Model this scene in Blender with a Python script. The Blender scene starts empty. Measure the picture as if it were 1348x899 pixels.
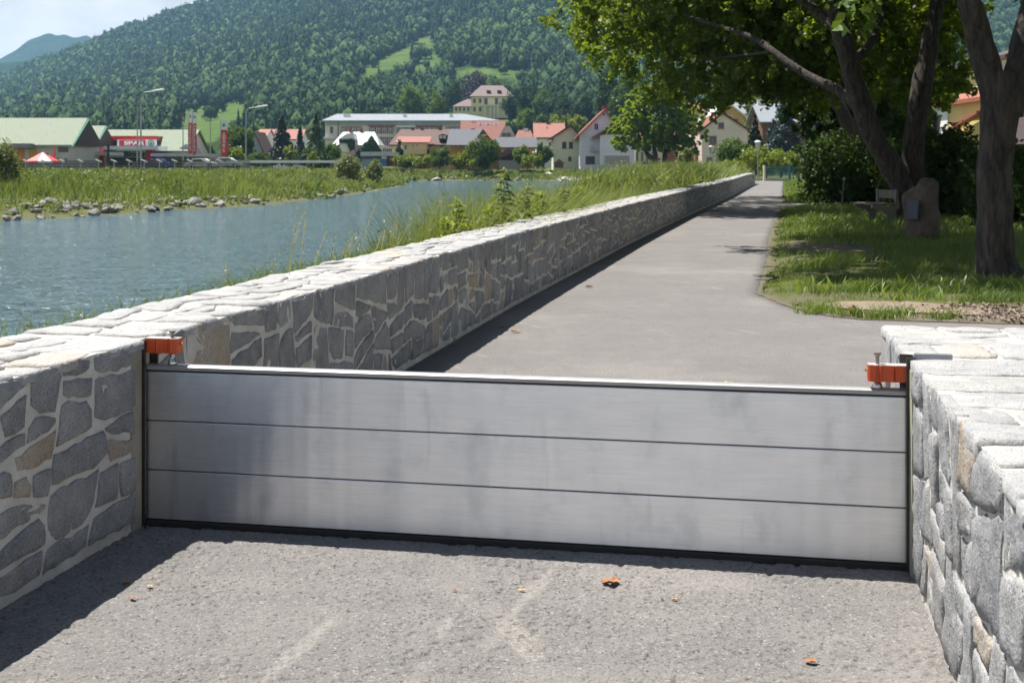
import bpy, bmesh, math, random
import numpy as np
from mathutils import Vector, Matrix, noise as mnoise

R = math.radians
rng = np.random.default_rng(11)
HAZE_D = 1.3e-4
SUN_E = 5.0
SKY_S = 0.05
EXPO = 0.95
CLOUD_LO = (8.4, 8.6, 9.0)
CLOUD_HI = (11.0, 11.0, 11.0)
random.seed(5)
scene = bpy.context.scene
COL = scene.collection
CAMZ = 1.46
F = 1600.0           # focal length in photo pixels
HZ = 220.0           # horizon row of the photo


def X_at(px, Y):
    return (px - 674.0) / F * Y


def Z_at(py, Y):
    return CAMZ + (HZ - py) / F * Y


# ------------------------------------------------------------------ helpers
def link(name, me, mat=None, parent=None):
    o = bpy.data.objects.new(name, me)
    COL.objects.link(o)
    if mat is not None:
        me.materials.append(mat)
    if parent is not None:
        o.parent = parent
    return o


def tag(o, label=None, cat=None, group=None, kind=None):
    if label:
        o['label'] = label
    if cat:
        o['category'] = cat
    if group:
        o['group'] = group
    if kind:
        o['kind'] = kind
    return o


def thing(name, label, cat, loc=(0, 0, 0), rz=0.0, group=None):
    o = bpy.data.objects.new(name, None)
    o.empty_display_size = 0.2
    COL.objects.link(o)
    o.location = loc
    o.rotation_euler = (0, 0, rz)
    return tag(o, label, cat, group)


def np_mesh(name, verts, quads=None, tris=None, smooth=False, tint=None, attrs=None):
    """mesh from numpy arrays; quads (N,4) and tris (M,3)"""
    me = bpy.data.meshes.new(name)
    verts = np.asarray(verts, dtype=np.float32)
    nq = 0 if quads is None else len(quads)
    nt = 0 if tris is None else len(tris)
    me.vertices.add(len(verts))
    me.vertices.foreach_set('co', verts.ravel())
    idx = []
    if nq:
        idx.append(np.asarray(quads, dtype=np.int32).ravel())
    if nt:
        idx.append(np.asarray(tris, dtype=np.int32).ravel())
    idx = np.concatenate(idx)
    me.loops.add(len(idx))
    me.loops.foreach_set('vertex_index', idx)
    me.polygons.add(nq + nt)
    start = np.concatenate([np.arange(nq) * 4, nq * 4 + np.arange(nt) * 3]).astype(np.int32)
    me.polygons.foreach_set('loop_start', start)
    if smooth:
        me.polygons.foreach_set('use_smooth', np.ones(nq + nt, dtype=bool))
    if tint is not None:
        a = me.attributes.new('tint', 'FLOAT', 'POINT')
        a.data.foreach_set('value', np.asarray(tint, dtype=np.float32))
    for k, v in (attrs or {}).items():
        a = me.attributes.new(k, 'FLOAT', 'POINT')
        a.data.foreach_set('value', np.asarray(v, dtype=np.float32))
    me.update(calc_edges=True)
    me.validate()
    return me


class MB:
    """collects boxes, prisms and tubes that become ONE mesh object"""

    def __init__(s):
        s.v, s.f = [], []

    def add(s, vs, fs):
        n = len(s.v)
        s.v += [tuple(p) for p in vs]
        s.f += [tuple(i + n for i in f) for f in fs]
        return s

    def box(s, x0, x1, y0, y1, z0, z1):
        return s.add([(x0, y0, z0), (x1, y0, z0), (x1, y1, z0), (x0, y1, z0),
                      (x0, y0, z1), (x1, y0, z1), (x1, y1, z1), (x0, y1, z1)],
                     [(0, 3, 2, 1), (4, 5, 6, 7), (0, 1, 5, 4), (1, 2, 6, 5), (2, 3, 7, 6), (3, 0, 4, 7)])

    def prism(s, poly, a0, a1, axis='y'):
        """closed polygon (u, w) swept along an axis: axis y -> (u, a, w), x -> (a, u, w), z -> (u, w, a)"""
        n = len(poly)
        m = {'y': lambda u, w, a: (u, a, w), 'x': lambda u, w, a: (a, u, w), 'z': lambda u, w, a: (u, w, a)}[axis]
        vs = [m(u, w, a0) for u, w in poly] + [m(u, w, a1) for u, w in poly]
        fs = [tuple(range(n - 1, -1, -1)), tuple(range(n, 2 * n))]
        fs += [(i, (i + 1) % n, n + (i + 1) % n, n + i) for i in range(n)]
        return s.add(vs, fs)

    def tube(s, pts, rad, sides=8, cap=True):
        pts = [Vector(p) for p in pts]
        if not hasattr(rad, '__len__'):
            rad = [rad] * len(pts)
        vs, fs = [], []
        prev = None
        for i, p in enumerate(pts):
            d = (pts[min(i + 1, len(pts) - 1)] - pts[max(i - 1, 0)]).normalized()
            if prev is None:
                a = d.orthogonal().normalized()
            else:
                a = (prev - d * prev.dot(d)).normalized()
            prev = a
            b = d.cross(a)
            for k in range(sides):
                t = 2 * math.pi * k / sides
                vs.append(p + (a * math.cos(t) + b * math.sin(t)) * rad[i])
        for i in range(len(pts) - 1):
            for k in range(sides):
                k2 = (k + 1) % sides
                fs.append((i * sides + k, i * sides + k2, (i + 1) * sides + k2, (i + 1) * sides + k))
        if cap:
            fs.append(tuple(range(sides - 1, -1, -1)))
            fs.append(tuple((len(pts) - 1) * sides + k for k in range(sides)))
        return s.add(vs, fs)

    def lathe(s, prof, sides=16, c=(0, 0, 0)):
        vs, fs = [], []
        for r, z in prof:
            for k in range(sides):
                t = 2 * math.pi * k / sides
                vs.append((c[0] + r * math.cos(t), c[1] + r * math.sin(t), c[2] + z))
        for i in range(len(prof) - 1):
            for k in range(sides):
                k2 = (k + 1) % sides
                fs.append((i * sides + k, i * sides + k2, (i + 1) * sides + k2, (i + 1) * sides + k))
        fs.append(tuple(range(sides - 1, -1, -1)))
        fs.append(tuple((len(prof) - 1) * sides + k for k in range(sides)))
        return s.add(vs, fs)

    def build(s, name, mat, parent=None, bevel=0.0, smooth=False, seg=2):
        me = bpy.data.meshes.new(name)
        me.from_pydata(s.v, [], s.f)
        bm = bmesh.new()
        bm.from_mesh(me)
        bmesh.ops.recalc_face_normals(bm, faces=bm.faces)
        if bevel > 0:
            es = [e for e in bm.edges if len(e.link_faces) == 2 and e.calc_face_angle(0) > 0.5]
            bmesh.ops.bevel(bm, geom=es, offset=bevel, segments=seg, affect='EDGES', profile=0.5, clamp_overlap=True)
        bm.to_mesh(me)
        bm.free()
        if smooth:
            for p in me.polygons:
                p.use_smooth = True
        return link(name, me, mat, parent)


# ------------------------------------------------------------------ materials
MATS = {}


def nodes_of(name):
    m = bpy.data.materials.new(name)
    m.use_nodes = True
    nt = m.node_tree
    b = nt.nodes['Principled BSDF']
    return m, nt, b


def N(nt, t, **kw):
    n = nt.nodes.new(t)
    for k, v in kw.items():
        if k.startswith('i_'):
            n.inputs[k[2:].replace('_', ' ')].default_value = v
        else:
            setattr(n, k, v)
    return n


def rgba(c):
    return (c[0], c[1], c[2], 1.0)


def mixc(nt, fac, a, b, blend='MIX'):
    n = nt.nodes.new('ShaderNodeMix')
    n.data_type = 'RGBA'
    n.blend_type = blend
    for sock, val in ((n.inputs[0], fac), (n.inputs[6], a), (n.inputs[7], b)):
        if hasattr(val, 'is_output'):
            nt.links.new(val, sock)
        elif isinstance(val, (tuple, list)):
            sock.default_value = rgba(val)
        else:
            sock.default_value = val
    return n.outputs[2]


def ramp(nt, src, lo, hi):
    n = N(nt, 'ShaderNodeMapRange')
    n.inputs[1].default_value = lo
    n.inputs[2].default_value = hi
    n.clamp = True
    nt.links.new(src, n.inputs[0])
    return n.outputs[0]


def noise_tex(nt, scale, detail=4, rough=0.55, coord='Object', stretch=None, dist=0.0):
    tc = N(nt, 'ShaderNodeTexCoord')
    src = tc.outputs[coord]
    if stretch:
        mp = N(nt, 'ShaderNodeMapping')
        mp.inputs['Scale'].default_value = stretch
        nt.links.new(src, mp.inputs[0])
        src = mp.outputs[0]
    n = N(nt, 'ShaderNodeTexNoise')
    n.inputs['Scale'].default_value = scale
    n.inputs['Detail'].default_value = detail
    n.inputs['Roughness'].default_value = rough
    n.inputs['Distortion'].default_value = dist
    nt.links.new(src, n.inputs['Vector'])
    return n.outputs['Fac']


def attr(nt, name):
    n = N(nt, 'ShaderNodeAttribute')
    n.attribute_name = name
    return n.outputs['Fac']


def bump(nt, b, height, strength=0.3, dist=0.02, prev=None):
    n = N(nt, 'ShaderNodeBump')
    n.inputs['Strength'].default_value = strength
    n.inputs['Distance'].default_value = dist
    nt.links.new(height, n.inputs['Height'])
    if prev is not None:
        nt.links.new(prev, n.inputs['Normal'])
    nt.links.new(n.outputs[0], b.inputs['Normal'])
    return n.outputs[0]


def mat(name, c1, c2=None, scale=2.0, rough=0.7, metal=0.0, spec=0.5, bs=0.0, bscale=20.0, bdist=0.02, stretch=None, coat=0.0):
    """procedural paint / plaster / wood: two tones mixed by noise, with a noise bump"""
    if name in MATS:
        return MATS[name]
    m, nt, b = nodes_of(name)
    if c2 is None:
        c2 = tuple(x * 0.82 for x in c1)
    f = noise_tex(nt, scale, 5, 0.6, stretch=stretch)
    nt.links.new(mixc(nt, ramp(nt, f, 0.3, 0.7), c1, c2), b.inputs['Base Color'])
    b.inputs['Roughness'].default_value = rough
    b.inputs['Metallic'].default_value = metal
    b.inputs['Specular IOR Level'].default_value = spec
    b.inputs['Coat Weight'].default_value = coat
    if bs > 0:
        bump(nt, b, noise_tex(nt, bscale, 4, 0.6), bs, bdist)
    MATS[name] = m
    return m


def roof_mat(name, c1, c2, sx=3.0, sz=3.0, rough=0.7):
    """rows of tiles: brick pattern in object space over the slope"""
    if name in MATS:
        return MATS[name]
    m, nt, b = nodes_of(name)
    tc = N(nt, 'ShaderNodeTexCoord')
    sp = N(nt, 'ShaderNodeSeparateXYZ')
    nt.links.new(tc.outputs['Object'], sp.inputs[0])
    ad = N(nt, 'ShaderNodeMath', operation='ADD')
    nt.links.new(sp.outputs[0], ad.inputs[0])
    nt.links.new(sp.outputs[1], ad.inputs[1])
    cb = N(nt, 'ShaderNodeCombineXYZ')
    nt.links.new(ad.outputs[0], cb.inputs[0])
    nt.links.new(sp.outputs[2], cb.inputs[1])
    br = N(nt, 'ShaderNodeTexBrick')
    br.inputs['Scale'].default_value = sx
    br.inputs['Color1'].default_value = rgba(c1)
    br.inputs['Color2'].default_value = rgba(c2)
    br.inputs['Mortar'].default_value = rgba(tuple(x * 0.45 for x in c2))
    br.inputs['Mortar Size'].default_value = 0.03
    nt.links.new(cb.outputs[0], br.inputs['Vector'])
    f = noise_tex(nt, 0.6, 4)
    c = mixc(nt, ramp(nt, f, 0.35, 0.75), br.outputs['Color'], tuple(x * 0.75 for x in c1))
    nt.links.new(c, b.inputs['Base Color'])
    b.inputs['Roughness'].default_value = rough
    bump(nt, b, br.outputs['Fac'], 0.4, -0.03)
    MATS[name] = m
    return m


def leaf_mat(name, c1, c2, trans=0.35, rough=0.5, gloss=0.06):
    """foliage: tint attribute picks the tone; light also passes through"""
    if name in MATS:
        return MATS[name]
    m, nt, b = nodes_of(name)
    nt.nodes.remove(b)
    out = nt.nodes['Material Output']
    c = mixc(nt, attr(nt, 'tint'), c1, c2)
    d = N(nt, 'ShaderNodeBsdfDiffuse')
    t = N(nt, 'ShaderNodeBsdfTranslucent')
    g = N(nt, 'ShaderNodeBsdfGlossy')
    g.inputs['Roughness'].default_value = rough
    g.inputs['Color'].default_value = (1, 1, 1, 1)
    nt.links.new(c, d.inputs['Color'])
    tcol = mixc(nt, 1.0, c, (1.25, 1.15, 0.45), 'MULTIPLY')
    nt.links.new(tcol, t.inputs['Color'])
    mx = N(nt, 'ShaderNodeMixShader')
    mx.inputs[0].default_value = trans
    nt.links.new(d.outputs[0], mx.inputs[1])
    nt.links.new(t.outputs[0], mx.inputs[2])
    m2 = N(nt, 'ShaderNodeMixShader')
    m2.inputs[0].default_value = gloss
    nt.links.new(mx.outputs[0], m2.inputs[1])
    nt.links.new(g.outputs[0], m2.inputs[2])
    nt.links.new(m2.outputs[0], out.inputs['Surface'])
    MATS[name] = m
    return m


def bark_mat(name, c1, c2, scale=9.0):
    if name in MATS:
        return MATS[name]
    m, nt, b = nodes_of(name)
    f = noise_tex(nt, scale, 6, 0.65, stretch=(1, 1, 0.22), dist=0.6)
    nt.links.new(mixc(nt, ramp(nt, f, 0.35, 0.65), c1, c2), b.inputs['Base Color'])
    b.inputs['Roughness'].default_value = 0.9
    bump(nt, b, f, 1.0, 0.09)
    MATS[name] = m
    return m


def stone_mat(name, tops=False):
    m, nt, b = nodes_of(name)
    t = attr(nt, 'tint')
    w = attr(nt, 'warm')
    base = mixc(nt, t, (0.125, 0.134, 0.147), (0.28, 0.29, 0.30))
    warmc = mixc(nt, noise_tex(nt, 9, 4), (0.42, 0.27, 0.12), (0.38, 0.34, 0.27))
    base = mixc(nt, w, base, warmc)
    big = noise_tex(nt, 7, 5, 0.6)
    base = mixc(nt, ramp(nt, big, 0.38, 0.72), base, mixc(nt, 0.6, base, (0.44, 0.43, 0.41)))
    sp = noise_tex(nt, 230, 2, 0.6)
    pm = N(nt, 'ShaderNodeMath', operation='MULTIPLY')
    nt.links.new(ramp(nt, sp, 0.53, 0.68), pm.inputs[0])
    nt.links.new(ramp(nt, noise_tex(nt, 4.5, 3), 0.30, 0.66), pm.inputs[1])
    base = mixc(nt, pm.outputs[0], base, (0.47, 0.465, 0.455))
    sp2 = noise_tex(nt, 190, 2, 0.6)
    base = mixc(nt, ramp(nt, sp2, 0.55, 0.68), base, (0.06, 0.06, 0.065))
    st = noise_tex(nt, 3.3, 6, 0.7)
    base = mixc(nt, ramp(nt, st, 0.66, 0.82), base, (0.34, 0.25, 0.14))
    base = mixc(nt, ramp(nt, noise_tex(nt, 1.6, 7, 0.7), 0.56, 0.74), base, mixc(nt, 0.55, base, (0.10, 0.10, 0.095)))
    if tops:
        base = mixc(nt, 0.25, base, (0.50, 0.49, 0.47))
    nt.links.new(base, b.inputs['Base Color'])
    b.inputs['Roughness'].default_value = 0.85
    n1 = bump(nt, b, noise_tex(nt, 26, 6, 0.65), 0.7, 0.02)
    bump(nt, b, noise_tex(nt, 160, 3, 0.6), 0.5, 0.004, n1)
    return m


M_STONE = stone_mat('granite_rubble')
M_TOPSTONE = stone_mat('granite_capping', True)
M_MORTAR = mat('lime_mortar', (0.62, 0.60, 0.55), (0.42, 0.40, 0.36), 6, 0.95, bs=0.8, bscale=30, bdist=0.015)
M_TOPMORTAR = mat('cream_cement_fill', (0.49, 0.465, 0.41), (0.38, 0.355, 0.305), 6, 0.95, bs=0.4, bscale=40, bdist=0.01)
M_CONC = mat('stained_concrete', (0.33, 0.30, 0.24), (0.22, 0.20, 0.15), 8, 0.95, bs=0.4, bscale=50, bdist=0.006)
M_BLACK = mat('black_rubber', (0.012, 0.012, 0.013), (0.02, 0.02, 0.021), 20, 0.6)
M_DARKSTEEL = mat('dark_steel', (0.05, 0.05, 0.055), (0.08, 0.075, 0.07), 20, 0.45, 0.8)
M_STEEL = mat('stainless_steel', (0.62, 0.60, 0.57), (0.45, 0.42, 0.38), 40, 0.22, 1.0)
M_RUSTSTEEL = mat('tarnished_bolt', (0.30, 0.27, 0.24), (0.20, 0.17, 0.14), 60, 0.5, 0.35)
M_CUT = mat('raw_cut_metal', (0.5, 0.48, 0.46), (0.42, 0.40, 0.38), 30, 0.5, 0.2)
M_RAIL = mat('dull_rail_metal', (0.42, 0.415, 0.41), (0.33, 0.325, 0.32), 14, 0.5, 0.6, stretch=(.3, 1, 6))
M_ORANGE = mat('orange_powder_coat', (0.60, 0.085, 0.018), (0.50, 0.065, 0.014), 30, 0.42)
M_BARK = bark_mat('maple_bark', (0.085, 0.068, 0.054), (0.012, 0.010, 0.008), 12)
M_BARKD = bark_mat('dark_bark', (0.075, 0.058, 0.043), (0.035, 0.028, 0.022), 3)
M_GLASS = mat('window_glass', (0.025, 0.03, 0.037), (0.05, 0.06, 0.07), 0.7, 0.08, spec=0.6)
M_WHITE = mat('white_paint', (0.78, 0.77, 0.74), (0.68, 0.67, 0.64), 3, 0.5)
M_POLE = mat('galvanised_pole', (0.36, 0.38, 0.39), (0.28, 0.30, 0.31), 6, 0.5, 0.5)
M_WOODD = mat('dark_brown_wood', (0.035, 0.018, 0.011), (0.06, 0.03, 0.018), 2, 0.7, bs=0.3, bscale=8, stretch=(6, 6, 0.5))
M_RED = mat('red_panel', (0.55, 0.03, 0.025), (0.45, 0.025, 0.02), 2, 0.45)


def alu_mat():
    m, nt, b = nodes_of('brushed_aluminium')
    tc = N(nt, 'ShaderNodeTexCoord')
    cloud = noise_tex(nt, 3.2, 5, 0.6, stretch=(1, 1, 2.2))
    streak = noise_tex(nt, 18, 5, 0.7, stretch=(0.35, 1, 26))
    fine = noise_tex(nt, 60, 3, 0.6, stretch=(0.06, 1, 14))
    smudge = noise_tex(nt, 6, 4, 0.6, stretch=(1, 1, .7))
    base = mixc(nt, ramp(nt, cloud, 0.35, 0.7), (0.97, 0.975, 0.98), (0.88, 0.89, 0.90))
    base = mixc(nt, ramp(nt, streak, 0.46, 0.66), base, (0.82, 0.825, 0.83))
    base = mixc(nt, ramp(nt, smudge, 0.55, 0.80), base, (0.70, 0.70, 0.695))
    # vertical run marks and milky dried splashes
    run = noise_tex(nt, 11, 4, 0.6, stretch=(1, 1, 0.10))
    base = mixc(nt, ramp(nt, run, 0.62, 0.8), base, (0.68, 0.665, 0.64))
    nt.links.new(base, b.inputs['Base Color'])
    b.inputs['Metallic'].default_value = 0.92
    rr = N(nt, 'ShaderNodeMath', operation='MULTIPLY_ADD')
    nt.links.new(smudge, rr.inputs[0])
    rr.inputs[1].default_value = 0.18
    rr.inputs[2].default_value = 0.26
    nt.links.new(rr.outputs[0], b.inputs['Roughness'])
    b.inputs['Anisotropic'].default_value = 0.92
    b.inputs['Anisotropic Rotation'].default_value = 0.25
    tg = N(nt, 'ShaderNodeTangent')
    tg.direction_type = 'UV_MAP'
    nt.links.new(tg.outputs[0], b.inputs['Tangent'])
    n1 = bump(nt, b, fine, 0.16, 0.002)
    n2 = bump(nt, b, cloud, 0.05, 0.01, n1)
    # the rolled sheet is never quite flat: long upright waves
    wave = noise_tex(nt, 2.6, 3, 0.55, stretch=(1, 0, 0.04))
    bump(nt, b, wave, 0.55, 0.03, n2)
    return m


M_ALU = alu_mat()


def asphalt_mat():
    m, nt, b = nodes_of('old_asphalt')
    big = noise_tex(nt, 0.9, 6, 0.6)
    mid = noise_tex(nt, 6, 5, 0.65)
    grain = noise_tex(nt, 95, 3, 0.7)
    c = mixc(nt, ramp(nt, big, 0.35, 0.68), (0.150, 0.142, 0.137), (0.188, 0.177, 0.167))
    c = mixc(nt, ramp(nt, mid, 0.42, 0.72), c, (0.140, 0.134, 0.128))
    c = mixc(nt, ramp(nt, noise_tex(nt, 0.33, 7, 0.7), 0.52, 0.72), c, (0.245, 0.228, 0.208))
    c = mixc(nt, ramp(nt, grain, 0.55, 0.72), c, (0.33, 0.315, 0.30))
    c = mixc(nt, ramp(nt, noise_tex(nt, 75, 3, 0.6), 0.55, 0.68), c, (0.06, 0.057, 0.055))
    # pale scrapes dragged along the path, fading in and out
    tc = N(nt, 'ShaderNodeTexCoord')
    mp = N(nt, 'ShaderNodeMapping')
    mp.inputs['Rotation'].default_value = (0, 0, R(-24))
    nt.links.new(tc.outputs['Object'], mp.inputs[0])
    mp2 = N(nt, 'ShaderNodeMapping')
    mp2.inputs['Scale'].default_value = (3.2, 0.55, 1)
    nt.links.new(mp.outputs[0], mp2.inputs[0])
    nz = N(nt, 'ShaderNodeTexNoise')
    nz.inputs['Scale'].default_value = 1.7
    nz.inputs['Detail'].default_value = 6
    nz.inputs['Roughness'].default_value = 0.62
    nt.links.new(mp2.outputs[0], nz.inputs['Vector'])
    sc = N(nt, 'ShaderNodeMath', operation='MULTIPLY')
    nt.links.new(ramp(nt, nz.outputs['Fac'], 0.61, 0.80), sc.inputs[0])
    nt.links.new(ramp(nt, grain, 0.30, 0.62), sc.inputs[1])
    c = mixc(nt, sc.outputs[0], c, (0.37, 0.33, 0.28))
    wm = N(nt, 'ShaderNodeMath', operation='MULTIPLY')
    nt.links.new(attr(nt, 'wear'), wm.inputs[0])
    nt.links.new(ramp(nt, noise_tex(nt, 45, 4, 0.7), 0.32, 0.60), wm.inputs[1])
    c = mixc(nt, wm.outputs[0], c, (0.245, 0.229, 0.209))
    nt.links.new(c, b.inputs['Base Color'])
    b.inputs['Roughness'].default_value = 0.93
    b.inputs['Specular IOR Level'].default_value = 0.3
    vo = N(nt, 'ShaderNodeTexVoronoi')
    vo.inputs['Scale'].default_value = 95
    nt.links.new(tc.outputs['Object'], vo.inputs['Vector'])
    n1 = bump(nt, b, vo.outputs['Distance'], 0.5, -0.005)
    bump(nt, b, grain, 0.5, 0.006, n1)
    return m


M_ASPH = asphalt_mat()


def ground_mat():
    m, nt, b = nodes_of('grassy_ground')
    f = noise_tex(nt, 0.35, 6, 0.6)
    g = noise_tex(nt, 5, 6, 0.7)
    c = mixc(nt, ramp(nt, f, 0.35, 0.65), (0.075, 0.105, 0.022), (0.11, 0.125, 0.035))
    c = mixc(nt, ramp(nt, g, 0.5, 0.75), c, (0.13, 0.105, 0.06))
    soil = attr(nt, 'soil')
    dirt = mixc(nt, noise_tex(nt, 14, 6, 0.7), (0.235, 0.20, 0.16), (0.11, 0.09, 0.07))
    c = mixc(nt, soil, c, dirt)
    nt.links.new(c, b.inputs['Base Color'])
    b.inputs['Roughness'].default_value = 1.0
    b.inputs['Specular IOR Level'].default_value = 0.1
    bump(nt, b, noise_tex(nt, 12, 6, 0.7), 0.9, 0.06)
    return m


M_GROUND = ground_mat()


def water_mat():
    m, nt, b = nodes_of('river_water')
    f = noise_tex(nt, 0.05, 4)
    nt.links.new(mixc(nt, f, (0.060, 0.125, 0.160), (0.090, 0.155, 0.190)), b.inputs['Base Color'])
    b.inputs['Roughness'].default_value = 0.10
    b.inputs['IOR'].default_value = 1.33
    w1 = noise_tex(nt, 0.9, 4, 0.6, stretch=(1.0, 1.7, 1), dist=0.8)
    w2 = noise_tex(nt, 2.6, 3, 0.6, stretch=(1.0, 1.6, 1), dist=0.5)
    n1 = bump(nt, b, w1, 1.0, 0.5)
    bump(nt, b, w2, 1.0, 0.34, n1)
    return m


M_WATER = water_mat()

# ------------------------------------------------------------------ plan of the place
WALL_Y = np.array([-6.0, 4.97, 8.6, 12.6, 23.0, 35.0, 55.6, 80.0, 96.0])
WALL_X = np.array([-3.60, -1.497, -0.80, -0.02, 2.22, 4.95, 9.75, 15.4, 19.2])
EDGE_Y = np.array([11.2, 11.6, 12.1, 13.05, 14.0, 18.7, 25.4, 37.7, 48.7, 67.5, 118.0])
EDGE_X = np.array([4.9, 3.35, 3.02, 2.88, 2.85, 3.95, 5.4, 8.27, 10.9, 15.04, 26.4])


def smooth(a, b, x):
    t = np.clip((np.asarray(x, dtype=float) - a) / (b - a), 0, 1)
    return t * t * (3 - 2 * t)


def wall_x(Y):
    return np.interp(Y, WALL_Y, WALL_X)


def edge_x(Y):
    return np.interp(Y, EDGE_Y, EDGE_X)


def gz(Y):
    return 0.12 * smooth(55, 95, Y)


def shore(px, py):
    Y = (CAMZ + 0.7) * F / (py - HZ)
    return (X_at(px, Y), Y)


FAR = [(-75, -60), (-48, 5), (-30, 26)] + [shore(*p) for p in
      ((-130, 300), (0, 292), (100, 286), (170, 282), (240, 277), (340, 271), (440, 260), (500, 251), (528, 245.5), (537, 242), (530, 239.0),
       (560, 238.2), (640, 238), (720, 238), (790, 239.5), (838, 243.5))]
NEAR = [(13.6, 128), (12.6, 117), (11.0, 106), (6.6, 82), (1.6, 53), (-1.2, 34), (-3.0, 24), (-4.6, 13), (-6.5, 3), (-12, -20), (-24, -60)]


def seg_dist(x, y, pts):
    d = np.full(x.shape, 1e9)
    for (ax, ay), (bx, by) in zip(pts[:-1], pts[1:]):
        vx, vy = bx - ax, by - ay
        t = np.clip(((x - ax) * vx + (y - ay) * vy) / (vx * vx + vy * vy), 0, 1)
        d = np.minimum(d, np.hypot(x - ax - t * vx, y - ay - t * vy))
    return d


def in_poly(x, y, pts):
    c = np.zeros(np.shape(x), dtype=bool)
    n = len(pts)
    for i in range(n):
        (ax, ay), (bx, by) = pts[i], pts[(i + 1) % n]
        if ay == by:
            continue
        c ^= ((ay > y) != (by > y)) & (x < (bx - ax) * (y - ay) / (by - ay) + ax)
    return c


_L = rng.random((256, 256))


def vnoise(x, y, s=1.0):
    """smooth value noise, numpy"""
    x = np.asarray(x, dtype=float) / s
    y = np.asarray(y, dtype=float) / s
    xi, yi = np.floor(x).astype(int), np.floor(y).astype(int)
    fx, fy = x - xi, y - yi
    fx, fy = fx * fx * (3 - 2 * fx), fy * fy * (3 - 2 * fy)
    g = lambda a, b: _L[a & 255, b & 255]
    return (g(xi, yi) * (1 - fx) + g(xi + 1, yi) * fx) * (1 - fy) + (g(xi, yi + 1) * (1 - fx) + g(xi + 1, yi + 1) * fx) * fy


def terrain(x, y):
    x = np.asarray(x, dtype=float)
    y = np.asarray(y, dtype=float)
    dn, df = seg_dist(x, y, NEAR), seg_dist(x, y, FAR)
    ins = in_poly(x, y, FAR + NEAR)
    wx = wall_x(y)
    d = x - wx
    e = x - edge_x(np.clip(y, 11.2, 118))
    # near side: path level, lawn a little higher, garden land behind rising
    cap = gz(y) - 0.04
    lawn = np.clip(e * 0.12, 0, 0.07) + 0.05 * (vnoise(x, y, 2.3) - 0.4) * smooth(0.2, 1.5, e)
    cap = cap + np.where(y > 11.0, lawn + 0.0, 0)
    cap = cap + 1.2 * smooth(118, 190, y) + 1.0 * smooth(14, 70, x - np.maximum(wx, 0) - 0.2 * y)
    bank = np.where(d < -0.45, 0.35 * smooth(38, 60, y) * smooth(-0.4, -1.2, d) - 0.05, 0)
    zn = np.minimum(cap + bank, -0.7 + 0.5 * dn + 0.05)
    far_h = np.interp(df, [0, 6, 12, 45, 90], [-0.66, 0.05, 0.35, 1.25, 1.45])
    zf = far_h + 0.16 * (vnoise(x, y, 4.0) - 0.5) * smooth(1, 6, df)
    z = np.where(dn < df, zn, zf)
    zr = -0.7 - np.minimum(1.6, 0.45 * np.minimum(dn, df))
    return np.where(ins, zr, z)


def soil_at(x, y):
    """0 grass .. 1 bare soil, in the lawn beside the path"""
    b = smooth(0.50, 0.62, vnoise(x, y, 0.9) * 0.6 + vnoise(x + 31, y, 0.33) * 0.4)
    worn = np.exp(-(((x - 5.75) / 1.0) ** 2 + ((y - 21.5) / 2.6) ** 2)) * 1.15
    gravel = smooth(12.75, 12.3, y) * smooth(3.1, 3.5, x)
    e = x - edge_x(np.clip(y, 11.2, 118))
    rim = smooth(0.28, 0.05, e) * smooth(0.35, 0.6, vnoise(x, y, 0.6))
    return np.clip(np.maximum.reduce([worn * (0.5 + b), gravel, rim * 0.9, b * 0.55 * smooth(30, 17, y)]), 0, 1)


def axis(parts):
    out = [parts[0][0]]
    for a, b, s in parts:
        n = max(1, int(round((b - a) / s)))
        out += list(np.linspace(a, b, n + 1)[1:])
    return np.array(out)


def grid_mesh(xs, ys, zfun, **kw):
    gx, gy = np.meshgrid(xs, ys)
    z = zfun(gx, gy)
    v = np.stack([gx.ravel(), gy.ravel(), z.ravel()], 1)
    nx, ny = len(xs), len(ys)
    i = (np.arange(ny - 1)[:, None] * nx + np.arange(nx - 1)[None, :]).ravel()
    return v, np.stack([i, i + 1, i + nx + 1, i + nx], 1)


gxs = axis([(-6000, -1500, 500), (-1500, -300, 100), (-300, -60, 8), (-60, -16, 1.6), (-16, 30, 0.5), (30, 80, 2.5), (80, 300, 12), (300, 1500, 100), (1500, 6000, 500)])
gys = axis([(-200, -20, 15), (-20, 0, 2), (0, 30, 0.5), (30, 70, 0.8), (70, 200, 2.2), (200, 420, 9), (420, 1500, 90), (1500, 6800, 400)])
v, q = grid_mesh(gxs, gys, terrain)
so = np.where((v[:, 1] > 11) & (v[:, 1] < 40) & (v[:, 0] > 2) & (v[:, 0] < 16), soil_at(v[:, 0], v[:, 1]), 0)
sd_ = seg_dist(v[:, 0], v[:, 1], FAR)
so = np.maximum(so, 0.35 * smooth(4, 1, sd_))
o = link('ground', np_mesh('ground', v, q, smooth=True, attrs={'soil': so}), M_GROUND)
tag(o, kind='structure')

v, q = grid_mesh(np.array([-600, -70, -20, 0, 20, 45.0]), np.array([-150, 0, 50, 100, 150, 235.0]), lambda x, y: np.full(x.shape, -0.7))
tag(link('river_water', np_mesh('river_water', v, q), M_WATER), kind='structure')

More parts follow.
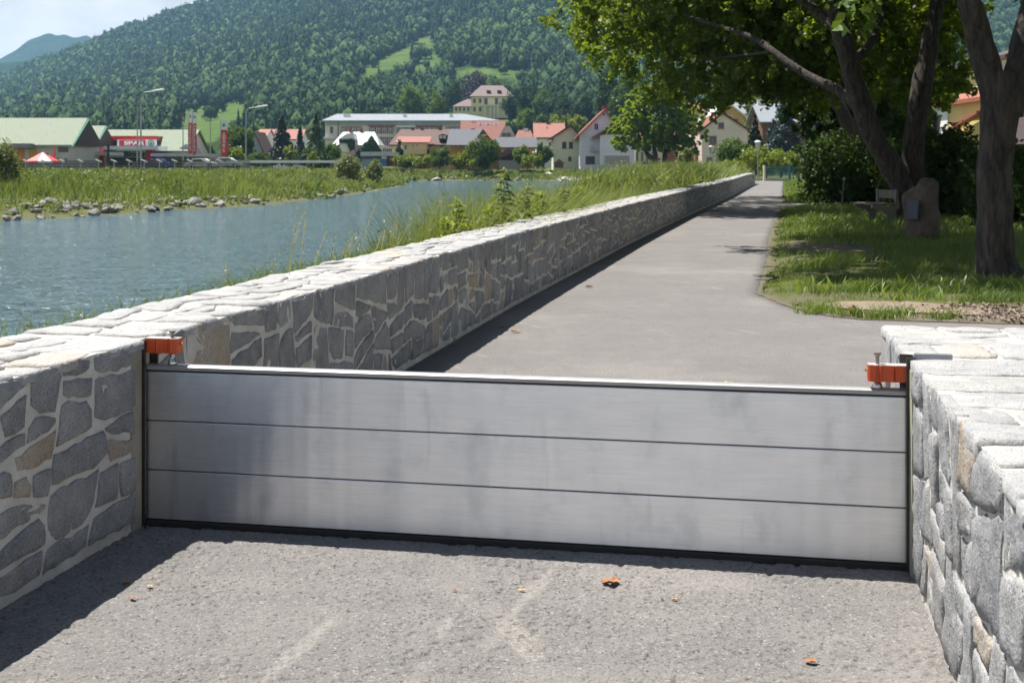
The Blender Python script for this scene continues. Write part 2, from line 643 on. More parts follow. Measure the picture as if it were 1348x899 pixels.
# asphalt path: rows from wall face to path edge
rows = []
ys = axis([(-45, -8, 2.5), (-8, 11.1, 0.5), (11.1, 14, 0.12), (14, 40, 0.5), (40, 118, 1.5)])
for y in ys:
    xl = float(wall_x(y)) - 0.12
    if y < -2.0:                                     # unseen paving added behind the viewer to brighten the barrier's reflection
        xr = 16.0
        xl = float(wall_x(y)) - .12 if y > -3.2 else float(np.interp(y, [-45, -20, -3.2], [-17.5, -9.0, -3.3]))
    elif y < 5.0:
        xr = 1.441 + 0.2 * (y - 4.4) + 0.12
    elif y < 11.2:
        xr = 5.2
    else:
        xr = float(edge_x(y)) + 0.07 * (vnoise(y, 3.3, 0.35) - 0.5)
    rows.append((xl, xr, y))
NC = 14
v = np.array([(xl + (xr - xl) * k / NC, y, float(gz(y))) for xl, xr, y in rows for k in range(NC + 1)])
i = (np.arange(len(rows) - 1)[:, None] * (NC + 1) + np.arange(NC)[None, :]).ravel()
q = np.stack([i, i + 1, i + NC + 2, i + NC + 1], 1)
me = np_mesh('asphalt_path', v, q)
o = link('asphalt_path', me, M_ASPH)
tag(o, kind='structure')
sol = o.modifiers.new('depth', 'SOLIDIFY')
sol.thickness = 0.06
sol.offset = -1
# bare soil verge between asphalt and lawn
vy = np.concatenate([np.arange(11.25, 14.4, 0.06), np.arange(14.4, 60, 0.35)])
vv, vs_o = [], []
for y in vy:
    ex = float(edge_x(y))
    wv = 0.02 + 0.16 * float(smooth(.45, .8, vnoise(y, 1.7, 0.4))) + 0.05 * float(vnoise(y, 9.1, 0.12))
    for k, (o_, z_, s__) in enumerate(((-0.01 - 0.05 * float(vnoise(y, 5.2, 0.22)), 0.003, .8), (0.0, 0.006, .7), (wv * .6, 0.008, .6), (wv, -.01, .4))):
        vv.append((ex + o_, y, z_ + 0.006 * float(vnoise(y, k + 2.2, 0.1)) + float(gz(y))))
        vs_o.append(s__)
i = (np.arange(len(vy) - 1)[:, None] * 4 + np.arange(3)[None, :]).ravel()
tag(link('soil_verge', np_mesh('soil_verge', np.array(vv), np.stack([i, i + 1, i + 5, i + 4], 1), attrs={'soil': vs_o}), M_GROUND), kind='structure')
# side track to the right
sy = [(44.5, 47.6)]
v = np.array([(9.7, 45.2, 0.012), (9.7 + 1.0, 48.6, 0.012), (13.5, 44.9, 0.08), (13.5, 47.3, 0.08), (19, 43.6, 0.10), (19, 46.0, 0.10)])
tag(link('side_track', np_mesh('side_track', v, np.array([(0, 2, 3, 1), (2, 4, 5, 3)])), M_ASPH), kind='structure')

# coarse worn asphalt in front of the barrier, real relief
UA = math.atan2(0.57, 2.94)
U = np.array([math.sin(UA), math.cos(UA)])       # along the path, away from the camera
V = np.array([math.cos(UA), -math.sin(UA)])      # along the barrier, left to right
G0 = np.array([-1.497, 4.97])                    # wall face at the left end of the barrier
GL = 2.995
s_ = np.arange(-2.1, 0.03, 0.0055)
t_ = np.arange(-0.06, GL + 0.10, 0.0065)
gs, gt = np.meshgrid(s_, t_)
gs = gs + rng.uniform(-0.002, 0.002, gs.shape)
gt = gt + rng.uniform(-0.002, 0.002, gt.shape)
px_, py_ = G0[0] + U[0] * gs + V[0] * gt, G0[1] + U[1] * gs + V[1] * gt
h = (vnoise(px_ * 9.7, py_ * 9.7, 0.13) - 0.5) * 0.0012 + (vnoise(px_ + 3, py_ * 1.1, 0.014) - 0.5) * 0.0028
pit = smooth(0.60, 0.86, vnoise(px_ * 1.03 + py_ * .2, py_ - px_ * .2, 0.020)) * (0.35 + smooth(0.35, 0.7, vnoise(px_, py_, 0.24)))
h = h - 0.0055 * pit + 0.006 + 0.002 * (vnoise(px_, py_, 0.5) - 0.5)
wear = np.zeros(px_.shape)
for (ax_, ay_), (bx_, by_), wd_ in (((345, 898), (475, 785), .035), ((545, 898), (612, 788), .030), ((610, 880), (735, 742), .035), ((1080, 850), (1165, 842), .05)):
    ga = CAMZ * F / (ay_ - HZ)
    gb = CAMZ * F / (by_ - HZ)
    A_, B_ = (X_at(ax_, ga), ga), (X_at(bx_, gb), gb)
    dd = seg_dist(px_, py_, [A_, B_]) + 0.03 * (vnoise(px_, py_, 0.09) - .5)
    wear = np.maximum(wear, smooth(wd_, wd_ * .2, dd) * smooth(.25, .6, vnoise(px_ + 7, py_, 0.16)))
wear = np.maximum(wear, .32 * smooth(.58, .85, vnoise(px_ + 2, py_ + 5, 0.3)))
v = np.stack([px_.ravel(), py_.ravel(), h.ravel()], 1)
nx, ny = gs.shape[1], gs.shape[0]
i = (np.arange(ny - 1)[:, None] * nx + np.arange(nx - 1)[None, :]).ravel()
tag(link('asphalt_surface', np_mesh('asphalt_surface', v, np.stack([i, i + nx, i + nx + 1, i + 1], 1), smooth=True, attrs={'wear': wear.ravel()}), M_ASPH), kind='structure')


# ------------------------------------------------------------------ rubble masonry
def clip_poly(poly, nx, ny, c):
    """keep the side nx*x + ny*y <= c"""
    out = []
    n = len(poly)
    for i in range(n):
        a, b = poly[i], poly[(i + 1) % n]
        da, db = nx * a[0] + ny * a[1] - c, nx * b[0] + ny * b[1] - c
        if da <= 0:
            out.append(a)
        if (da < 0 < db) or (db < 0 < da):
            t = da / (da - db)
            out.append((a[0] + (b[0] - a[0]) * t, a[1] + (b[1] - a[1]) * t))
    return out


def poly_area(p):
    return 0.5 * abs(sum(p[k][0] * p[(k + 1) % len(p)][1] - p[(k + 1) % len(p)][0] * p[k][1] for k in range(len(p))))


def rubble(u0, u1, h0, h1, area, aspect, joint, rnd, cut=0.4):
    """irregular angular stones that fill the rectangle [u0,u1]x[h0,h1]: slanted splits, knocked-off corners, open joints"""
    todo, cells = [[(u0, h0), (u1, h0), (u1, h1), (u0, h1)]], []
    while todo:
        p = todo.pop()
        a = poly_area(p)
        xs, ys = [q[0] for q in p], [q[1] for q in p]
        w, h = (max(xs) - min(xs)) / aspect, max(ys) - min(ys)
        if a < area * rnd.choice((0.45, 0.9, 1.2, 1.5, 2.0)) and max(w, h) < 2.6 * min(w, h):
            cells.append(p)
            continue
        cx, cy = sum(xs) / len(p), sum(ys) / len(p)
        ang = rnd.gauss(0, 0.17)
        if w > h:
            nx, ny = math.cos(ang), math.sin(ang)
            cx += rnd.uniform(-.17, .17) * w * aspect
        else:
            nx, ny = -math.sin(ang), math.cos(ang)
            cy += rnd.uniform(-.17, .17) * h
        c = nx * cx + ny * cy
        for q in (clip_poly(p, nx, ny, c), clip_poly(p, -nx, -ny, -c)):
            if len(q) > 2 and poly_area(q) > 0.0012:
                todo.append(q)
    out = []
    for p in cells:
        sgn = sum(p[k][0] * p[(k + 1) % len(p)][1] - p[(k + 1) % len(p)][0] * p[k][1] for k in range(len(p)))
        if sgn < 0:
            p = p[::-1]
        q = p
        for k in range(len(p)):
            a, b_ = p[k], p[(k + 1) % len(p)]
            ex, ey = b_[0] - a[0], b_[1] - a[1]
            L = math.hypot(ex, ey)
            if L < 1e-5 or len(q) < 3:
                continue
            nx, ny = ey / L, -ex / L
            tl = rnd.uniform(-.05, .05)
            nx, ny = nx * math.cos(tl) - ny * math.sin(tl), nx * math.sin(tl) + ny * math.cos(tl)
            mx, my = (a[0] + b_[0]) / 2, (a[1] + b_[1]) / 2
            q = clip_poly(q, nx, ny, nx * mx + ny * my - joint * rnd.uniform(.55, 1.7))
        for _ in range(2):
            if len(q) > 3 and rnd.random() < cut:
                k = rnd.randrange(len(q))
                v, a, b_ = q[k], q[k - 1], q[(k + 1) % len(q)]
                f, g = rnd.uniform(.12, .38), rnd.uniform(.12, .38)
                A = (v[0] + (a[0] - v[0]) * f, v[1] + (a[1] - v[1]) * f)
                B_ = (v[0] + (b_[0] - v[0]) * g, v[1] + (b_[1] - v[1]) * g)
                ex, ey = B_[0] - A[0], B_[1] - A[1]
                L = math.hypot(ex, ey)
                if L > 1e-5:
                    q = clip_poly(q, ey / L, -ex / L, (ey * A[0] - ex * A[1]) / L)
        if len(q) > 2 and poly_area(q) > 0.0009:
            out.append(q)
    return out


class Masonry:
    def __init__(s):
        s.v, s.q, s.t, s.tint, s.warm = [], [], [], [], []

    def stones(s, cells, mp, rnd, thick=(0.003, 0.012), step=0.045, rough=0.007, edge=0.006, warm=0.07, lo=0.0, hi=1.0):
        for poly in cells:
            pts = []
            n = len(poly)
            for k in range(n):
                a, b = poly[k], poly[(k + 1) % n]
                L = math.hypot(b[0] - a[0], b[1] - a[1])
                m = max(1, int(L / step))
                for t in range(m):
                    f = t / m
                    pts.append((a[0] + (b[0] - a[0]) * f, a[1] + (b[1] - a[1]) * f))
            if len(pts) < 3:
                continue
            # soften corners once, then roughen the outline
            pts = [((pts[k - 1][0] + 16 * pts[k][0] + pts[(k + 1) % len(pts)][0]) / 18,
                    (pts[k - 1][1] + 16 * pts[k][1] + pts[(k + 1) % len(pts)][1]) / 18) for k in range(len(pts))]
            cx = sum(p[0] for p in pts) / len(pts)
            cy = sum(p[1] for p in pts) / len(pts)
            pts = [(p[0] + rnd.uniform(-rough, rough), p[1] + rnd.uniform(-rough, rough)) for p in pts]
            size = math.sqrt(sum((p[0] - cx) ** 2 + (p[1] - cy) ** 2 for p in pts) / len(pts)) + 1e-6
            th = rnd.uniform(*thick)
            ta, tb = rnd.uniform(-.035, .035), rnd.uniform(-.035, .035)
            base = len(s.v)
            m = len(pts)
            e = min(edge / size, 0.25)
            for f, hh, jit in ((1.0, -0.03, 0), (1.0, th * 0.45, 0.0015), (1 - e, th, 0.003), (0.55, th * 1.02, 0.005)):
                for p in pts:
                    x, y = cx + (p[0] - cx) * f, cy + (p[1] - cy) * f
                    hz = hh + (rnd.uniform(-jit, jit) if jit else 0)
                    if f < 1.0:
                        hz += ta * (x - cx) + tb * (y - cy)
                    s.v.append(mp(x, y, hz))
            s.v.append(mp(cx, cy, th * 1.0 + rnd.uniform(-.004, .004)))
            for r in range(3):
                for k in range(m):
                    k2 = (k + 1) % m
                    s.q.append((base + r * m + k, base + r * m + k2, base + (r + 1) * m + k2, base + (r + 1) * m + k))
            for k in range(m):
                s.t.append((base + 3 * m + k, base + 3 * m + (k + 1) % m, base + 4 * m))
            tv = lo + (hi - lo) * rnd.random() ** 1.1
            wv = rnd.uniform(0.5, 1.0) if rnd.random() < warm else rnd.uniform(0, 0.12)
            s.tint += [tv] * (4 * m + 1)
            s.warm += [wv] * (4 * m + 1)

    def build(s, name, mat_, parent):
        return link(name, np_mesh(name, np.array(s.v), np.array(s.q), np.array(s.t), tint=s.tint, attrs={'warm': s.warm}), mat_, parent)


# face line of the river wall as a curve (arc length from the barrier)
_ly = np.concatenate([np.arange(-3.0, 96.01, 0.25)])
_lx = wall_x(_ly)
_k = np.ones(9) / 9
_pad = np.pad(_lx - 0.2 * _ly, 4, mode='edge')
_lx = np.convolve(_pad, _k, 'valid') + 0.2 * _ly
_px = list(_lx)
_py = list(_ly)
_dir = math.atan2(_ly[-1] - _ly[-2], _lx[-1] - _lx[-2])
for k in range(26):                                   # the far end swings round to the left
    _dir += 0.055
    _px.append(_px[-1] + 0.3 * math.cos(_dir))
    _py.append(_py[-1] + 0.3 * math.sin(_dir))
_px, _py = np.array(_px), np.array(_py)
_s = np.concatenate([[0], np.cumsum(np.hypot(np.diff(_px), np.diff(_py)))])
_s0 = float(np.interp(4.97, _ly, _s[:len(_ly)]))
_s = _s - _s0
S_END = float(_s[-1])
_tx, _ty = np.gradient(_px, _s), np.gradient(_py, _s)
WT = 0.60


def wall_top(s):
    return 0.765 + 0.09 * float(smooth(20, 85, s))


def wall_pt(s, off, z):
    """s along the face, off towards the path (right), z above the path"""
    x, y = float(np.interp(s, _s, _px)), float(np.interp(s, _s, _py))
    tx, ty = float(np.interp(s, _s, _tx)), float(np.interp(s, _s, _ty))
    L = math.hypot(tx, ty)
    return (x + ty / L * off, y - tx / L * off, z + float(gz(y)))


rw = random.Random(21)
wall = thing('stone_wall', 'long grey granite rubble wall with a pale flat top, running beside the river', 'wall', (wall_pt(0, -0.3, 0)[0], wall_pt(0, -0.3, 0)[1], 0))
wo = np.array(wall.location)
sub = lambda p: (p[0] - wo[0], p[1] - wo[1], p[2] - wo[2])
# mortar core
mv, mq = [], []
ss = np.concatenate([np.arange(-7.4, 20, 0.06), np.arange(20, S_END, 0.3), [S_END]])
prof = [(-0.02, -0.1)] + [(0.0, z) for z in np.linspace(0, 0.97, 11)] + [(-WT * k / 8, 1.0) for k in range(0, 9)] + [(-WT, 0.4), (-WT, -0.6)]
for s in ss:
    top = wall_top(s)
    for k, (off, zf) in enumerate(prof):
        z = zf * (top - 0.012) if zf > 0 else zf
        j = rw.uniform(-.004, .004) if s < 20 else 0
        mv.append(sub(wall_pt(s, off + (j if k < 12 else 0), z + (j if k >= 12 else 0))))
np_ = len(prof)
for a in range(len(ss) - 1):
    for k in range(np_ - 1):
        mq.append((a * np_ + k, a * np_ + k + 1, (a + 1) * np_ + k + 1, (a + 1) * np_ + k))
mq = np.array(mq)
endtri = np.array([((len(ss) - 1) * np_, (len(ss) - 1) * np_ + k, (len(ss) - 1) * np_ + k + 1) for k in range(1, np_ - 1)])
istop = np.array([12 <= (f[0] % np_) <= 19 for f in mq])
link('mortar', np_mesh('mortar', np.array(mv), mq[~istop], endtri), M_MORTAR, wall)
link('top_mortar', np_mesh('top_mortar', np.array(mv), mq[istop]), M_TOPMORTAR, wall)

ms = Masonry()
for a, b, mean, st, asp in ((-7.2, -0.09, 0.044, 0.04, 1.5), (0.09, 9.0, 0.07, 0.04, 1.45), (9.0, 30, 0.08, 0.06, 1.5), (30, S_END, 0.10, 0.12, 1.5)):
    n = max(1, int((b - a) / 6))
    for k in range(n):
        u0, u1 = a + (b - a) * k / n, a + (b - a) * (k + 1) / n
        h1 = wall_top((u0 + u1) / 2)
        cells = rubble(u0 + 0.004, u1 - 0.004, 0.03, h1 - 0.004, mean, asp, 0.0088 if a < 0 else 0.0125, rw)
        ms.stones(cells, lambda u, w, h: sub(wall_pt(u, h, w)), rw, step=st, warm=0.09, hi=0.8, edge=0.006)
ms.build('facing_stones', M_STONE, wall)
mt_ = Masonry()
for a, b, mean, st in ((-7.2, -0.02, 0.075, 0.05), (0.05, 12, 0.075, 0.05), (12, S_END, 0.09, 0.12)):
    n = max(1, int((b - a) / 6))
    for k in range(n):
        u0, u1 = a + (b - a) * k / n, a + (b - a) * (k + 1) / n
        cells = rubble(u0 + .004, u1 - .004, -0.012, WT + 0.012, mean, 1.3, 0.010, rw, .6)
        mt_.stones(cells, lambda u, w, h: sub(wall_pt(u, 0.006 - w, wall_top(u) - 0.012 + h)), rw, thick=(0.002, 0.016), step=st, rough=0.009, edge=0.02, warm=0.10, lo=0.45, hi=1.0)
mt_.build('capping_stones', M_TOPSTONE, wall)

# right-hand wall: stub that ends just past the barrier
RA = math.atan(0.2)
RU = np.array([math.sin(RA), math.cos(RA)])
RN = np.array([math.cos(RA), -math.sin(RA)])          # away from the path
R0 = np.array([1.446, 4.405])
RW, RH, R_S0, R_S1 = 0.74, 0.775, -6.0, 0.93


def rwall(s, off, z):
    p = R0 + RU * s - RN * off
    return (p[0], p[1], z)


wall2 = thing('stone_wall', 'sunlit stub of pale granite wall that carries the right end of the aluminium barrier', 'wall', rwall(0, -0.3, 0))
wo2 = np.array(wall2.location)
sub2 = lambda p: (p[0] - wo2[0], p[1] - wo2[1], p[2] - wo2[2])
rr_ = random.Random(8)
mv, mq = [], []
ss = np.arange(R_S0, R_S1 + .01, 0.055)
prof2 = [(-0.01, -0.1)] + [(0.0, z) for z in np.linspace(0, 0.97, 11)] + [(-RW * k / 8, 1.0) for k in range(0, 9)] + [(-RW, 0.4), (-RW, -0.1)]
for s in ss:
    for k, (off, zf) in enumerate(prof2):
        j = rr_.uniform(-.004, .004)
        z = zf * (RH - 0.012) if zf > 0 else zf
        mv.append(sub2(rwall(s, off + (j if k < 12 else 0), z + (j if k >= 12 else 0))))
np_ = len(prof2)
mq = np.array([(a * np_ + k, (a + 1) * np_ + k, (a + 1) * np_ + k + 1, a * np_ + k + 1) for a in range(len(ss) - 1) for k in range(np_ - 1)])
istop = np.array([12 <= (f[0] % np_) <= 19 for f in mq])
a = len(ss) - 1
endtri = np.array([(a * np_, a * np_ + k, a * np_ + k + 1) for k in range(1, np_ - 1)])
link('mortar', np_mesh('mortar', np.array(mv), mq[~istop], endtri), M_MORTAR, wall2)
link('top_mortar', np_mesh('top_mortar', np.array(mv), mq[istop]), M_TOPMORTAR, wall2)
ms = Masonry()
for a, b in ((R_S0, -3), (-3, -0.07), (0.08, R_S1)):
    cells = rubble(a + .004, b - .004, 0.02, RH - 0.004, 0.062, 1.0, 0.008, rr_)
    ms.stones(cells, lambda u, w, h: sub2(rwall(u, h, w)), rr_, thick=(0.003, 0.014), step=0.035, rough=.008, edge=.006, warm=0.13, lo=0.3, hi=1.0)
cells = rubble(0.01, RW - .01, 0.02, RH - .004, 0.055, 1.0, 0.011, rr_)
ms.stones(cells, lambda u, w, h: sub2(rwall(R_S1 + h, -u, w)), rr_, step=0.04, lo=0.3)
ms.build('facing_stones', M_STONE, wall2)
mt_ = Masonry()
for a, b in ((R_S0, -0.03), (0.05, R_S1 + 0.012)):
    cells = rubble(a + .004, b - .004, -0.012, RW + .012, 0.14, 1.0, 0.009, rr_, .5)
    mt_.stones(cells, lambda u, w, h: sub2(rwall(u, 0.004 - w, RH - 0.012 + h)), rr_, thick=(0.002, 0.011), step=0.04, rough=0.008, edge=0.012, warm=0.08, lo=0.4, hi=1.0)
mt_.build('capping_stones', M_TOPSTONE, wall2)

# ------------------------------------------------------------------ flood barrier in its guide channels
gate_yaw = -UA
bar = thing('flood_barrier', 'brushed aluminium flood barrier of three stacked beams closing the path between two walls', 'flood barrier',
            (float(G0[0]), float(G0[1]), 0.006), gate_yaw)


def beam(z0, z1):
    mb = MB().box(0.012, GL - 0.012, -0.025, 0.025, z0, z1)
    o = mb.build('beam', M_ALU, bar, bevel=0.003)
    me = o.data
    uv = me.uv_layers.new(name='UVMap')
    for lp in me.loops:
        c = me.vertices[lp.vertex_index].co
        uv.data[lp.index].uv = (c.x, c.z + c.y * 0.37)
    return o


for k in range(3):
    beam(0.026 + 0.2 * k + 0.0015, 0.026 + 0.2 * (k + 1) - 0.0025)
for k in range(1, 3):
    MB().box(0.012, GL - 0.012, -0.0215, 0.0215, 0.026 + 0.2 * k - 0.0022, 0.026 + 0.2 * k + 0.0012).build('seal_strip', M_BLACK, bar)
MB().box(0.010, GL - 0.010, -0.029, 0.029, -0.004, 0.0235).build('bottom_seal', M_BLACK, bar, bevel=0.004)
MB().box(0.012, GL - 0.012, -0.020, 0.020, 0.6240, 0.6305).build('top_seal', M_BLACK, bar)
rail = MB().prism([(-0.027, 0.6310), (0.027, 0.6310), (0.027, 0.645), (0.018, 0.651), (-0.018, 0.651), (-0.027, 0.645)], 0.012, GL - 0.012, 'x')
o = rail.build('top_rail', M_RAIL, bar, bevel=0.0015)
uv = o.data.uv_layers.new(name='UVMap')
for lp in o.data.loops:
    c = o.data.vertices[lp.vertex_index].co
    uv.data[lp.index].uv = (c.x, c.z + c.y * 0.37)


def channel(label, x, sgn, top):
    p = (float(G0[0] + V[0] * x), float(G0[1] + V[1] * x), 0.0)
    t = thing('guide_channel', label, 'channel', p, gate_yaw, 'guide channels of the flood barrier')
    m = MB()
    m.box(-0.012 * sgn if sgn > 0 else 0.004, -0.004 if sgn > 0 else 0.012, -0.045, 0.045, 0.0, top)
    m.build('back_plate', M_DARKSTEEL, t)
    for y0, y1, ext in ((-0.046, -0.033, 0.020), (0.033, 0.046, 0.034)):
        a, b = (-0.0125, ext) if sgn > 0 else (-ext, 0.0125)
        MB().box(a, b, y0, y1, 0.0, top + 0.001).build('flange', M_DARKSTEEL, t, bevel=0.001)
    return t


channel('dark steel guide channel on the face of the shaded river wall', 0.0, 1, 0.757)
channel('dark steel guide channel against the sunlit stub wall', GL, -1, 0.775)
# concrete strips the channels are bedded in
cst = MB().box(-0.03, 0.006, -0.125, -0.047, 0.0, 0.74).build('concrete_strip', M_CONC)
cst.location = (float(G0[0]), float(G0[1]), 0)
cst.rotation_euler = (0, 0, gate_yaw)
tag(cst, 'narrow stained concrete strip between the shaded river wall and the left steel channel', 'concrete strip')
cst = MB().box(-0.010, 0.05, -0.115, -0.047, 0.0, 0.735).build('concrete_strip', mat('greenish_concrete', (0.36, 0.35, 0.25), (0.24, 0.24, 0.16), 7, 0.95))
p = G0 + V * GL
cst.location = (float(p[0]), float(p[1]), 0)
cst.rotation_euler = (0, 0, gate_yaw)
tag(cst, 'narrow greenish concrete strip between the sunlit stub wall and the right steel channel', 'concrete strip')
# steel inlay lying across the right wall's top
inl = MB().box(0.0, 0.13, -0.017, 0.017, 0, 0.018).build('steel_inlay', mat('grey_steel_inlay', (0.30, 0.32, 0.35), None, 30, 0.5, 0.6))
inl.location = (float(p[0] + V[0] * .012 + U[0] * 0.0), float(p[1] + V[1] * .012), 0.768)
inl.rotation_euler = (0, 0, gate_yaw)
tag(inl, 'short grey steel bar let into the top of the sunlit stub wall', 'steel bar')


def clamp(label, x, sgn, zb, ztop):
    p = G0 + V * x
    t = thing('clamp', label, 'clamp', (float(p[0]), float(p[1]), 0.0), gate_yaw, 'orange clamps on the flood barrier')
    L = 0.141
    # plan outline of the extrusion: ribs towards the viewer
    rib = [(0.0, -0.030), (0.004, -0.032), (0.006, -0.030), (0.040, -0.030), (0.042, -0.033), (0.046, -0.033), (0.049, -0.027), (0.052, -0.033), (0.056, -0.030),
           (0.092, -0.030), (0.094, -0.034), (0.099, -0.034), (0.101, -0.026), (0.112, -0.026), (0.114, -0.034), (0.119, -0.031), (0.134, -0.027), (L, -0.021)]
    poly = rib + [(L, 0.022), (0.0, 0.030)]
    poly = [(u * sgn, w) for u, w in poly]
    MB().prism(poly, zb, zb + 0.0585, 'z').build('clamp_body', M_ORANGE, t)
    MB().prism([(u * .985 + .0008 * sgn, w * .97) for u, w in poly], zb + 0.0586, zb + 0.0602, 'z').build('cut_end', M_CUT, t)
    sx = 0.106 * sgn
    rod = MB().tube([(sx, 0.0, 0.668), (sx, 0.0, ztop)], 0.0068, 12)
    rod.lathe([(0.0068, ztop - 0.012), (0.010, ztop - 0.006), (0.0135, ztop), (0.0135, ztop + 0.005), (0.004, ztop + 0.006)], 14, (sx, 0, 0))
    rod.build('spindle', M_RUSTSTEEL, t, smooth=False)
    MB().lathe([(0.019, 0.657), (0.0195, 0.662), (0.016, 0.672), (0.011, 0.684), (0.0085, 0.690), (0.011, 0.692), (0.011, 0.701), (0.006, 0.703)], 20, (sx, 0, 0)).build('pressure_foot', M_STEEL, t, smooth=True)
    MB().tube([((L - 0.002) * sgn, 0, zb + 0.037), ((L + 0.010) * sgn, 0, zb + 0.037)], 0.005, 10).build('end_screw', mat('brass_screw', (0.5, 0.36, 0.15), None, 20, 0.35, 1.0), t)
    return t


clamp('orange clamp with a spindle, at the shaded left end of the aluminium barrier', 0.010, 1, 0.7055, 0.79)
clamp('orange clamp with a tall spindle, at the sunlit right end of the aluminium barrier', GL - 0.010, -1, 0.684, 0.782)

# ------------------------------------------------------------------ foliage
M_LEAF = leaf_mat('maple_leaves', (0.070, 0.115, 0.012), (0.185, 0.260, 0.026), 0.60, gloss=.025)
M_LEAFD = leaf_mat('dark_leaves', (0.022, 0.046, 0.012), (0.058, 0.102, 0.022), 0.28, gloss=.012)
M_LEAFM = leaf_mat('mid_leaves', (0.040, 0.082, 0.015), (0.115, 0.185, 0.032), 0.35, gloss=.015)
M_LEAFL = leaf_mat('light_leaves', (0.075, 0.130, 0.017), (0.170, 0.250, 0.036), 0.38, gloss=.015)
M_LEAFY = leaf_mat('yellow_green_leaves', (0.110, 0.160, 0.017), (0.240, 0.300, 0.042), 0.38, gloss=.02)
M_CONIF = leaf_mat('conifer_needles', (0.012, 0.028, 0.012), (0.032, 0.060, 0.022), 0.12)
M_BLUE = leaf_mat('blue_spruce_needles', (0.020, 0.042, 0.045), (0.070, 0.115, 0.115), 0.1)
M_LARCH = leaf_mat('larch_needles', (0.040, 0.075, 0.016), (0.090, 0.140, 0.032), 0.3)
M_COPPER = leaf_mat('copper_leaves', (0.022, 0.010, 0.014), (0.050, 0.022, 0.026), 0.2)
M_WILLOW = leaf_mat('grey_green_leaves', (0.100, 0.135, 0.050), (0.220, 0.260, 0.110), 0.35, gloss=.02)
M_GRASS = leaf_mat('meadow_grass', (0.055, 0.110, 0.014), (0.215, 0.300, 0.055), 0.38, gloss=0.04)
M_GRASSB = leaf_mat('bank_grass', (0.075, 0.130, 0.024), (0.255, 0.310, 0.100), 0.38, gloss=0.03)
M_STALK = leaf_mat('seeding_grass', (0.10, 0.16, 0.035), (0.40, 0.37, 0.20), 0.4)


def unit(v):
    return v / np.maximum(np.linalg.norm(v, axis=1, keepdims=True), 1e-9)


def leaf_cards(c, size, r, nbias=None, ratio=0.55, fold=0.22):
    """folded rhombic leaves: (n*4) verts, quads; nbias = preferred normal"""
    n = len(c)
    nr = unit(r.normal(size=(n, 3)))
    if nbias is not None:
        nr = unit(nr + nbias)
    a = unit(np.cross(nr, r.normal(size=(n, 3))))
    b = np.cross(nr, a)
    size = np.asarray(size).reshape(-1, 1) * np.ones((n, 1))
    L, W = size * 0.5, size * 0.5 * ratio
    up = nr * size * fold * 0.5
    v = np.stack([c - a * L, c + b * W + up, c + a * L, c - b * W + up], 1).reshape(-1, 3)
    i = np.arange(n) * 4
    return v, np.stack([i, i + 1, i + 2, i + 3], 1)


def blob_points(n, r, shape='round', clumps=26, spread=0.30, hollow=0.55):
    """points of a unit crown (x,y in -1..1, z 0..1) gathered in clumps, with a tint per point"""
    k = clumps
    if shape == 'round':
        d = unit(r.normal(size=(k, 3)))
        rad = (hollow + (1 - hollow) * r.random((k, 1)) ** 0.7)
        cc = d * rad
        cc[:, 2] = cc[:, 2] * 0.5 + 0.5
        cr = spread * (0.6 + 0.8 * r.random(k))
    elif shape == 'egg':
        d = unit(r.normal(size=(k, 3)))
        cc = d * (0.5 + 0.5 * r.random((k, 1)))
        cc[:, 2] = cc[:, 2] * 0.5 + 0.5
        w = np.sin(np.clip(cc[:, 2], 0, 1) ** 0.7 * math.pi) ** 0.6
        cc[:, :2] *= np.clip(w, 0.2, 1)[:, None]
        cr = spread * (0.6 + 0.7 * r.random(k))
    else:                                    # cone
        z = r.random(k) ** 1.35
        ang = r.random(k) * 2 * math.pi
        rr = (1 - z) * (0.45 + 0.5 * r.random(k)) + 0.02
        cc = np.stack([rr * np.cos(ang), rr * np.sin(ang), z * 0.97], 1)
        cr = spread * (0.25 + 0.75 * (1 - z))
    ct = r.random(k)
    ci = r.integers(0, k, n)
    off = r.normal(size=(n, 3)) * 0.5
    off = off * (1.0 / np.maximum(1, np.linalg.norm(off, axis=1, keepdims=True)))
    off[:, 2] *= 0.42 if shape == 'cone' else 0.5
    p = cc[ci] + off * cr[ci][:, None]
    if shape == 'cone':
        p[:, 2] -= 0.10 * np.hypot(off[:, 0], off[:, 1]) * cr[ci] * 2
    t = np.clip(0.55 * ct[ci] + 0.45 * r.random(n), 0, 1)
    return p, t


def crown(name, parent, mat_, n, leaf, rx, ry, z0, z1, r, shape='round', clumps=26, spread=0.3, hollow=0.55, shift=(0, 0), up=0.5):
    p, t = blob_points(n, r, shape, clumps, spread, hollow)
    c = p * np.array([rx, ry, z1 - z0]) + np.array([shift[0], shift[1], z0])
    nb = unit(c - np.array([shift[0], shift[1], (z0 + z1) / 2])) * 0.5 + np.array([0, 0, up])
    v, q = leaf_cards(c, leaf * (0.6 + 0.8 * r.random(n)), r, nb)
    return link(name, np_mesh(name, v, q, tint=np.repeat(t, 4)), mat_, parent)


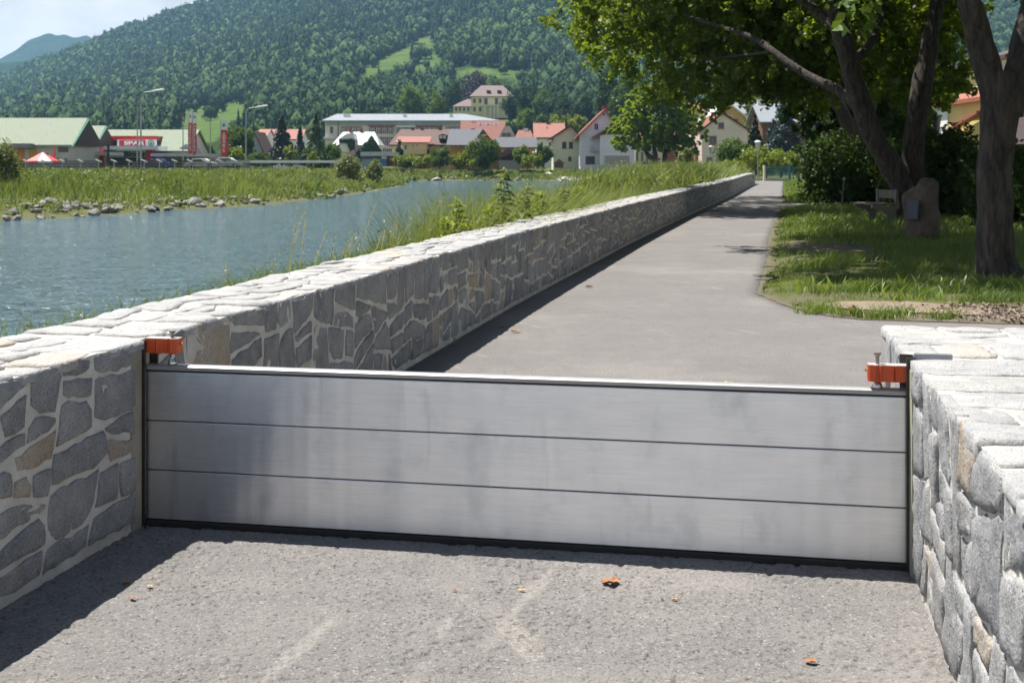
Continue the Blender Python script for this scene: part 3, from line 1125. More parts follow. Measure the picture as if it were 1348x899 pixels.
def tree(name, label, px, ytop, ybase, wpx, Y, style, seed, n=None, group=None, trunk_frac=0.16, cat='tree'):
    mats = {'round': M_LEAFM, 'dark': M_LEAFD, 'light': M_LEAFL, 'yellow': M_LEAFY, 'conifer': M_CONIF, 'blue': M_BLUE, 'larch': M_LARCH, 'copper': M_COPPER,
            'bush': M_LEAFM, 'bushlight': M_LEAFY, 'willow': M_WILLOW, 'bushdark': M_LEAFD, 'cypress': M_CONIF, 'pine': M_LEAFM}
    r = np.random.default_rng(seed)
    zb, zt = Z_at(ybase, Y), Z_at(ytop, Y)
    H, rad = zt - zb, wpx / 2 / F * Y
    t = thing(name, label, cat, (X_at(px, Y), Y, zb), r.uniform(0, 6.28), group)
    cone = style in ('conifer', 'blue', 'larch')
    bush = style.startswith('bush') or style in ('cypress', 'willow', 'pine')
    cb = H * (0.03 if bush else 0.06 if cone else trunk_frac)
    area = wpx * (ybase - ytop)
    n = n or int(min(9000, max(500, area * 2.2)))
    lf = max(0.14, min(0.75, 3.6 / F * Y))
    tr = max(0.06, rad * 0.06)
    m = MB()
    m.tube([(0, 0, -0.3), (0.02 * rad, 0, H * 0.35), (0, 0.03 * rad, H * 0.8)], [tr * 1.3, tr, tr * 0.35], 7)
    if not cone:
        for k in range(5):
            a = k * 1.26 + r.uniform(-.3, .3)
            m.tube([(0, 0, cb * 0.8 + H * 0.05 * k), (rad * .35 * math.cos(a), rad * .35 * math.sin(a), H * (0.42 + .04 * k)), (rad * .65 * math.cos(a), rad * .65 * math.sin(a), H * (.62 + .03 * k))],
                   [tr * .6, tr * .35, tr * .12], 5)
    m.build('trunk', M_BARK, t)
    if cone:
        crown('crown', t, mats[style], n, lf, rad, rad, cb, H, r, 'cone', clumps=int(60 + n / 60), spread=0.22)
    elif style == 'cypress':
        crown('crown', t, mats[style], n, lf, rad, rad, cb, H, r, 'egg', clumps=16, spread=0.45)
    else:
        crown('crown', t, mats[style], n, lf, rad * 0.9, rad * 0.9, cb, H * 0.97, r, 'egg' if style in ('dark',) else 'round', clumps=int(16 + min(40, area / 60)), spread=0.34 if not bush else 0.42, hollow=0.5)
    return t


# ------------------------------------------------------------------ grass
def blades(x, y, z, h, w, r, lean=0.35, name='grass', mat_=None, tint=None, wind=(0.0, 0.0)):
    n = len(x)
    a = r.random(n) * 2 * math.pi
    dx, dy = np.cos(a), np.sin(a)
    l = h * lean * (0.3 + r.random(n))
    b = r.random(n) * 2 * math.pi
    lx, ly = np.cos(b) * l + wind[0] * h, np.sin(b) * l + wind[1] * h
    P = np.stack([x, y, z], 1)
    W = np.stack([dx * w, dy * w, 0 * w], 1) * 0.5
    mid = P + np.stack([lx * 0.3, ly * 0.3, h * 0.55], 1)
    tip = P + np.stack([lx, ly, h * (1 - 0.12 * lean)], 1)
    v = np.stack([P - W, P + W, mid - W * 0.8, mid + W * 0.8, tip], 1).reshape(-1, 3)
    i = np.arange(n) * 5
    q = np.stack([i, i + 1, i + 3, i + 2], 1)
    t = np.stack([i + 2, i + 3, i + 4], 1)
    tt = r.random(n) if tint is None else tint
    return v, q, t, np.repeat(tt, 5)


class Acc:
    def __init__(s):
        s.v, s.q, s.t, s.a, s.n = [], [], [], [], 0

    def add(s, v, q, t, a):
        s.v.append(v)
        s.q.append(q + s.n)
        if t is not None:
            s.t.append(t + s.n)
        s.a.append(a)
        s.n += len(v)

    def build(s, name, mat_, parent=None):
        return link(name, np_mesh(name, np.concatenate(s.v), np.concatenate(s.q), np.concatenate(s.t) if s.t else None, tint=np.concatenate(s.a)), mat_, parent)


# lawn right of the path
g = Acc()
r = np.random.default_rng(3)
for (x0, x1, y0, y1, dens, w, h0) in ((2.6, 8.6, 11.9, 16.5, 1700, 0.006, 0.048), (2.8, 13, 16.5, 26, 620, 0.010, 0.065), (5, 24, 26, 45, 150, 0.020, 0.085), (10, 34, 45, 112, 40, 0.035, 0.12)):
    n = int((x1 - x0) * (y1 - y0) * dens)
    x, y = r.uniform(x0, x1, n), r.uniform(y0, y1, n)
    e = x - edge_x(y)
    track = (y > 44.2 - (x - 10) * 0.13) & (y < 47.6 - (x - 10) * 0.17)
    slab = (y < 12.72) & (x > 3.25) & (r.random(n) > 0.05)
    slab |= (y < 12.95) & (y > 11.8) & (x > 3.15) & (x < 4.7)
    tuft = smooth(0.2, 0.7, vnoise(x, y, 0.35))
    vis = (np.abs((x / y) * F + 674) < 1500)
    keep = (e > -0.06 + 0.08 * r.random(n)) & (~track) & (~slab) & (r.random(n) > soil_at(x, y) * np.where(e < .3, .65, 1.05)) & (r.random(n) < 0.15 + 0.95 * tuft) & vis
    x, y, e, tuft = x[keep], y[keep], e[keep], tuft[keep]
    h = h0 * (0.5 + 0.9 * r.random(len(x)) + 0.8 * tuft) * (0.7 + 0.7 * smooth(0, 1.2, e))
    g.add(*blades(x, y, terrain(x, y) - 0.01, h, w * (0.7 + .6 * r.random(len(x))), r, 0.7, tint=np.clip(0.6 * vnoise(x, y, 0.8) + 0.4 * r.random(len(x)), 0, 1), wind=(.15, -.1)))
# broad weeds among the grass, by the gravel edge
n = 900
x, y = r.uniform(3.2, 8.5, n), r.uniform(12.4, 15.0, n)
k = (x - edge_x(y) > 0.4) & (vnoise(x, y, 0.5) > 0.5) & (y > 12.75 + 0.0 * x)
x, y = x[k], y[k]
g.add(*blades(x, y, terrain(x, y), r.uniform(.08, .22, len(x)), r.uniform(.014, .034, len(x)), r, 0.8, tint=r.uniform(.6, 1, len(x))))
# lush tufts on the slab's front edge
for cx, cy in ((3.05, 12.1), (3.35, 11.85), (3.62, 11.75), (3.75, 11.95), (3.15, 12.4), (4.15, 11.7)):
    n = 170
    x, y = r.normal(cx, .11, n), r.normal(cy, .06, n)
    g.add(*blades(x, y, np.full(n, -0.01), r.uniform(.05, .17, n), r.uniform(.005, .011, n), r, 0.9, tint=r.uniform(.3, 1, n)))
tag(g.build('lawn_grass', M_GRASS), kind='stuff')

# concrete slab and gravel behind the stub wall
v = np.array([(x, y, 0.034 + 0.006 * math.sin(x * 9 + y)) for x, y in ((3.35, 12.35), (3.18, 12.62), (3.5, 12.9), (4.2, 12.92), (4.55, 12.6), (4.75, 12.1), (4.6, 11.7), (3.9, 11.95))])
me = bpy.data.meshes.new('slab')
me.from_pydata([tuple(p) for p in v] + [(p[0], p[1], -.05) for p in v], [], [tuple(range(8))[::-1]] + [(i, (i + 1) % 8, 8 + (i + 1) % 8, 8 + i) for i in range(8)])
tag(link('concrete_slab', me, mat('tan_concrete', (0.235, 0.18, 0.13), (0.17, 0.13, 0.095), 4, 0.95, bs=.4, bscale=30)), 'flat tan concrete slab sunk in the lawn edge behind the stub wall', 'slab')
n = 5200
x, y = r.uniform(3.3, 7.5, n), r.uniform(10.4, 12.7, n)
k = (y > 11.05) & (x > 4.3 + .5 * (r.random(n) - .5)) & (x - edge_x(np.clip(y, 11.2, 118)) > .05) & (r.random(n) > smooth(12.4, 12.75, y))
x, y = x[k], y[k]
v, q = leaf_cards(np.stack([x, y, terrain(x, y) + 0.012], 1), r.uniform(.02, .055, len(x)), r, np.array([[0, 0, 1.2]]), 0.8, 0.6)
tag(link('gravel', np_mesh('gravel', v, q, tint=np.repeat(r.random(len(x)), 4)), leaf_mat('gravel_stone', (0.16, 0.125, 0.10), (0.34, 0.28, 0.23), 0.0, gloss=0)), kind='stuff')

# grass on both river banks
g = Acc()
n = 300000
x, y = r.uniform(-75, 40, n), r.uniform(24, 215, n)
df, dn = seg_dist(x, y, FAR), seg_dist(x, y, NEAR)
ins = in_poly(x, y, FAR + NEAR)
pxs = x / y * F + 674
k = (~ins) & (df < dn) & (pxs > -60) & (pxs < 1050) & (df > 0.25) & (r.random(n) < .45 + smooth(1, 5, df) * 1.1) & (r.random(n) < 0.25 + 0.75 * smooth(40, 10, df)) & (x < 32)
x, y, df = x[k], y[k], df[k]
rough = vnoise(x, y, 5.0)
lump = smooth(.45, .75, vnoise(x + 70, y, 2.2))
h = 0.8 * (0.20 + (0.45 * rough + .55 * lump) * (.4 + .6 * r.random(len(x)))) * (0.6 + 0.8 * smooth(40, 8, df))
g.add(*blades(x, y, terrain(x, y) - .03, h, np.maximum(0.035, 0.0009 * y) * (0.6 + .8 * r.random(len(x))), r, 0.55, tint=np.clip(0.65 * vnoise(x, y, 3.0) + 0.4 * r.random(len(x)), 0, 1), wind=(.1, 0)))
tag(g.build('bank_grass', M_GRASSB), kind='stuff')
print('far bank blades', len(x))

def herb_clumps(name, x, y, rad, h, per, leaf, mat_, r):
    n = len(x)
    c = np.repeat(np.stack([x, y, terrain(x, y)], 1), per, 0)
    o_ = r.normal(size=(n * per, 3)) * .5
    o_ /= np.maximum(1, np.linalg.norm(o_, axis=1, keepdims=True))
    o_[:, 2] = np.abs(o_[:, 2])
    c = c + o_ * np.repeat(np.stack([rad, rad, h], 1), per, 0)
    v, q = leaf_cards(c, np.repeat(leaf, per) * (.5 + r.random(n * per)), r, np.array([[0, -.3, .6]]), .5)
    t = np.clip(np.repeat(r.random(n), per) * .6 + .4 * r.random(n * per), 0, 1)
    tag(link(name, np_mesh(name, v, q, tint=np.repeat(t, 4)), mat_), kind='stuff')


n = 1500
x, y = r.uniform(-40, 26, n), r.uniform(46, 205, n)
df, dn = seg_dist(x, y, FAR), seg_dist(x, y, NEAR)
pxs = x / y * F + 674
k = (~in_poly(x, y, FAR + NEAR)) & (df < dn) & (pxs > -40) & (pxs < 1000) & (df > .8) & (r.random(n) < smooth(45, 4, df) + .1)
x, y = x[k], y[k]
herb_clumps('bank_herbs', x, y, r.uniform(.3, 1.1, len(x)), r.uniform(.25, .95, len(x)), 70, .05 + y * .0016, M_WILLOW, r)
k = r.random(len(x)) < .45
herb_clumps('bank_undergrowth', x[k] + 1.5, y[k] + 1, r.uniform(.3, 1.0, k.sum()), r.uniform(.3, .9, k.sum()), 70, .05 + y[k] * .0016, M_LEAFM, r)

g = Acc()
# river side of the wall: short at first, then waist high
def behind(s, off):
    x = np.interp(s, _s, _px)
    y = np.interp(s, _s, _py)
    tx, ty = np.interp(s, _s, _tx), np.interp(s, _s, _ty)
    return x - ty * off, y + tx * off

for s0, s1, o0, o1, n, h0, h1, w in ((3.0, 7, .65, 1.1, 60, .62, .98, .007), (7, 12, .65, 1.5, 420, .70, 1.25, .008), (8.5, 17, .65, 1.8, 3600, .75, 1.5, .009), (12, 20, .65, 1.8, 3000, .8, 1.55, .011), (15, 30, .65, 1.8, 2500, .65, 1.2, .012),
                                     (28, 50, .65, 2.2, 2300, .55, 1.0, .020), (45, 96, .7, 6.5, 11000, 0.8, 1.6, .05)):
    s = r.uniform(s0, s1, n)
    off = r.uniform(o0, o1, n)
    x, y = behind(s, off)
    z = np.maximum(terrain(x, y), -0.7)
    h = r.uniform(h0, h1, n) * (0.75 + 0.5 * vnoise(x, y, 1.7)) - 0.4 * (z + 0.1).clip(-1, 0)
    g.add(*blades(x, y, z, h, w * (0.6 + .8 * r.random(n)), r, 0.62, tint=np.clip(0.5 * vnoise(x, y, 1.5) + .5 * r.random(n), 0, 1), wind=(.10, -.04)))
for s0, s1, n, w in ((-7, 6, 16000, .010), (6, 20, 14000, .014), (20, 50, 12000, .026), (50, 92, 6000, .05)):     # short grass down to the water
    s = r.uniform(s0, s1, n)
    x, y = behind(s, r.uniform(.62, 6.5, n))
    z = terrain(x, y)
    k = (z > -.72) & (vnoise(x, y, .7) + .35 * r.random(n) > .42)
    x, y, z = x[k], y[k], z[k]
    h = r.uniform(.10, .42, len(x)) * (0.6 + 0.8 * vnoise(x, y, 1.3))
    g.add(*blades(x, y, z - .02, h, w * (.6 + .8 * r.random(len(x))), r, .7, tint=np.clip(.5 * vnoise(x, y, 1.1) + .45 * r.random(len(x)), 0, 1)))
tag(g.build('river_wall_grass', M_GRASSB), kind='stuff')

s = np.concatenate([r.uniform(9, 22, 46), r.uniform(22, 48, 26), r.uniform(45, 97, 150)])
x, y = behind(s, np.where(s > 45, r.uniform(.8, 6.5, len(s)), r.uniform(.75, 2.4, len(s))))
herb_clumps('river_wall_herbs', x, y, r.uniform(.2, .55, len(x)) * (1 + s / 70), r.uniform(.7, 1.25, len(x)) * np.where(s > 45, 1.25, 1.0), 80, .035 + y * .0016, M_WILLOW, r)

# tall seeding grass stalks with plumes, standing behind the wall
g = Acc()
for s0, s1, n in ((3.4, 7, 20), (7, 12, 36), (12, 26, 60)):
    s = r.uniform(s0, s1, n)
    x, y = behind(s, r.uniform(.66, 1.3, n))
    z = terrain(x, y)
    for i in range(n):
        h = r.uniform(.95, 1.38)
        wx, wy = r.uniform(.05, .26), r.uniform(-.2, .1)
        m = 7
        f = np.linspace(0, 1, m)
        cx, cy, cz = x[i] + wx * h * f ** 2.2, y[i] + wy * h * f ** 2.2, z[i] + h * f * (1 - .08 * f)
        ww = 0.0013 * (1 + y[i] / 14)
        c = np.stack([cx, cy, cz], 1)
        vv = np.concatenate([c + [ww, 0, 0], c - [ww, 0, 0]])
        a = np.arange(m - 1)
        g.add(vv, np.stack([a, a + 1, a + 1 + m, a + m], 1), None, np.full(2 * m, r.uniform(.3, .8)))
        hp = 26
        ft = r.uniform(.78, 1.0, hp)
        pc = np.stack([x[i] + wx * h * ft ** 2.2, y[i] + wy * h * ft ** 2.2, z[i] + h * ft * (1 - .08 * ft)], 1) + r.normal(0, .007, (hp, 3))
        v, q = leaf_cards(pc, r.uniform(.010, .024, hp), r, np.array([[0, -.5, 0.2]]), 0.4)
        g.add(v, q, None, np.full(len(v), r.uniform(.6, 1)))
tag(g.build('seeding_grass_stalks', M_STALK), kind='stuff')


def leafy_stem(label, px, ytop, Y, seed, lean=(0.0, 0.0), leaf=0.075, curl=False, mat_=None, wide=1.0):
    """nettle-like plant: stem with opposite pairs of pointed leaves"""
    r = np.random.default_rng(seed)
    while X_at(px, Y) > float(wall_x(Y)) - .74:      # it grows on the river side of the wall
        Y += 0.1
    leaf *= 1.1 * max(1.0, Y / 10.6)
    x0 = X_at(px, Y)
    z0, zt = float(terrain(np.array([x0]), np.array([Y]))[0]), Z_at(ytop, Y)
    t = thing('tall_weed', label, 'plant', (x0, Y, z0), 0, 'tall weeds behind the river wall')
    H = zt - z0
    f = np.linspace(0, 1, 9)
    pts = np.stack([lean[0] * f ** 2 * H, lean[1] * f ** 2 * H, f * H], 1)
    MB().tube([tuple(p) for p in pts], [0.008 * (1 - .7 * a) for a in f], 6).build('stem', mat('green_stem', (0.10, 0.15, 0.04), None, 9, 0.6), t)
    vs, qs, n = [], [], 0
    k = int(H / 0.040)
    for i in range(k):
        a = 0.25 + 0.75 * i / k
        c = np.array([lean[0] * a * a * H, lean[1] * a * a * H, a * H])
        th = i * 1.57 + r.uniform(-.6, .6)
        for sgn in (0, math.pi):
            L = leaf * wide * (1.15 - 0.65 * max(0, (a - .5) * 2)) * r.uniform(.55, 1.3)
            d = np.array([math.cos(th + sgn), math.sin(th + sgn), r.uniform(-.15, .5) if not curl else r.uniform(-.45, .35)])
            s = np.array([-d[1], d[0], 0]) * L * 0.27
            m1 = c + d * L * 0.42 + np.array([0, 0, .012])
            tip = c + d * L + np.array([0, 0, -L * .35])
            vs += [c, m1 + s, tip, m1 - s]
            qs.append((n, n + 1, n + 2, n + 3))
            n += 4
    vs = np.array(vs)
    link('leaves', np_mesh('leaves', vs, np.array(qs), tint=np.repeat(r.random(len(qs)), 4)), mat_ or M_LEAFY, t)
    return t


leafy_stem('tall nettle with paired leaves, leftmost big weed behind the river wall', 601, 258, 10.6, 1, leaf=.125)
leafy_stem('bushy weed just right of the tallest nettle behind the river wall', 585, 283, 10.9, 2, leaf=.125)
leafy_stem('slender leafy weed leaning right among the grass behind the river wall', 632, 262, 11.8, 3, lean=(.12, 0), leaf=.11)
leafy_stem('tallest weed behind the river wall, with drooping pale tip leaves', 661, 219, 13.2, 4, lean=(.02, 0), leaf=.13, curl=True, mat_=M_WILLOW, wide=.95)
leafy_stem('curving grey green weed beside the tallest one behind the river wall', 676, 240, 13.6, 5, lean=(.16, 0), leaf=.13, curl=True, mat_=M_WILLOW)
leafy_stem('low weed with bright leaves in the grass fringe behind the river wall', 615, 288, 11.2, 6, leaf=.11)

leafy_stem('pale leafy weed between the nettles and the tallest weed behind the river wall', 645, 268, 14, 7, lean=(.05, 0), leaf=.12, mat_=M_WILLOW)
leafy_stem('leafy weed in the thick grass right of the tallest weed behind the river wall', 700, 250, 15, 8, lean=(.10, 0), leaf=.12)
leafy_stem('arching weed with narrow leaves further along the fringe behind the river wall', 722, 244, 16, 9, lean=(.2, 0), leaf=.12, mat_=M_WILLOW)
leafy_stem('rightmost leafy weed of the fringe behind the river wall', 752, 244, 17, 10, lean=(.1, 0), leaf=.11)

# ------------------------------------------------------------------ rocks of the far bank
def rock_mesh(seed):
    bm = bmesh.new()
    bmesh.ops.create_icosphere(bm, subdivisions=2, radius=0.5)
    rr = random.Random(seed)
    o = Vector((rr.uniform(0, 50), rr.uniform(0, 50), rr.uniform(0, 50)))
    cuts = [Vector((rr.gauss(0, 1), rr.gauss(0, 1), rr.gauss(0, 1))).normalized() for _ in range(13)]
    for v_ in bm.verts:
        p = v_.co.copy()
        for c in cuts:
            d = p.dot(c)
            if d > 0.30:
                p -= c * (d - 0.30)
        v_.co = p * (1 + 0.16 * mnoise.noise(p * 2.2 + o))
        v_.co.z *= 0.72
    me = bpy.data.meshes.new('rock')
    bm.to_mesh(me)
    bm.free()
    return me


M_ROCK = mat('pale_limestone', (0.30, 0.28, 0.26), (0.15, 0.145, 0.14), 1.6, 0.9, bs=.6, bscale=9, bdist=.05)
M_ROCKW = mat('white_limestone', (0.52, 0.49, 0.44), (0.33, 0.31, 0.28), 1.3, 0.9, bs=.6, bscale=9, bdist=.05)
rocks = [rock_mesh(k) for k in range(7)]
for m_ in rocks:
    m_.materials.append(M_ROCK)
rocks_w = [m_.copy() for m_ in rocks]
for m_ in rocks_w:
    m_.materials.clear()
    m_.materials.append(M_ROCKW)


def scatter_rocks(px0, px1, n, off, size, label, group, white, seed):
    rr = random.Random(seed)
    fx = [p for p in FAR]
    for k in range(n):
        px = px0 + (px1 - px0) * (k + rr.random()) / n
        # walk along the shoreline to the point seen at this column
        best = None
        for (ax, ay), (bx, by) in zip(fx[3:-1], fx[4:]):
            pa, pb = ax / ay * F + 674, bx / by * F + 674
            if min(pa, pb) <= px <= max(pa, pb):
                t = (px - pa) / (pb - pa) if pb != pa else 0
                c = (ax + (bx - ax) * t, ay + (by - ay) * t)
                if best is None or (white and c[1] > best[1]) or (not white and c[1] < best[1]):
                    best = c
        if best is None:
            continue
        o_ = rr.uniform(*off) * (0.5 + rr.random())
        x, y = best[0] + rr.uniform(-.5, .5) - 0.25 * o_, best[1] + o_
        s = rr.uniform(*size) * (1.4 if rr.random() < .12 else 1)
        z = float(terrain(np.array([x]), np.array([y]))[0])
        ob = bpy.data.objects.new('bank_rock', rr.choice(rocks_w if white else rocks))
        COL.objects.link(ob)
        ob.location = (x, y, z + s * .14)
        ob.scale = (s * rr.uniform(.9, 1.6), s * rr.uniform(.8, 1.2), s * rr.uniform(.7, 1.1))
        ob.rotation_euler = (rr.uniform(-.4, .4), rr.uniform(-.4, .4), rr.uniform(0, 6.28))
        tag(ob, label, 'rock', group)


scatter_rocks(-15, 345, 105, (0.0, 6.0), (.22, .66), 'rough grey rock at the foot of the grassy bank across the river', 'rocks along the near curve of the far bank', False, 1)
scatter_rocks(345, 520, 14, (0.0, 2.0), (.3, .6), 'rough grey rock at the foot of the grassy bank across the river', 'rocks along the near curve of the far bank', False, 2)
scatter_rocks(540, 745, 34, (0.0, 5.0), (.4, .9), 'pale rock at the waterline below the houses', 'pale rocks along the straight shore', True, 3)
scatter_rocks(745, 838, 84, (0.0, 13.0), (.5, 1.3), 'white rock in the heap on the shore below the lilac house', 'white rocks heaped on the shore', True, 4)

# ------------------------------------------------------------------ old trees beside the path
def limb(m, pts, rads, sides=11, r=None):
    """smooth a coarse poly-line and sweep it"""
    P = [Vector(p) for p in pts]
    out, ro = [], []
    for i in range(len(P) - 1):
        p0, p1, p2, p3 = P[max(i - 1, 0)], P[i], P[i + 1], P[min(i + 2, len(P) - 1)]
        for k in range(5):
            t = k / 5
            q_ = 0.5 * ((2 * p1) + (p2 - p0) * t + (2 * p0 - 5 * p1 + 4 * p2 - p3) * t * t + (3 * p1 - p0 - 3 * p2 + p3) * t ** 3)
            out.append(q_)
            ro.append(rads[i] + (rads[i + 1] - rads[i]) * t)
    out.append(P[-1])
    ro.append(rads[-1])
    m.tube(out, ro, sides)


def rough_trunk(o, amp, sc):
    for v_ in o.data.vertices:
        p = v_.co
        n = Vector((mnoise.noise(p * sc), mnoise.noise(p * sc + Vector((9, 3, 1))), 0))
        v_.co = p + n * amp
    for p in o.data.polygons:
        p.use_smooth = True


def leaf_clouds(name, parent, mat_, blobs, leaf, r, up=0.55):
    """blobs: (x, y, z, rx, ry, rz, n) leaf clouds, each broken into twigs of leaves"""
    V_, Q_, T_, n0 = [], [], [], 0
    for (x, y, z, rx, ry, rz, n) in blobs:
        k = max(4, n // 26)
        d = unit(r.normal(size=(k, 3))) * (r.random((k, 1)) ** 0.45)
        cc = d * np.array([rx, ry, rz]) + np.array([x, y, z])
        ci = r.integers(0, k, n)
        tw = unit(d + r.normal(size=(k, 3)) * .6) * 0.34
        along = r.random((n, 1))
        c = cc[ci] + tw[ci] * along + r.normal(size=(n, 3)) * 0.085
        c[:, 2] -= 0.10 * along[:, 0]
        v, q = leaf_cards(c, leaf * (0.65 + 0.7 * r.random(n)), r, np.array([[0, 0, up]]), 0.62, 0.25)
        V_.append(v)
        Q_.append(q + n0)
        T_.append(np.repeat(np.clip(0.5 * r.random(k)[ci] + 0.5 * r.random(n), 0, 1), 4))
        n0 += len(v)
    return link(name, np_mesh(name, np.concatenate(V_), np.concatenate(Q_), tint=np.concatenate(T_)), mat_, parent)


def W(px, py, Y):
    return (X_at(px, Y), Y, Z_at(py, Y))


def rel(p, o):
    return (p[0] - o[0], p[1] - o[1], p[2] - o[2])


# tree nearest the camera, forked thick trunk
YA = 15.5
oA = (X_at(1313, YA), YA, 0.05)
tA = thing('maple_tree', 'thick forked dark trunk nearest the stub wall, tree at the right edge of the lawn', 'tree', oA, 0, 'old trees beside the path')
m = MB()
limb(m, [rel(W(1316, 366, YA), oA), rel(W(1311, 340, YA), oA), rel(W(1309, 260, YA), oA), rel(W(1311, 190, YA), oA), rel(W(1318, 130, YA), oA), rel(W(1319, 95, YA), oA)], [0.33, 0.25, 0.215, 0.22, 0.235, 0.23], 18)
limb(m, [rel(W(1314, 150, YA), oA), rel(W(1303, 100, YA), oA), rel(W(1288, 50, YA), oA), rel(W(1272, -10, YA), oA), rel(W(1240, -120, YA + .5), oA), rel(W(1180, -260, YA + 1.5), oA)], [0.19, 0.175, 0.155, 0.14, 0.12, 0.07], 13)
limb(m, [rel(W(1326, 150, YA), oA), rel(W(1340, 95, YA), oA), rel(W(1352, 40, YA), oA), rel(W(1368, -30, YA), oA), rel(W(1420, -180, YA - .5), oA), rel(W(1480, -300, YA - 1), oA)], [0.19, 0.165, 0.15, 0.14, 0.11, 0.06], 13)
limb(m, [rel(W(1272, -10, YA), oA), rel(W(1300, -150, YA + 2), oA), rel(W(1290, -300, YA + 4), oA)], [0.10, 0.08, 0.04], 9)
o = m.build('trunk', M_BARK, tA)
rough_trunk(o, 0.035, 3.0)
rA = np.random.default_rng(41)
blobs = []
for k in range(150):
    y, z = rA.uniform(0.2, 11.5), rA.uniform(5.0, 9.4)
    x = rA.uniform(-4.5 + .14 * y, 7.0)
    z = max(z, 1.46 + 235 / 1600 * (15.5 + y) + .9)
    blobs.append((x, y, z, 1.35, 1.35, .6, 900))
blobs.append((X_at(1128, 14.6) - oA[0], -0.9, Z_at(-4, 14.6) - oA[2], .30, .3, .16, 60))
leaf_clouds('crown', tA, M_LEAFM, blobs, 0.165, rA)

# double-trunked tree beyond the boulder
YB = 32.5
oB = (X_at(1199, YB), YB, 0.0)
tB = thing('maple_tree', 'double trunked maple behind the boulder whose branches hang over the path', 'tree', oB, 0, 'old trees beside the path')
m = MB()
limb(m, [rel(W(1200, 300, YB), oB), rel(W(1192, 262, YB), oB), rel(W(1176, 222, YB), oB), rel(W(1150, 180, YB), oB), rel(W(1128, 120, YB), oB), rel(W(1112, 60, YB), oB), rel(W(1098, 0, YB), oB), rel(W(1080, -120, YB + .4), oB)],
     [0.40, 0.30, 0.31, 0.29, 0.27, 0.25, 0.22, 0.13], 15)
limb(m, [rel(W(1203, 296, YB + .3), oB), rel(W(1201, 250, YB + .3), oB), rel(W(1203, 190, YB + .3), oB), rel(W(1211, 130, YB + .3), oB), rel(W(1222, 70, YB + .4), oB), rel(W(1236, -10, YB + .6), oB), rel(W(1262, -140, YB + 1), oB)],
     [0.38, 0.33, 0.30, 0.28, 0.25, 0.20, 0.12], 14)
limb(m, [rel(W(1146, 165, YB), oB), rel(W(1112, 125, YB + .8), oB), rel(W(1060, 98, YB + 2), oB), rel(W(1018, 68, YB + 3), oB), rel(W(985, 48, YB + 4), oB), rel(W(900, 20, YB + 5.5), oB)], [0.17, 0.15, 0.125, 0.105, 0.085, 0.04], 10)
limb(m, [rel(W(1118, 85, YB), oB), rel(W(1150, 50, YB + 1), oB), rel(W(1170, -20, YB + 2), oB)], [0.14, 0.11, 0.06], 9)
limb(m, [rel(W(1106, 40, YB), oB), rel(W(1040, -10, YB + 1.5), oB), rel(W(940, -60, YB + 3), oB), rel(W(860, -60, YB + 5), oB)], [0.14, 0.11, 0.08, 0.03], 9)
limb(m, [rel(W(1018, 68, YB + 3), oB), rel(W(960, 75, YB + 5), oB), rel(W(890, 80, YB + 6.5), oB), rel(W(840, 60, YB + 7), oB)], [0.06, 0.05, 0.035, 0.015], 7)
o = m.build('trunk', M_BARK, tB)
rough_trunk(o, 0.04, 2.4)
rB = np.random.default_rng(77)
blobs = []


def B(px, py, Y, rpx, rpy, n, ry=1.2):
    p = rel(W(px, py, Y), oB)
    blobs.append((p[0], p[1], p[2], rpx / F * Y, ry, rpy / F * Y, n))


# outline of the overhang as seen: ragged left end, drooping lower edge
for (px, py, rx, ry_, n) in ((775, 12, 26, 16, 330), (772, 48, 20, 14, 210), (800, 68, 24, 14, 220), (822, 88, 16, 12, 110), (838, 104, 10, 9, 55), (815, 30, 36, 20, 420), (862, 40, 40, 26, 600), (880, 85, 30, 24, 420),
                             (866, 118, 18, 13, 150), (905, 110, 28, 20, 380), (925, 60, 44, 34, 850), (950, 20, 60, 30, 900), (945, 118, 30, 20, 420), (985, 100, 38, 26, 650), (1010, 60, 50, 40, 1000), (1000, 15, 60, 28, 900),
                             (1040, 115, 34, 22, 520), (1070, 90, 40, 30, 700), (1060, 30, 60, 40, 1000), (1090, 125, 24, 18, 260), (880, 0, 60, 18, 700), (1110, 20, 50, 40, 700)):
    for dy in (0, 1):
        Y = YB + (8.5 if px < 850 else 7 if px < 940 else 5.5) + rB.uniform(-1.2, 1.6) + dy * 1.2
        B(px + rB.uniform(-6, 6), py + rB.uniform(-5, 5), Y, rx, ry_, int(n * 1.05), 1.3)
for (px, py, rx, ry_, n) in ((1150, 40, 50, 40, 900), (1170, 95, 40, 36, 700), (1215, 40, 50, 44, 800), (1235, 90, 34, 34, 620), (1246, 112, 18, 14, 160), (1218, 130, 22, 16, 260), (1180, 0, 60, 30, 700), (1246, 20, 36, 36, 600)):
    for dy in (0, 1):
        B(px, py, YB + 2.5 + dy * 2.0 + rB.uniform(-.6, .6), rx, ry_, int(n * 1.25), 1.4)
for k in range(72):                              # upper crown, above the frame
    x, y = rB.uniform(-8.0, 4.5), rB.uniform(1.0, 14.0)
    if x < -3.5 and y < 5:
        y += 5
    z = max(rB.uniform(5.6, 11.0), 1.46 + (190 if x < 0 else 300) / 1600 * (YB + y))
    blobs.append((x, y, z, 1.6, 1.6, .8, 1000))
for k in range(56):                              # part of the crown that reaches towards the camera, high above the frame
    x, y = rB.uniform(-6.0, 5.0), rB.uniform(-6.5, 1.0)
    blobs.append((x, y, rB.uniform(1.46 + 235 / 1600 * (YB + y) + .9, 10.5), 1.5, 1.5, .7, 900))
leaf_clouds('crown', tB, M_LEAF, blobs, 0.185, rB)

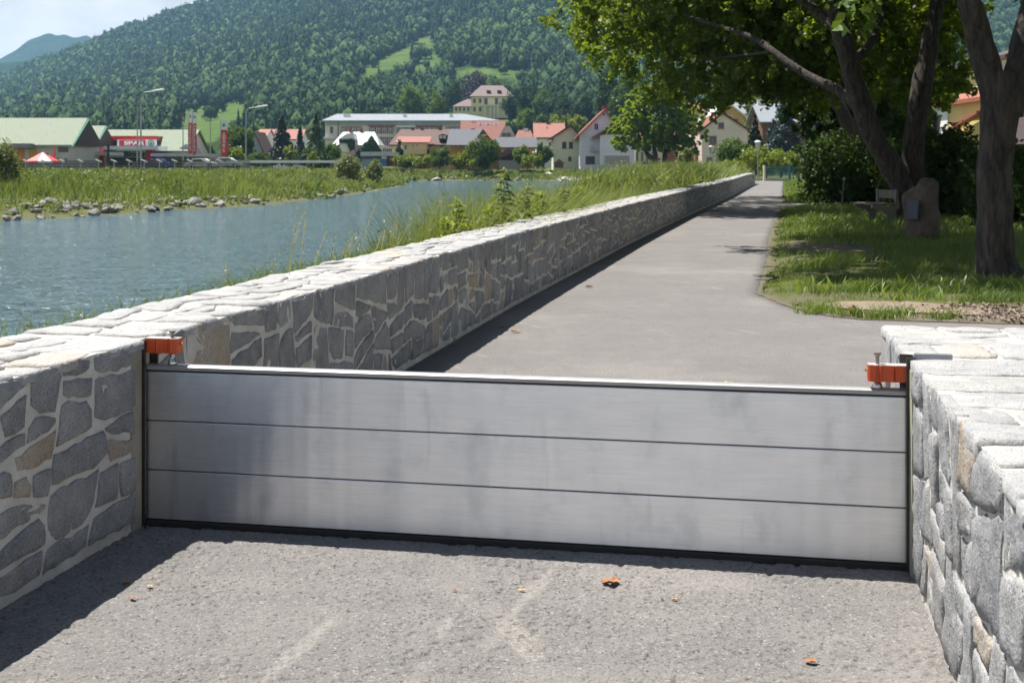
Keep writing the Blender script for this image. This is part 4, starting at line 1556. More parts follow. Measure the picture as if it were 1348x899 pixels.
for k, (x, y, lb) in enumerate(((9.5, 7.5, 'added unseen tree right of the stub wall, blocking sky light'), (13.5, 16.5, 'added unseen tree right of the thick forked trunk, blocking sky light'), (17.5, 26.5, 'added unseen tree far right of the boulder, blocking sky light'))):  # trees added out of view to keep sky light off the lawn
    t_ = thing('maple_tree', lb, 'tree', (x, y, .05), 0, 'old trees beside the path')
    m = MB()
    limb(m, [(0, 0, -.2), (0.05, 0, 1.2), (.1, .05, 2.6), (.0, .1, 4.6), (.1, 0, 7.5)], [.34, .27, .25, .18, .06], 12)
    rough_trunk(m.build('trunk', M_BARKD, t_), .035, 3.0)
    rK = np.random.default_rng(200 + k)
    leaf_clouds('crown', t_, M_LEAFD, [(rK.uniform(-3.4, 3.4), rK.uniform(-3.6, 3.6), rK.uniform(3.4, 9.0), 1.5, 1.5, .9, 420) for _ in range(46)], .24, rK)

# third tree further along, only its leaning limb and crown show
YC = 50.0
oC = (X_at(1135, YC), YC, 0.0)
tC = thing('maple_tree', 'dark leaning tree behind the dark bush, further along the path', 'tree', oC, 0, 'old trees beside the path')
m = MB()
limb(m, [rel(W(1140, 268, YC), oC), rel(W(1128, 200, YC), oC), rel(W(1110, 150, YC), oC), rel(W(1085, 112, YC), oC), rel(W(1050, 60, YC), oC), rel(W(1000, 10, YC), oC)], [0.42, 0.34, 0.28, 0.24, 0.18, 0.08], 11)
limb(m, [rel(W(1128, 200, YC), oC), rel(W(1150, 130, YC), oC), rel(W(1160, 60, YC), oC)], [0.25, 0.2, 0.1], 9)
rough_trunk(m.build('trunk', M_BARKD, tC), 0.04, 2.0)
rC = np.random.default_rng(5)
blobs = [(rC.uniform(-9.5, 4.0), rC.uniform(-4, 12), rC.uniform(6.6, 10.5), 1.7, 1.7, 1.0, 620) for _ in range(95)]
leaf_clouds('crown', tC, M_LEAF, blobs, 0.22, rC)

oE = (16.4, 56.0, 0.0)
tE = thing('maple_tree', 'shaded dark tree filling the gap behind the double trunk', 'tree', oE, 0, 'old trees beside the path')
m = MB()
limb(m, [(0, 0, -.2), (.1, 0, 1.5), (0, .1, 3.5), (.2, 0, 7)], [.36, .30, .24, .08], 10)
m.build('trunk', M_BARKD, tE)
rE = np.random.default_rng(64)
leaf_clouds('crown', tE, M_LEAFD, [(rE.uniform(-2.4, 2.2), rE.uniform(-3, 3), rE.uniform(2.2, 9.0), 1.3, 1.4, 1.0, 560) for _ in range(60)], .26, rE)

# ------------------------------------------------------------------ boulder, bench, post, dark bushes
YS = 24.0
oS = (X_at(1214, YS), YS, 0.0)
bo = thing('memorial_boulder', 'upright weathered boulder with a small plaque, in front of the double trunk', 'boulder', oS, R(25))
bm = bmesh.new()
bmesh.ops.create_icosphere(bm, subdivisions=4, radius=0.5)
for v_ in bm.verts:
    p = v_.co.copy()
    z = (p.z + .5)
    for c, dd in ((Vector((-1, -.2, .15)).normalized(), .25), (Vector((.6, -.8, .1)).normalized(), .32), (Vector((.9, .3, .35)).normalized(), .30), (Vector((-.3, -.9, 0)).normalized(), .33)):
        d = p.dot(c)
        if d > dd:
            p -= c * (d - dd) * .9
    p *= 1 + .28 * mnoise.noise(p * 3.1) + .10 * mnoise.noise(p * 9)
    v_.co = Vector((p.x * .88 + .10 * z, p.y * .75, (p.z + .46) * 1.28))
me = bpy.data.meshes.new('stone')
bm.to_mesh(me)
bm.free()
link('stone', me, mat('lichen_stone', (0.14, 0.115, 0.088), (0.06, 0.05, 0.042), 3, 0.95, bs=.8, bscale=9, bdist=.05), bo)
pl = MB().box(-0.13, 0.13, -0.012, 0.012, -.19, .19).build('plaque', mat('dull_bronze', (0.05, 0.058, 0.07), None, 9, .5, .2), bo, bevel=.004)
pl.location = (-0.30, -0.06, 0.62)
pl.rotation_euler = (R(-6), 0, R(-82))

YN = 31.0
oN = (X_at(1170, YN), YN, 0.02)
be = thing('park_bench', 'grey concrete park bench half hidden behind the double trunk', 'bench', oN, R(0))
sidep = [(-.05, 0), (.12, 0), (.15, .24), (.20, .34), (.27, .42), (.22, .86), (.17, .86), (.17, .48), (.10, .42), (-.42, .46), (-.44, .40), (-.12, .30), (-.05, .22)]
for y in (-.02, 1.55):
    MB().prism(sidep, y, y + .10, 'y').build('side_support', mat('dark_bench_concrete', (.17, .16, .14)), be)
MB().box(-.42, .16, -.05, 1.70, .462, .50).build('seat', mat('weathered_plank', (0.12, 0.10, 0.085), None, 3, .8), be)
MB().box(.20, .24, -.05, 1.70, .62, .84).build('backrest', mat('weathered_plank', (0.22, 0.19, 0.16)), be)

YP = 41.0
po = thing('metal_post', 'slim dark metal post in the grass beside the dark round bush', 'post', (X_at(1108, YP), YP, 0.0))
m = MB()
m.tube([(0, 0, -.1), (.03, 0, .5), (.085, 0, 1.02)], .032, 10)
m.build('shaft', M_DARKSTEEL, po)
MB().lathe([(.045, 0), (.045, .05), (.02, .09)], 10, (.085, 0, 1.02)).build('cap', M_POLE, po)

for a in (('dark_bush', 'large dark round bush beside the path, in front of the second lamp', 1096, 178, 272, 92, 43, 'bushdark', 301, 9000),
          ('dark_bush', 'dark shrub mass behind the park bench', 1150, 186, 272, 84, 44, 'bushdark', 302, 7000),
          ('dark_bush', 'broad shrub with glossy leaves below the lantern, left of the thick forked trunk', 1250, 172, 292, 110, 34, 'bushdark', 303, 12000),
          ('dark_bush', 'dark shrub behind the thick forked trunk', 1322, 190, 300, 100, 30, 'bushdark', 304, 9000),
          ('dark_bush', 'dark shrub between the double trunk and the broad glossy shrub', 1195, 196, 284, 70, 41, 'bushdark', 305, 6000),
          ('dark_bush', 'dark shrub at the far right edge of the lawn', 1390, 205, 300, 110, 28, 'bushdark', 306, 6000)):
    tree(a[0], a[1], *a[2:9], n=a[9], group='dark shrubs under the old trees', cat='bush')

# fallen leaves on the asphalt
M_DRY = mat('dry_leaf', (0.40, 0.19, 0.08), (0.26, 0.10, 0.04), 40, .7)
M_STRAW = mat('pale_dry_leaf', (0.55, 0.38, 0.18), (0.42, 0.26, 0.12), 40, .7)


def dry_leaf(label, px, py, size, seed, m_=None, curl=.3):
    Y = CAMZ * F / (py - HZ)
    r = random.Random(seed)
    n = 14
    vs = [(0, 0, .003)]
    for k in range(n):
        a = 2 * math.pi * k / n
        rad = size * .5 * (0.62 + .38 * abs(math.cos(a * 2.5 + .3)) + r.uniform(-.08, .08))
        vs.append((rad * math.cos(a) * 1.25, rad * math.sin(a) * .8, .004 + size * curl * (r.uniform(0, .5) + .35 * abs(math.sin(a)))))
    me = bpy.data.meshes.new('fallen_leaf')
    me.from_pydata(vs, [], [(0, 1 + k, 1 + (k + 1) % n) for k in range(n)])
    o = link('fallen_leaf', me, m_ or M_DRY)
    o.location = (X_at(px, Y), Y, 0.007)
    o.rotation_euler = (0, 0, r.uniform(-.5, .5))
    tag(o, label, 'leaf', 'dry leaves fallen on the asphalt')


dry_leaf('largest crumpled brown leaf on the asphalt in front of the barrier', 804, 771, .066, 1, curl=.35)
dry_leaf('small pale dry leaf on the asphalt left of the largest leaf', 687, 781, .026, 2, M_STRAW)
dry_leaf('tiny brown leaf scrap on the asphalt left of the pale dry leaf', 599, 781, .016, 3)
dry_leaf('orange dry leaf on the asphalt near the foot of the stub wall', 1068, 876, .040, 4)
dry_leaf('orange leaf just outside the shadow of the river wall, in front of the barrier', 174, 791, .022, 5)
dry_leaf('pale leaf at the edge of the wall shadow, above the orange one', 197, 776, .022, 6, M_STRAW)
dry_leaf('dark brown leaf lying in the shadow of the river wall', 166, 770, .028, 7)
dry_leaf('brown leaf scrap deep in the wall shadow in front of the barrier', 147, 774, .022, 8)
dry_leaf('pale scrap of leaf on the asphalt below the middle of the barrier', 888, 793, .020, 9, M_STRAW)
dry_leaf('tan leaf lying on the asphalt just behind the barrier, right of centre', 958, 507, .060, 10, M_STRAW)
dry_leaf('orange leaf on the path beside the wall shadow', 679, 438, .075, 11)
dry_leaf('brown leaf on the path inside the wall shadow behind the barrier', 659, 432, .075, 12)
dry_leaf('orange leaf in the middle of the path beyond the barrier', 775, 379, .09, 13)
dry_leaf('rusty leaf by the foot of the river wall behind the barrier', 595, 449, .07, 14)
dry_leaf('rounded rust brown leaf curled up in the grass by the concrete slab', 1126, 416, .13, 15, curl=.9)

# ------------------------------------------------------------------ buildings
RT_RED = roof_mat('red_tiles', (0.27, 0.085, 0.052), (0.21, 0.062, 0.04), 2.6)
RT_ORANGE = roof_mat('salmon_tiles', (0.38, 0.145, 0.10), (0.31, 0.11, 0.078), 2.4)
RT_BROWN = roof_mat('brown_tiles', (0.125, 0.06, 0.043), (0.10, 0.045, 0.033), 2.4)
RT_GREY = roof_mat('slate_tiles', (0.095, 0.10, 0.118), (0.075, 0.08, 0.094), 2.2)
RT_DARK = roof_mat('dark_brown_tiles', (0.085, 0.055, 0.055), (0.06, 0.04, 0.042), 4)
RT_MAUVE = roof_mat('weathered_mauve_tiles', (0.19, 0.125, 0.115), (0.15, 0.10, 0.09), 1.6)
RT_SHEET = mat('pale_sheet_roof', (0.25, 0.275, 0.295), (0.21, 0.23, 0.25), .5, .5, stretch=(1, 1, .1))
RT_WHITE = mat('white_sheet_roof', (0.72, 0.72, 0.70), (0.60, 0.60, 0.58), 1, .5)
RT_GREEN = roof_mat('pale_green_tiles', (0.20, 0.25, 0.155), (0.16, 0.21, 0.13), 1.3)
M_SILL = mat('stone_sill', (0.55, 0.53, 0.50))


def plaster(name, c, v=0.86):
    return mat(name, c, tuple(x * v for x in c), 0.5, .9, bs=.15, bscale=6)


M_FRAMEW = mat('white_window_frame', (0.70, 0.70, 0.68))
M_FRAMEB = mat('brown_window_frame', (0.20, 0.10, 0.05))
M_FRAMER = mat('red_brown_frame', (0.26, 0.075, 0.06))
M_BRICK = mat('chimney_brick', (0.26, 0.075, 0.05), (0.17, 0.05, 0.035), 6, .9)


def window(parent, face, u, z, w, h, frame, box, bars=1, name='window', glass=None, sill=False):
    """frame ring with a pane (sub-part); face f/b/l/r of the box (x0,x1,y0,y1)"""
    x0, x1, y0, y1 = box
    fw = max(.05, min(.14, w * .12))
    P = lambda a0, a1, d0, d1, c0, c1: {
        'f': (a0, a1, y0 - d1, y0 - d0, c0, c1), 'l': (x0 - d1, x0 - d0, a0, a1, c0, c1), 'r': (x1 + d0, x1 + d1, a0, a1, c0, c1)}[face]
    m = MB()
    for a0, a1, c0, c1 in ((u - w / 2, u - w / 2 + fw, z, z + h), (u + w / 2 - fw, u + w / 2, z, z + h), (u - w / 2 + fw, u + w / 2 - fw, z, z + fw), (u - w / 2 + fw, u + w / 2 - fw, z + h - fw, z + h)):
        m.box(*P(a0, a1, .003, .07, c0, c1))
    for b in range(bars):
        c = u - w / 2 + w * (b + 1) / (bars + 1)
        m.box(*P(c - .03, c + .03, .012, .055, z + fw, z + h - fw))
    if sill:
        m.box(*P(u - w / 2 - .1, u + w / 2 + .1, .003, .16, z - .09, z - .003))
    wo_ = m.build(name, frame, parent)
    MB().box(*P(u - w / 2 + fw, u + w / 2 - fw, .004, .010, z + fw, z + h - fw)).build('pane', glass or M_GLASS, wo_)
    return wo_


def house(name, label, pxl, pxr, yeave, yridge, Y, depth, wallm, roofm, ax='x', over=.5, hip=0.0, zb=1.0, yaw=0.0, wins=(), chims=(), frame=None, trim=None, cut=0.0, cat='house', group=None, rthick=.22, fascia=None, sky=(), apex=None, bars=1):
    """wall box with front face at distance Y between two photo columns; roof with its ridge along x (slope to viewer) or y (gable to viewer)"""
    xl, xr = X_at(pxl, Y), X_at(pxr, Y)
    w = xr - xl
    cx = (xl + xr) / 2
    ze, zr = Z_at(yeave, Y) - zb, Z_at(yridge, Y + (depth / 2 if ax == 'x' else 0)) - zb
    t = thing(name, label, cat, (cx, Y + depth / 2, zb), yaw, group)
    x0, x1, y0, y1 = -w / 2, w / 2, -depth / 2, depth / 2
    box = (x0, x1, y0, y1)
    m = MB()
    apx = 0.0 if apex is None else X_at(apex, Y) - cx
    if ax == 'x':
        m.prism([(y0, -1.5), (y1, -1.5), (y1, ze), (0, zr - .05 if hip == 0 else ze), (y0, ze)], x0, x1, 'x')
    else:
        top = zr - .03
        if cut > 0:
            fz = ze + (top - ze) * (1 - cut)
            m.prism([(x0, -1.5), (x1, -1.5), (x1, ze), (x1 + (apx - x1) * (1 - cut), fz), (x0 + (apx - x0) * (1 - cut), fz), (x0, ze)], y0, y1, 'y')
        else:
            m.prism([(x0, -1.5), (x1, -1.5), (x1, ze), (apx, top), (x0, ze)], y0, y1, 'y')
    m.build('wall', wallm, t)
    r = MB()
    if ax == 'x':
        sl = (zr - ze) / (depth / 2)
        a0, a1 = x0 - over, x1 + over
        h = hip * (w / 2)
        e = ze - sl * over
        yy0, yy1 = y0 - over, y1 + over
        if hip == 0:
            r.prism([(yy0, e), (0, zr), (yy1, e), (yy1, e + rthick), (0, zr + rthick * 1.15), (yy0, e + rthick)], a0, a1, 'x')
        else:
            vs = [(a0, yy0, e), (a1, yy0, e), (a1, yy1, e), (a0, yy1, e), (a0, yy0, e + rthick), (a1, yy0, e + rthick), (a1, yy1, e + rthick), (a0, yy1, e + rthick), (a0 + h, 0, zr + rthick), (a1 - h, 0, zr + rthick)]
            r.add(vs, [(3, 2, 1, 0), (0, 1, 5, 4), (1, 2, 6, 5), (2, 3, 7, 6), (3, 0, 4, 7), (4, 5, 9, 8), (5, 6, 9), (6, 7, 8, 9), (7, 4, 8)])
    else:
        sL, sR = (zr - ze) / (apx - x0), (zr - ze) / (x1 - apx)
        yy0, yy1 = y0 - over * .8, y1 + over * .8
        r.prism([(x0 - over, ze - sL * over), (apx, zr), (x1 + over, ze - sR * over), (x1 + over, ze - sR * over + rthick), (apx, zr + rthick * 1.2), (x0 - over, ze - sL * over + rthick)], yy0, yy1, 'y')
        if cut > 0:
            pass
    ro = r.build('roof', roofm, t)
    if fascia is not None and ax == 'y':
        f = MB()
        yy = y0 - over * .8
        f.prism([(x0 - over, ze - sL * over - .05), (apx, zr - .05), (x1 + over, ze - sR * over - .05), (x1 + over, ze - sR * over + rthick + .04), (apx, zr + rthick * 1.2 + .04), (x0 - over, ze - sL * over + rthick + .04)], yy - .06, yy - .003, 'y')
        f.build('bargeboard', fascia, t)
    if fascia is not None and ax == 'x':
        MB().box(x0 - over, x1 + over, y0 - over - .12, y0 - over - .003, ze - sl * over - .04, ze - sl * over + rthick * .9).build('gutter', fascia, t)
    for (px, py, wpx, hpx, m_) in chims:
        cw, ch = wpx / F * Y, hpx / F * Y
        xx = X_at(px, Y + depth / 2) - cx
        zz = Z_at(py, Y + depth / 2) - zb
        c = MB().box(xx - cw / 2, xx + cw / 2, -cw * .4, cw * .4, zz - ch * 1.8, zz)
        c.box(xx - cw / 2 - .07, xx + cw / 2 + .07, -cw * .4 - .07, cw * .4 + .07, zz + .003, zz + .12)
        c.build('chimney', m_, ro)
    for (px, py, wpx, hpx) in sky:              # skylights lying in a roof slope that faces the viewer
        u = X_at(px, Y + depth * .2) - cx
        zz = Z_at(py, Y + depth * .2) - zb
        yy = y0 + (zz - ze) / sl
        ww, hh = wpx / F * Y / 2, hpx / F * Y / 2
        n = Vector((0, -sl, 1)).normalized()
        d = Vector((0, 1, sl)).normalized()
        c = Vector((u, yy, zz + rthick * 1.05))
        vs = []
        for k in (.02, .10):
            for a, b in ((-1, -1), (1, -1), (1, 1), (-1, 1)):
                vs.append(c + Vector((a * ww, 0, 0)) + d * (b * hh) + n * k)
        sk = MB().add(vs, [(3, 2, 1, 0), (4, 5, 6, 7), (0, 1, 5, 4), (1, 2, 6, 5), (2, 3, 7, 6), (3, 0, 4, 7)]).build('skylight', M_POLE, ro)
        vs = [c + Vector((a * ww * .8, 0, 0)) + d * (b * hh * .86) + n * .106 for a, b in ((-1, -1), (1, -1), (1, 1), (-1, 1))]
        MB().add(vs, [(0, 1, 2, 3)]).build('pane', M_GLASS, sk)
    for wdef in wins:
        a, b, c, d = wdef[:4]
        fc = wdef[4] if len(wdef) > 4 else frame or M_FRAMEW
        nb = wdef[5] if len(wdef) > 5 else bars
        u = (X_at(a, Y) + X_at(c, Y)) / 2 - cx
        window(t, 'f', u, Z_at(d, Y) - zb, (c - a) / F * Y, (d - b) / F * Y, fc, box, nb, sill=Y < 230)
    return t, box


def extra(parent, name, m_, pxl, pxr, yt, yb, Y, proud=.08, sunk=.0):
    """a panel, band, canopy or wing fixed to a building, given by its photo columns/rows and depth"""
    o = parent.location
    mb = MB().box(X_at(pxl, Y) - o.x, X_at(pxr, Y) - o.x, Y - o.y - proud, Y - o.y + sunk, Z_at(yb, Y) - o.z, Z_at(yt, Y) - o.z)
    return mb.build(name, m_, parent)


def lettering(parent, txt, m_, pxl, pxr, yb, yt, Y, name='lettering', bold=0.0, xs=None):
    cu = bpy.data.curves.new(name, 'FONT')
    cu.body = txt
    cu.extrude = .03
    cu.offset = bold
    cu.align_x = 'LEFT'
    tmp = bpy.data.objects.new('tmp', cu)
    COL.objects.link(tmp)
    bpy.context.view_layer.update()
    me = bpy.data.meshes.new_from_object(tmp.evaluated_get(bpy.context.evaluated_depsgraph_get()))
    bpy.data.objects.remove(tmp)
    co = np.empty(len(me.vertices) * 3)
    me.vertices.foreach_get('co', co)
    co = co.reshape(-1, 3)
    w = (pxr - pxl) / F * Y
    h = (yb - yt) / F * Y
    lo, hi = co.min(0), co.max(0)
    co[:, 0] = (co[:, 0] - lo[0]) / (hi[0] - lo[0]) * w
    co[:, 1] = (co[:, 1] - lo[1]) / (hi[1] - lo[1]) * h
    out = np.stack([co[:, 0], -co[:, 2], co[:, 1]], 1)
    me.vertices.foreach_set('co', out.ravel())
    me.name = name
    me.materials.clear()
    o = link(name, me, m_, parent)
    pl_ = parent.matrix_world.translation if parent.parent is None else parent.parent.location
    o.location = (X_at(pxl, Y) - parent.location.x, Y - parent.location.y, Z_at(yb, Y) - parent.location.z)
    return o


M_BEIGE = plaster('beige_plaster', (0.66, 0.61, 0.52))
M_GREYW = plaster('grey_plaster', (0.50, 0.48, 0.45))
M_LILAC = plaster('lilac_plaster', (0.74, 0.73, 0.82))
M_CREAM = plaster('cream_plaster', (0.74, 0.66, 0.50))
M_PINK = plaster('pale_pink_plaster', (0.78, 0.66, 0.58))
M_YELL = plaster('yellow_plaster', (0.76, 0.60, 0.26))
M_YELLP = plaster('pale_yellow_plaster', (0.80, 0.68, 0.33))
M_OCHRE = plaster('ochre_plaster', (0.60, 0.32, 0.11))
M_OCHREY = plaster('ochre_yellow_plaster', (0.50, 0.33, 0.12))
M_PALEG = plaster('pale_green_plaster', (0.72, 0.72, 0.52))
M_WHITEW = plaster('white_plaster', (0.80, 0.79, 0.77))
M_BLUEG = plaster('blue_grey_plaster', (0.44, 0.48, 0.54))
M_IVY = leaf_mat('ivy_leaves', (0.014, 0.045, 0.012), (0.035, 0.085, 0.02), .2)
M_EDGEG = mat('green_edge_trim', (0.010, 0.17, 0.10), None, 3, .8)
M_GREENL = mat('green_lettering', (0.01, 0.19, 0.09), None, 3, .4)
M_SHOPGLASS = mat('shop_window', (0.05, 0.055, 0.06), (0.12, 0.10, 0.09), .8, .15)
M_CANOPY = mat('grey_canopy', (0.48, 0.50, 0.51), (0.40, 0.42, 0.43), 1, .4)
M_ORNG = mat('orange_panel', (0.62, 0.22, 0.035), None, 2, .5)
M_OCHP = mat('ochre_panel', (0.52, 0.31, 0.05), None, 2, .5)
M_SIGNR = mat('sign_red', (0.50, 0.025, 0.045), None, 2, .35)
M_SIGNW = mat('sign_white', (0.80, 0.80, 0.80), None, 2, .35)
M_DARKG = mat('dark_grey_sign', (0.08, 0.085, 0.10), None, 2, .4)

# --- market halls with pale green roofs
h1, _ = house('market_hall', 'large market hall at the left with long pale green roof and dark open gable', -40, 93, 191, 158, 160, 11, M_GREYW, RT_GREEN, 'x', over=.35, zb=1.3, fascia=mat('grey_gutter', (.3, .32, .3)))
hx = (X_at(93, 160) - X_at(-40, 160)) / 2
MB().prism([(-6.1, Z_at(192.5, 160) - 1.3), (6.1, Z_at(192.5, 160) - 1.3), (0, Z_at(159.0, 165.5) - 1.3)], hx + .37, hx + .5, 'x').build('gable_panel', M_WOODD, h1)
MB().prism([(-6.25, Z_at(193.0, 160) - 1.3), (-6.0, Z_at(193.0, 160) - 1.3), (0.05, Z_at(158.2, 165.5) - 1.22), (0, Z_at(157.2, 165.5) - 1.22)], hx + .36, hx + .62, 'x').build('gable_edge', M_EDGEG, h1)
MB().box(hx + .9 + 1.0, hx + 1.15 + 1.0, 3.2, 3.45, 0, 3.2).build('gable_post', M_WOODD, h1)
extra(h1, 'orange_panel', M_ORNG, 17, 33, 196, 219, 160, .1)
extra(h1, 'ochre_panel', M_OCHP, 39, 48.5, 197, 210, 160, .1)
extra(h1, 'notice_panel', M_CANOPY, 33.2, 38.8, 196, 209, 160, .12)
extra(h1, 'porch_roof', mat('grey_porch', (.22, .23, .25)), 10, 45, 189.5, 195, 159.4, 2.0, .1)
s = extra(h1, 'sign_board', M_DARKG, 77, 90, 194, 200.5, 160, .12)
for (a, b, c, d) in ((84, 207, 90, 216), (74, 207, 79, 217), (55, 200, 66, 217)):
    xx = (X_at(a, 160) + X_at(c, 160)) / 2 - h1.location.x
    window(h1, 'f', xx, Z_at(d, 160) - 1.3, (c - a) / 10, (d - b) / 10, M_FRAMEW, (-hx, hx, -5.5, 5.5), 1)

h2, _ = house('market_hall', 'smaller market hall with pale green roof between the large one and the supermarket', 93, 121, 195.5, 168, 176, 10, M_CREAM, RT_GREEN, 'x', over=.35, zb=1.3)
hx2 = (X_at(121, 176) - X_at(93, 176)) / 2
MB().prism([(-5.6, Z_at(196.6, 176) - 1.3), (5.6, Z_at(196.6, 176) - 1.3), (0, Z_at(168.8, 181) - 1.3)], hx2 + .37, hx2 + .5, 'x').build('gable_panel', M_WOODD, h2)
MB().prism([(-5.75, Z_at(197, 176) - 1.3), (-5.5, Z_at(197, 176) - 1.3), (.05, Z_at(168, 181) - 1.22), (0, Z_at(167, 181) - 1.22)], hx2 + .36, hx2 + .62, 'x').build('gable_edge', M_EDGEG, h2)
extra(h2, 'canopy', M_CANOPY, 97, 151, 200.6, 205, 172, 2.5, 4)
extra(h2, 'shop_window', M_SHOPGLASS, 103, 119, 207, 217, 176, .1)
extra(h2, 'door_column', M_RED, 130, 137, 196, 218, 175, .5)

h3, _ = house('supermarket', 'supermarket with long pale green roof, red band and illuminated red sign', 118, 245, 199, 173, 184, 13, M_BEIGE, RT_GREEN, 'x', over=.4, zb=1.3, fascia=mat('dark_gutter', (.1, .1, .1)))
extra(h3, 'red_band', M_RED, 124, 205.5, 179.3, 185.3, 184.5, .2, 5)
sb = extra(h3, 'sign_board', M_SIGNW, 155, 206.5, 184.2, 193.2, 181.5, .25)
extra(h3, 'sign_red_field', M_SIGNR, 157, 191.5, 185.2, 192.2, 181.2, .08)
lettering(h3, 'SPAR', M_SIGNW, 163.5, 190.5, 191.3, 186.0, 181.05, bold=.035)
# ring with a fir tree
o3 = h3.location
cxl, czl = X_at(199, 181.2) - o3.x, Z_at(188.7, 181.2) - o3.z
ring = MB()
ro_, ri_ = .44, .35
for k in range(24):
    a0, a1 = 2 * math.pi * k / 24, 2 * math.pi * (k + 1) / 24
    ring.prism([(cxl + ro_ * math.cos(a0), czl + ro_ * math.sin(a0)), (cxl + ro_ * math.cos(a1), czl + ro_ * math.sin(a1)), (cxl + ri_ * math.cos(a1), czl + ri_ * math.sin(a1)), (cxl + ri_ * math.cos(a0), czl + ri_ * math.sin(a0))], 181.1 - o3.y, 181.18 - o3.y, 'y')
ring.prism([(cxl - .21, czl - .14), (cxl + .21, czl - .14), (cxl, czl + .27)], 181.1 - o3.y, 181.18 - o3.y, 'y')
ring.prism([(cxl - .05, czl - .24), (cxl + .05, czl - .24), (cxl + .05, czl - .13), (cxl - .05, czl - .13)], 181.1 - o3.y, 181.18 - o3.y, 'y')
ring.build('logo_ring', M_GREENL, h3)
extra(h3, 'canopy', mat('white_canopy', (.66, .67, .68)), 139, 213, 192.8, 197.6, 180.5, 2.0, 3)
extra(h3, 'brightening_board', mat('pale_brightening_board', (.80, .76, .66)), 140, 193.5, 198.5, 207.7, 183.2, .1, .7)  # pale sheet added over the beige wall to offset the canopy's shade
lettering(h3, 'Binder', M_GREENL, 163.5, 192.5, 206.9, 199.6, 183.0, bold=.03)
extra(h3, 'shop_window', M_SHOPGLASS, 140, 193, 207.8, 217.5, 183.95, .1)
extra(h3, 'white_door', M_WHITE, 174.5, 180.5, 213.2, 218.5, 183.5, .1)
extra(h3, 'door_column', M_RED, 194.5, 202.5, 197.8, 220, 182, 1.0, 1)
extra(h3, 'flat_canopy', mat('ribbed_canopy', (.52, .53, .54)), 203, 277, 202.3, 206.3, 180, 1.8, 5)
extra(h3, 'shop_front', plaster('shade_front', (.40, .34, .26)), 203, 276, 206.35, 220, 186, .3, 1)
for a, b in ((212, 220), (226, 236), (246, 256)):
    extra(h3, 'shop_window', M_SHOPGLASS, a, b, 209, 218, 185.6, .08)
extra(h3, 'end_wall', M_GREYW, 276.5, 290, 203, 220, 186, .3, 6)
gw = MB().prism([(X_at(230, 186) - o3.x, Z_at(203, 186) - o3.z), (X_at(258, 186) - o3.x, Z_at(203, 186) - o3.z), (X_at(249, 186) - o3.x, Z_at(190, 186) - o3.z)], 184.2 - o3.y, 190 - o3.y, 'y').build('porch_gable', RT_SHEET, h3)

# --- parasols, flags, lamps, fence, cars in front of the shops
YPS = 150.0
pa = thing('parasol', 'open red and white parasol on the terrace of the market hall', 'parasol', (X_at(56, YPS), YPS, 1.35))
c = MB()
n = 8
rr0 = 23.6 / F * YPS
zt, ze = Z_at(200.5, YPS) - 1.35, Z_at(213, YPS) - 1.35
for k in range(n):
    a0, a1 = 2 * math.pi * (k + .15) / n, 2 * math.pi * (k + 1.15) / n
    P0, P1 = (rr0 * math.cos(a0), rr0 * math.sin(a0)), (rr0 * math.cos(a1), rr0 * math.sin(a1))
    f = MB()
    f.add([(0, 0, zt), (P0[0], P0[1], ze), (P1[0], P1[1], ze), (P0[0], P0[1], ze - .18), (P1[0], P1[1], ze - .18), (0, 0, zt - .06)], [(0, 1, 2), (1, 3, 4, 2), (5, 4, 3)])
    f.build('canopy_panel', M_SIGNW if k == 6 else mat('parasol_red', (.62, .07, .06), None, 2, .6), pa)
MB().tube([(0, 0, -.2), (0, 0, zt)], .04, 8).build('pole', M_POLE, pa)
pb = thing('parasol', 'closed red parasol standing behind the open one', 'parasol', (X_at(71.5, 152), 152, 1.35))
z0, z1 = Z_at(214, 152) - 1.35, Z_at(192, 152) - 1.35
MB().lathe([(.06, z0 + .1), (.17, z0 + .35), (.15, z0 + .9), (.08, z1 - .3), (.015, z1)], 10).build('folded_canopy', mat('parasol_red', (.5, .05, .05)), pb)
MB().tube([(0, 0, -.2), (0, 0, z0 + .2)], .03, 8).build('pole', M_POLE, pb)

M_FLAGR = mat('flag_red', (0.62, 0.055, 0.05), (0.5, 0.04, 0.04), 2, .6)


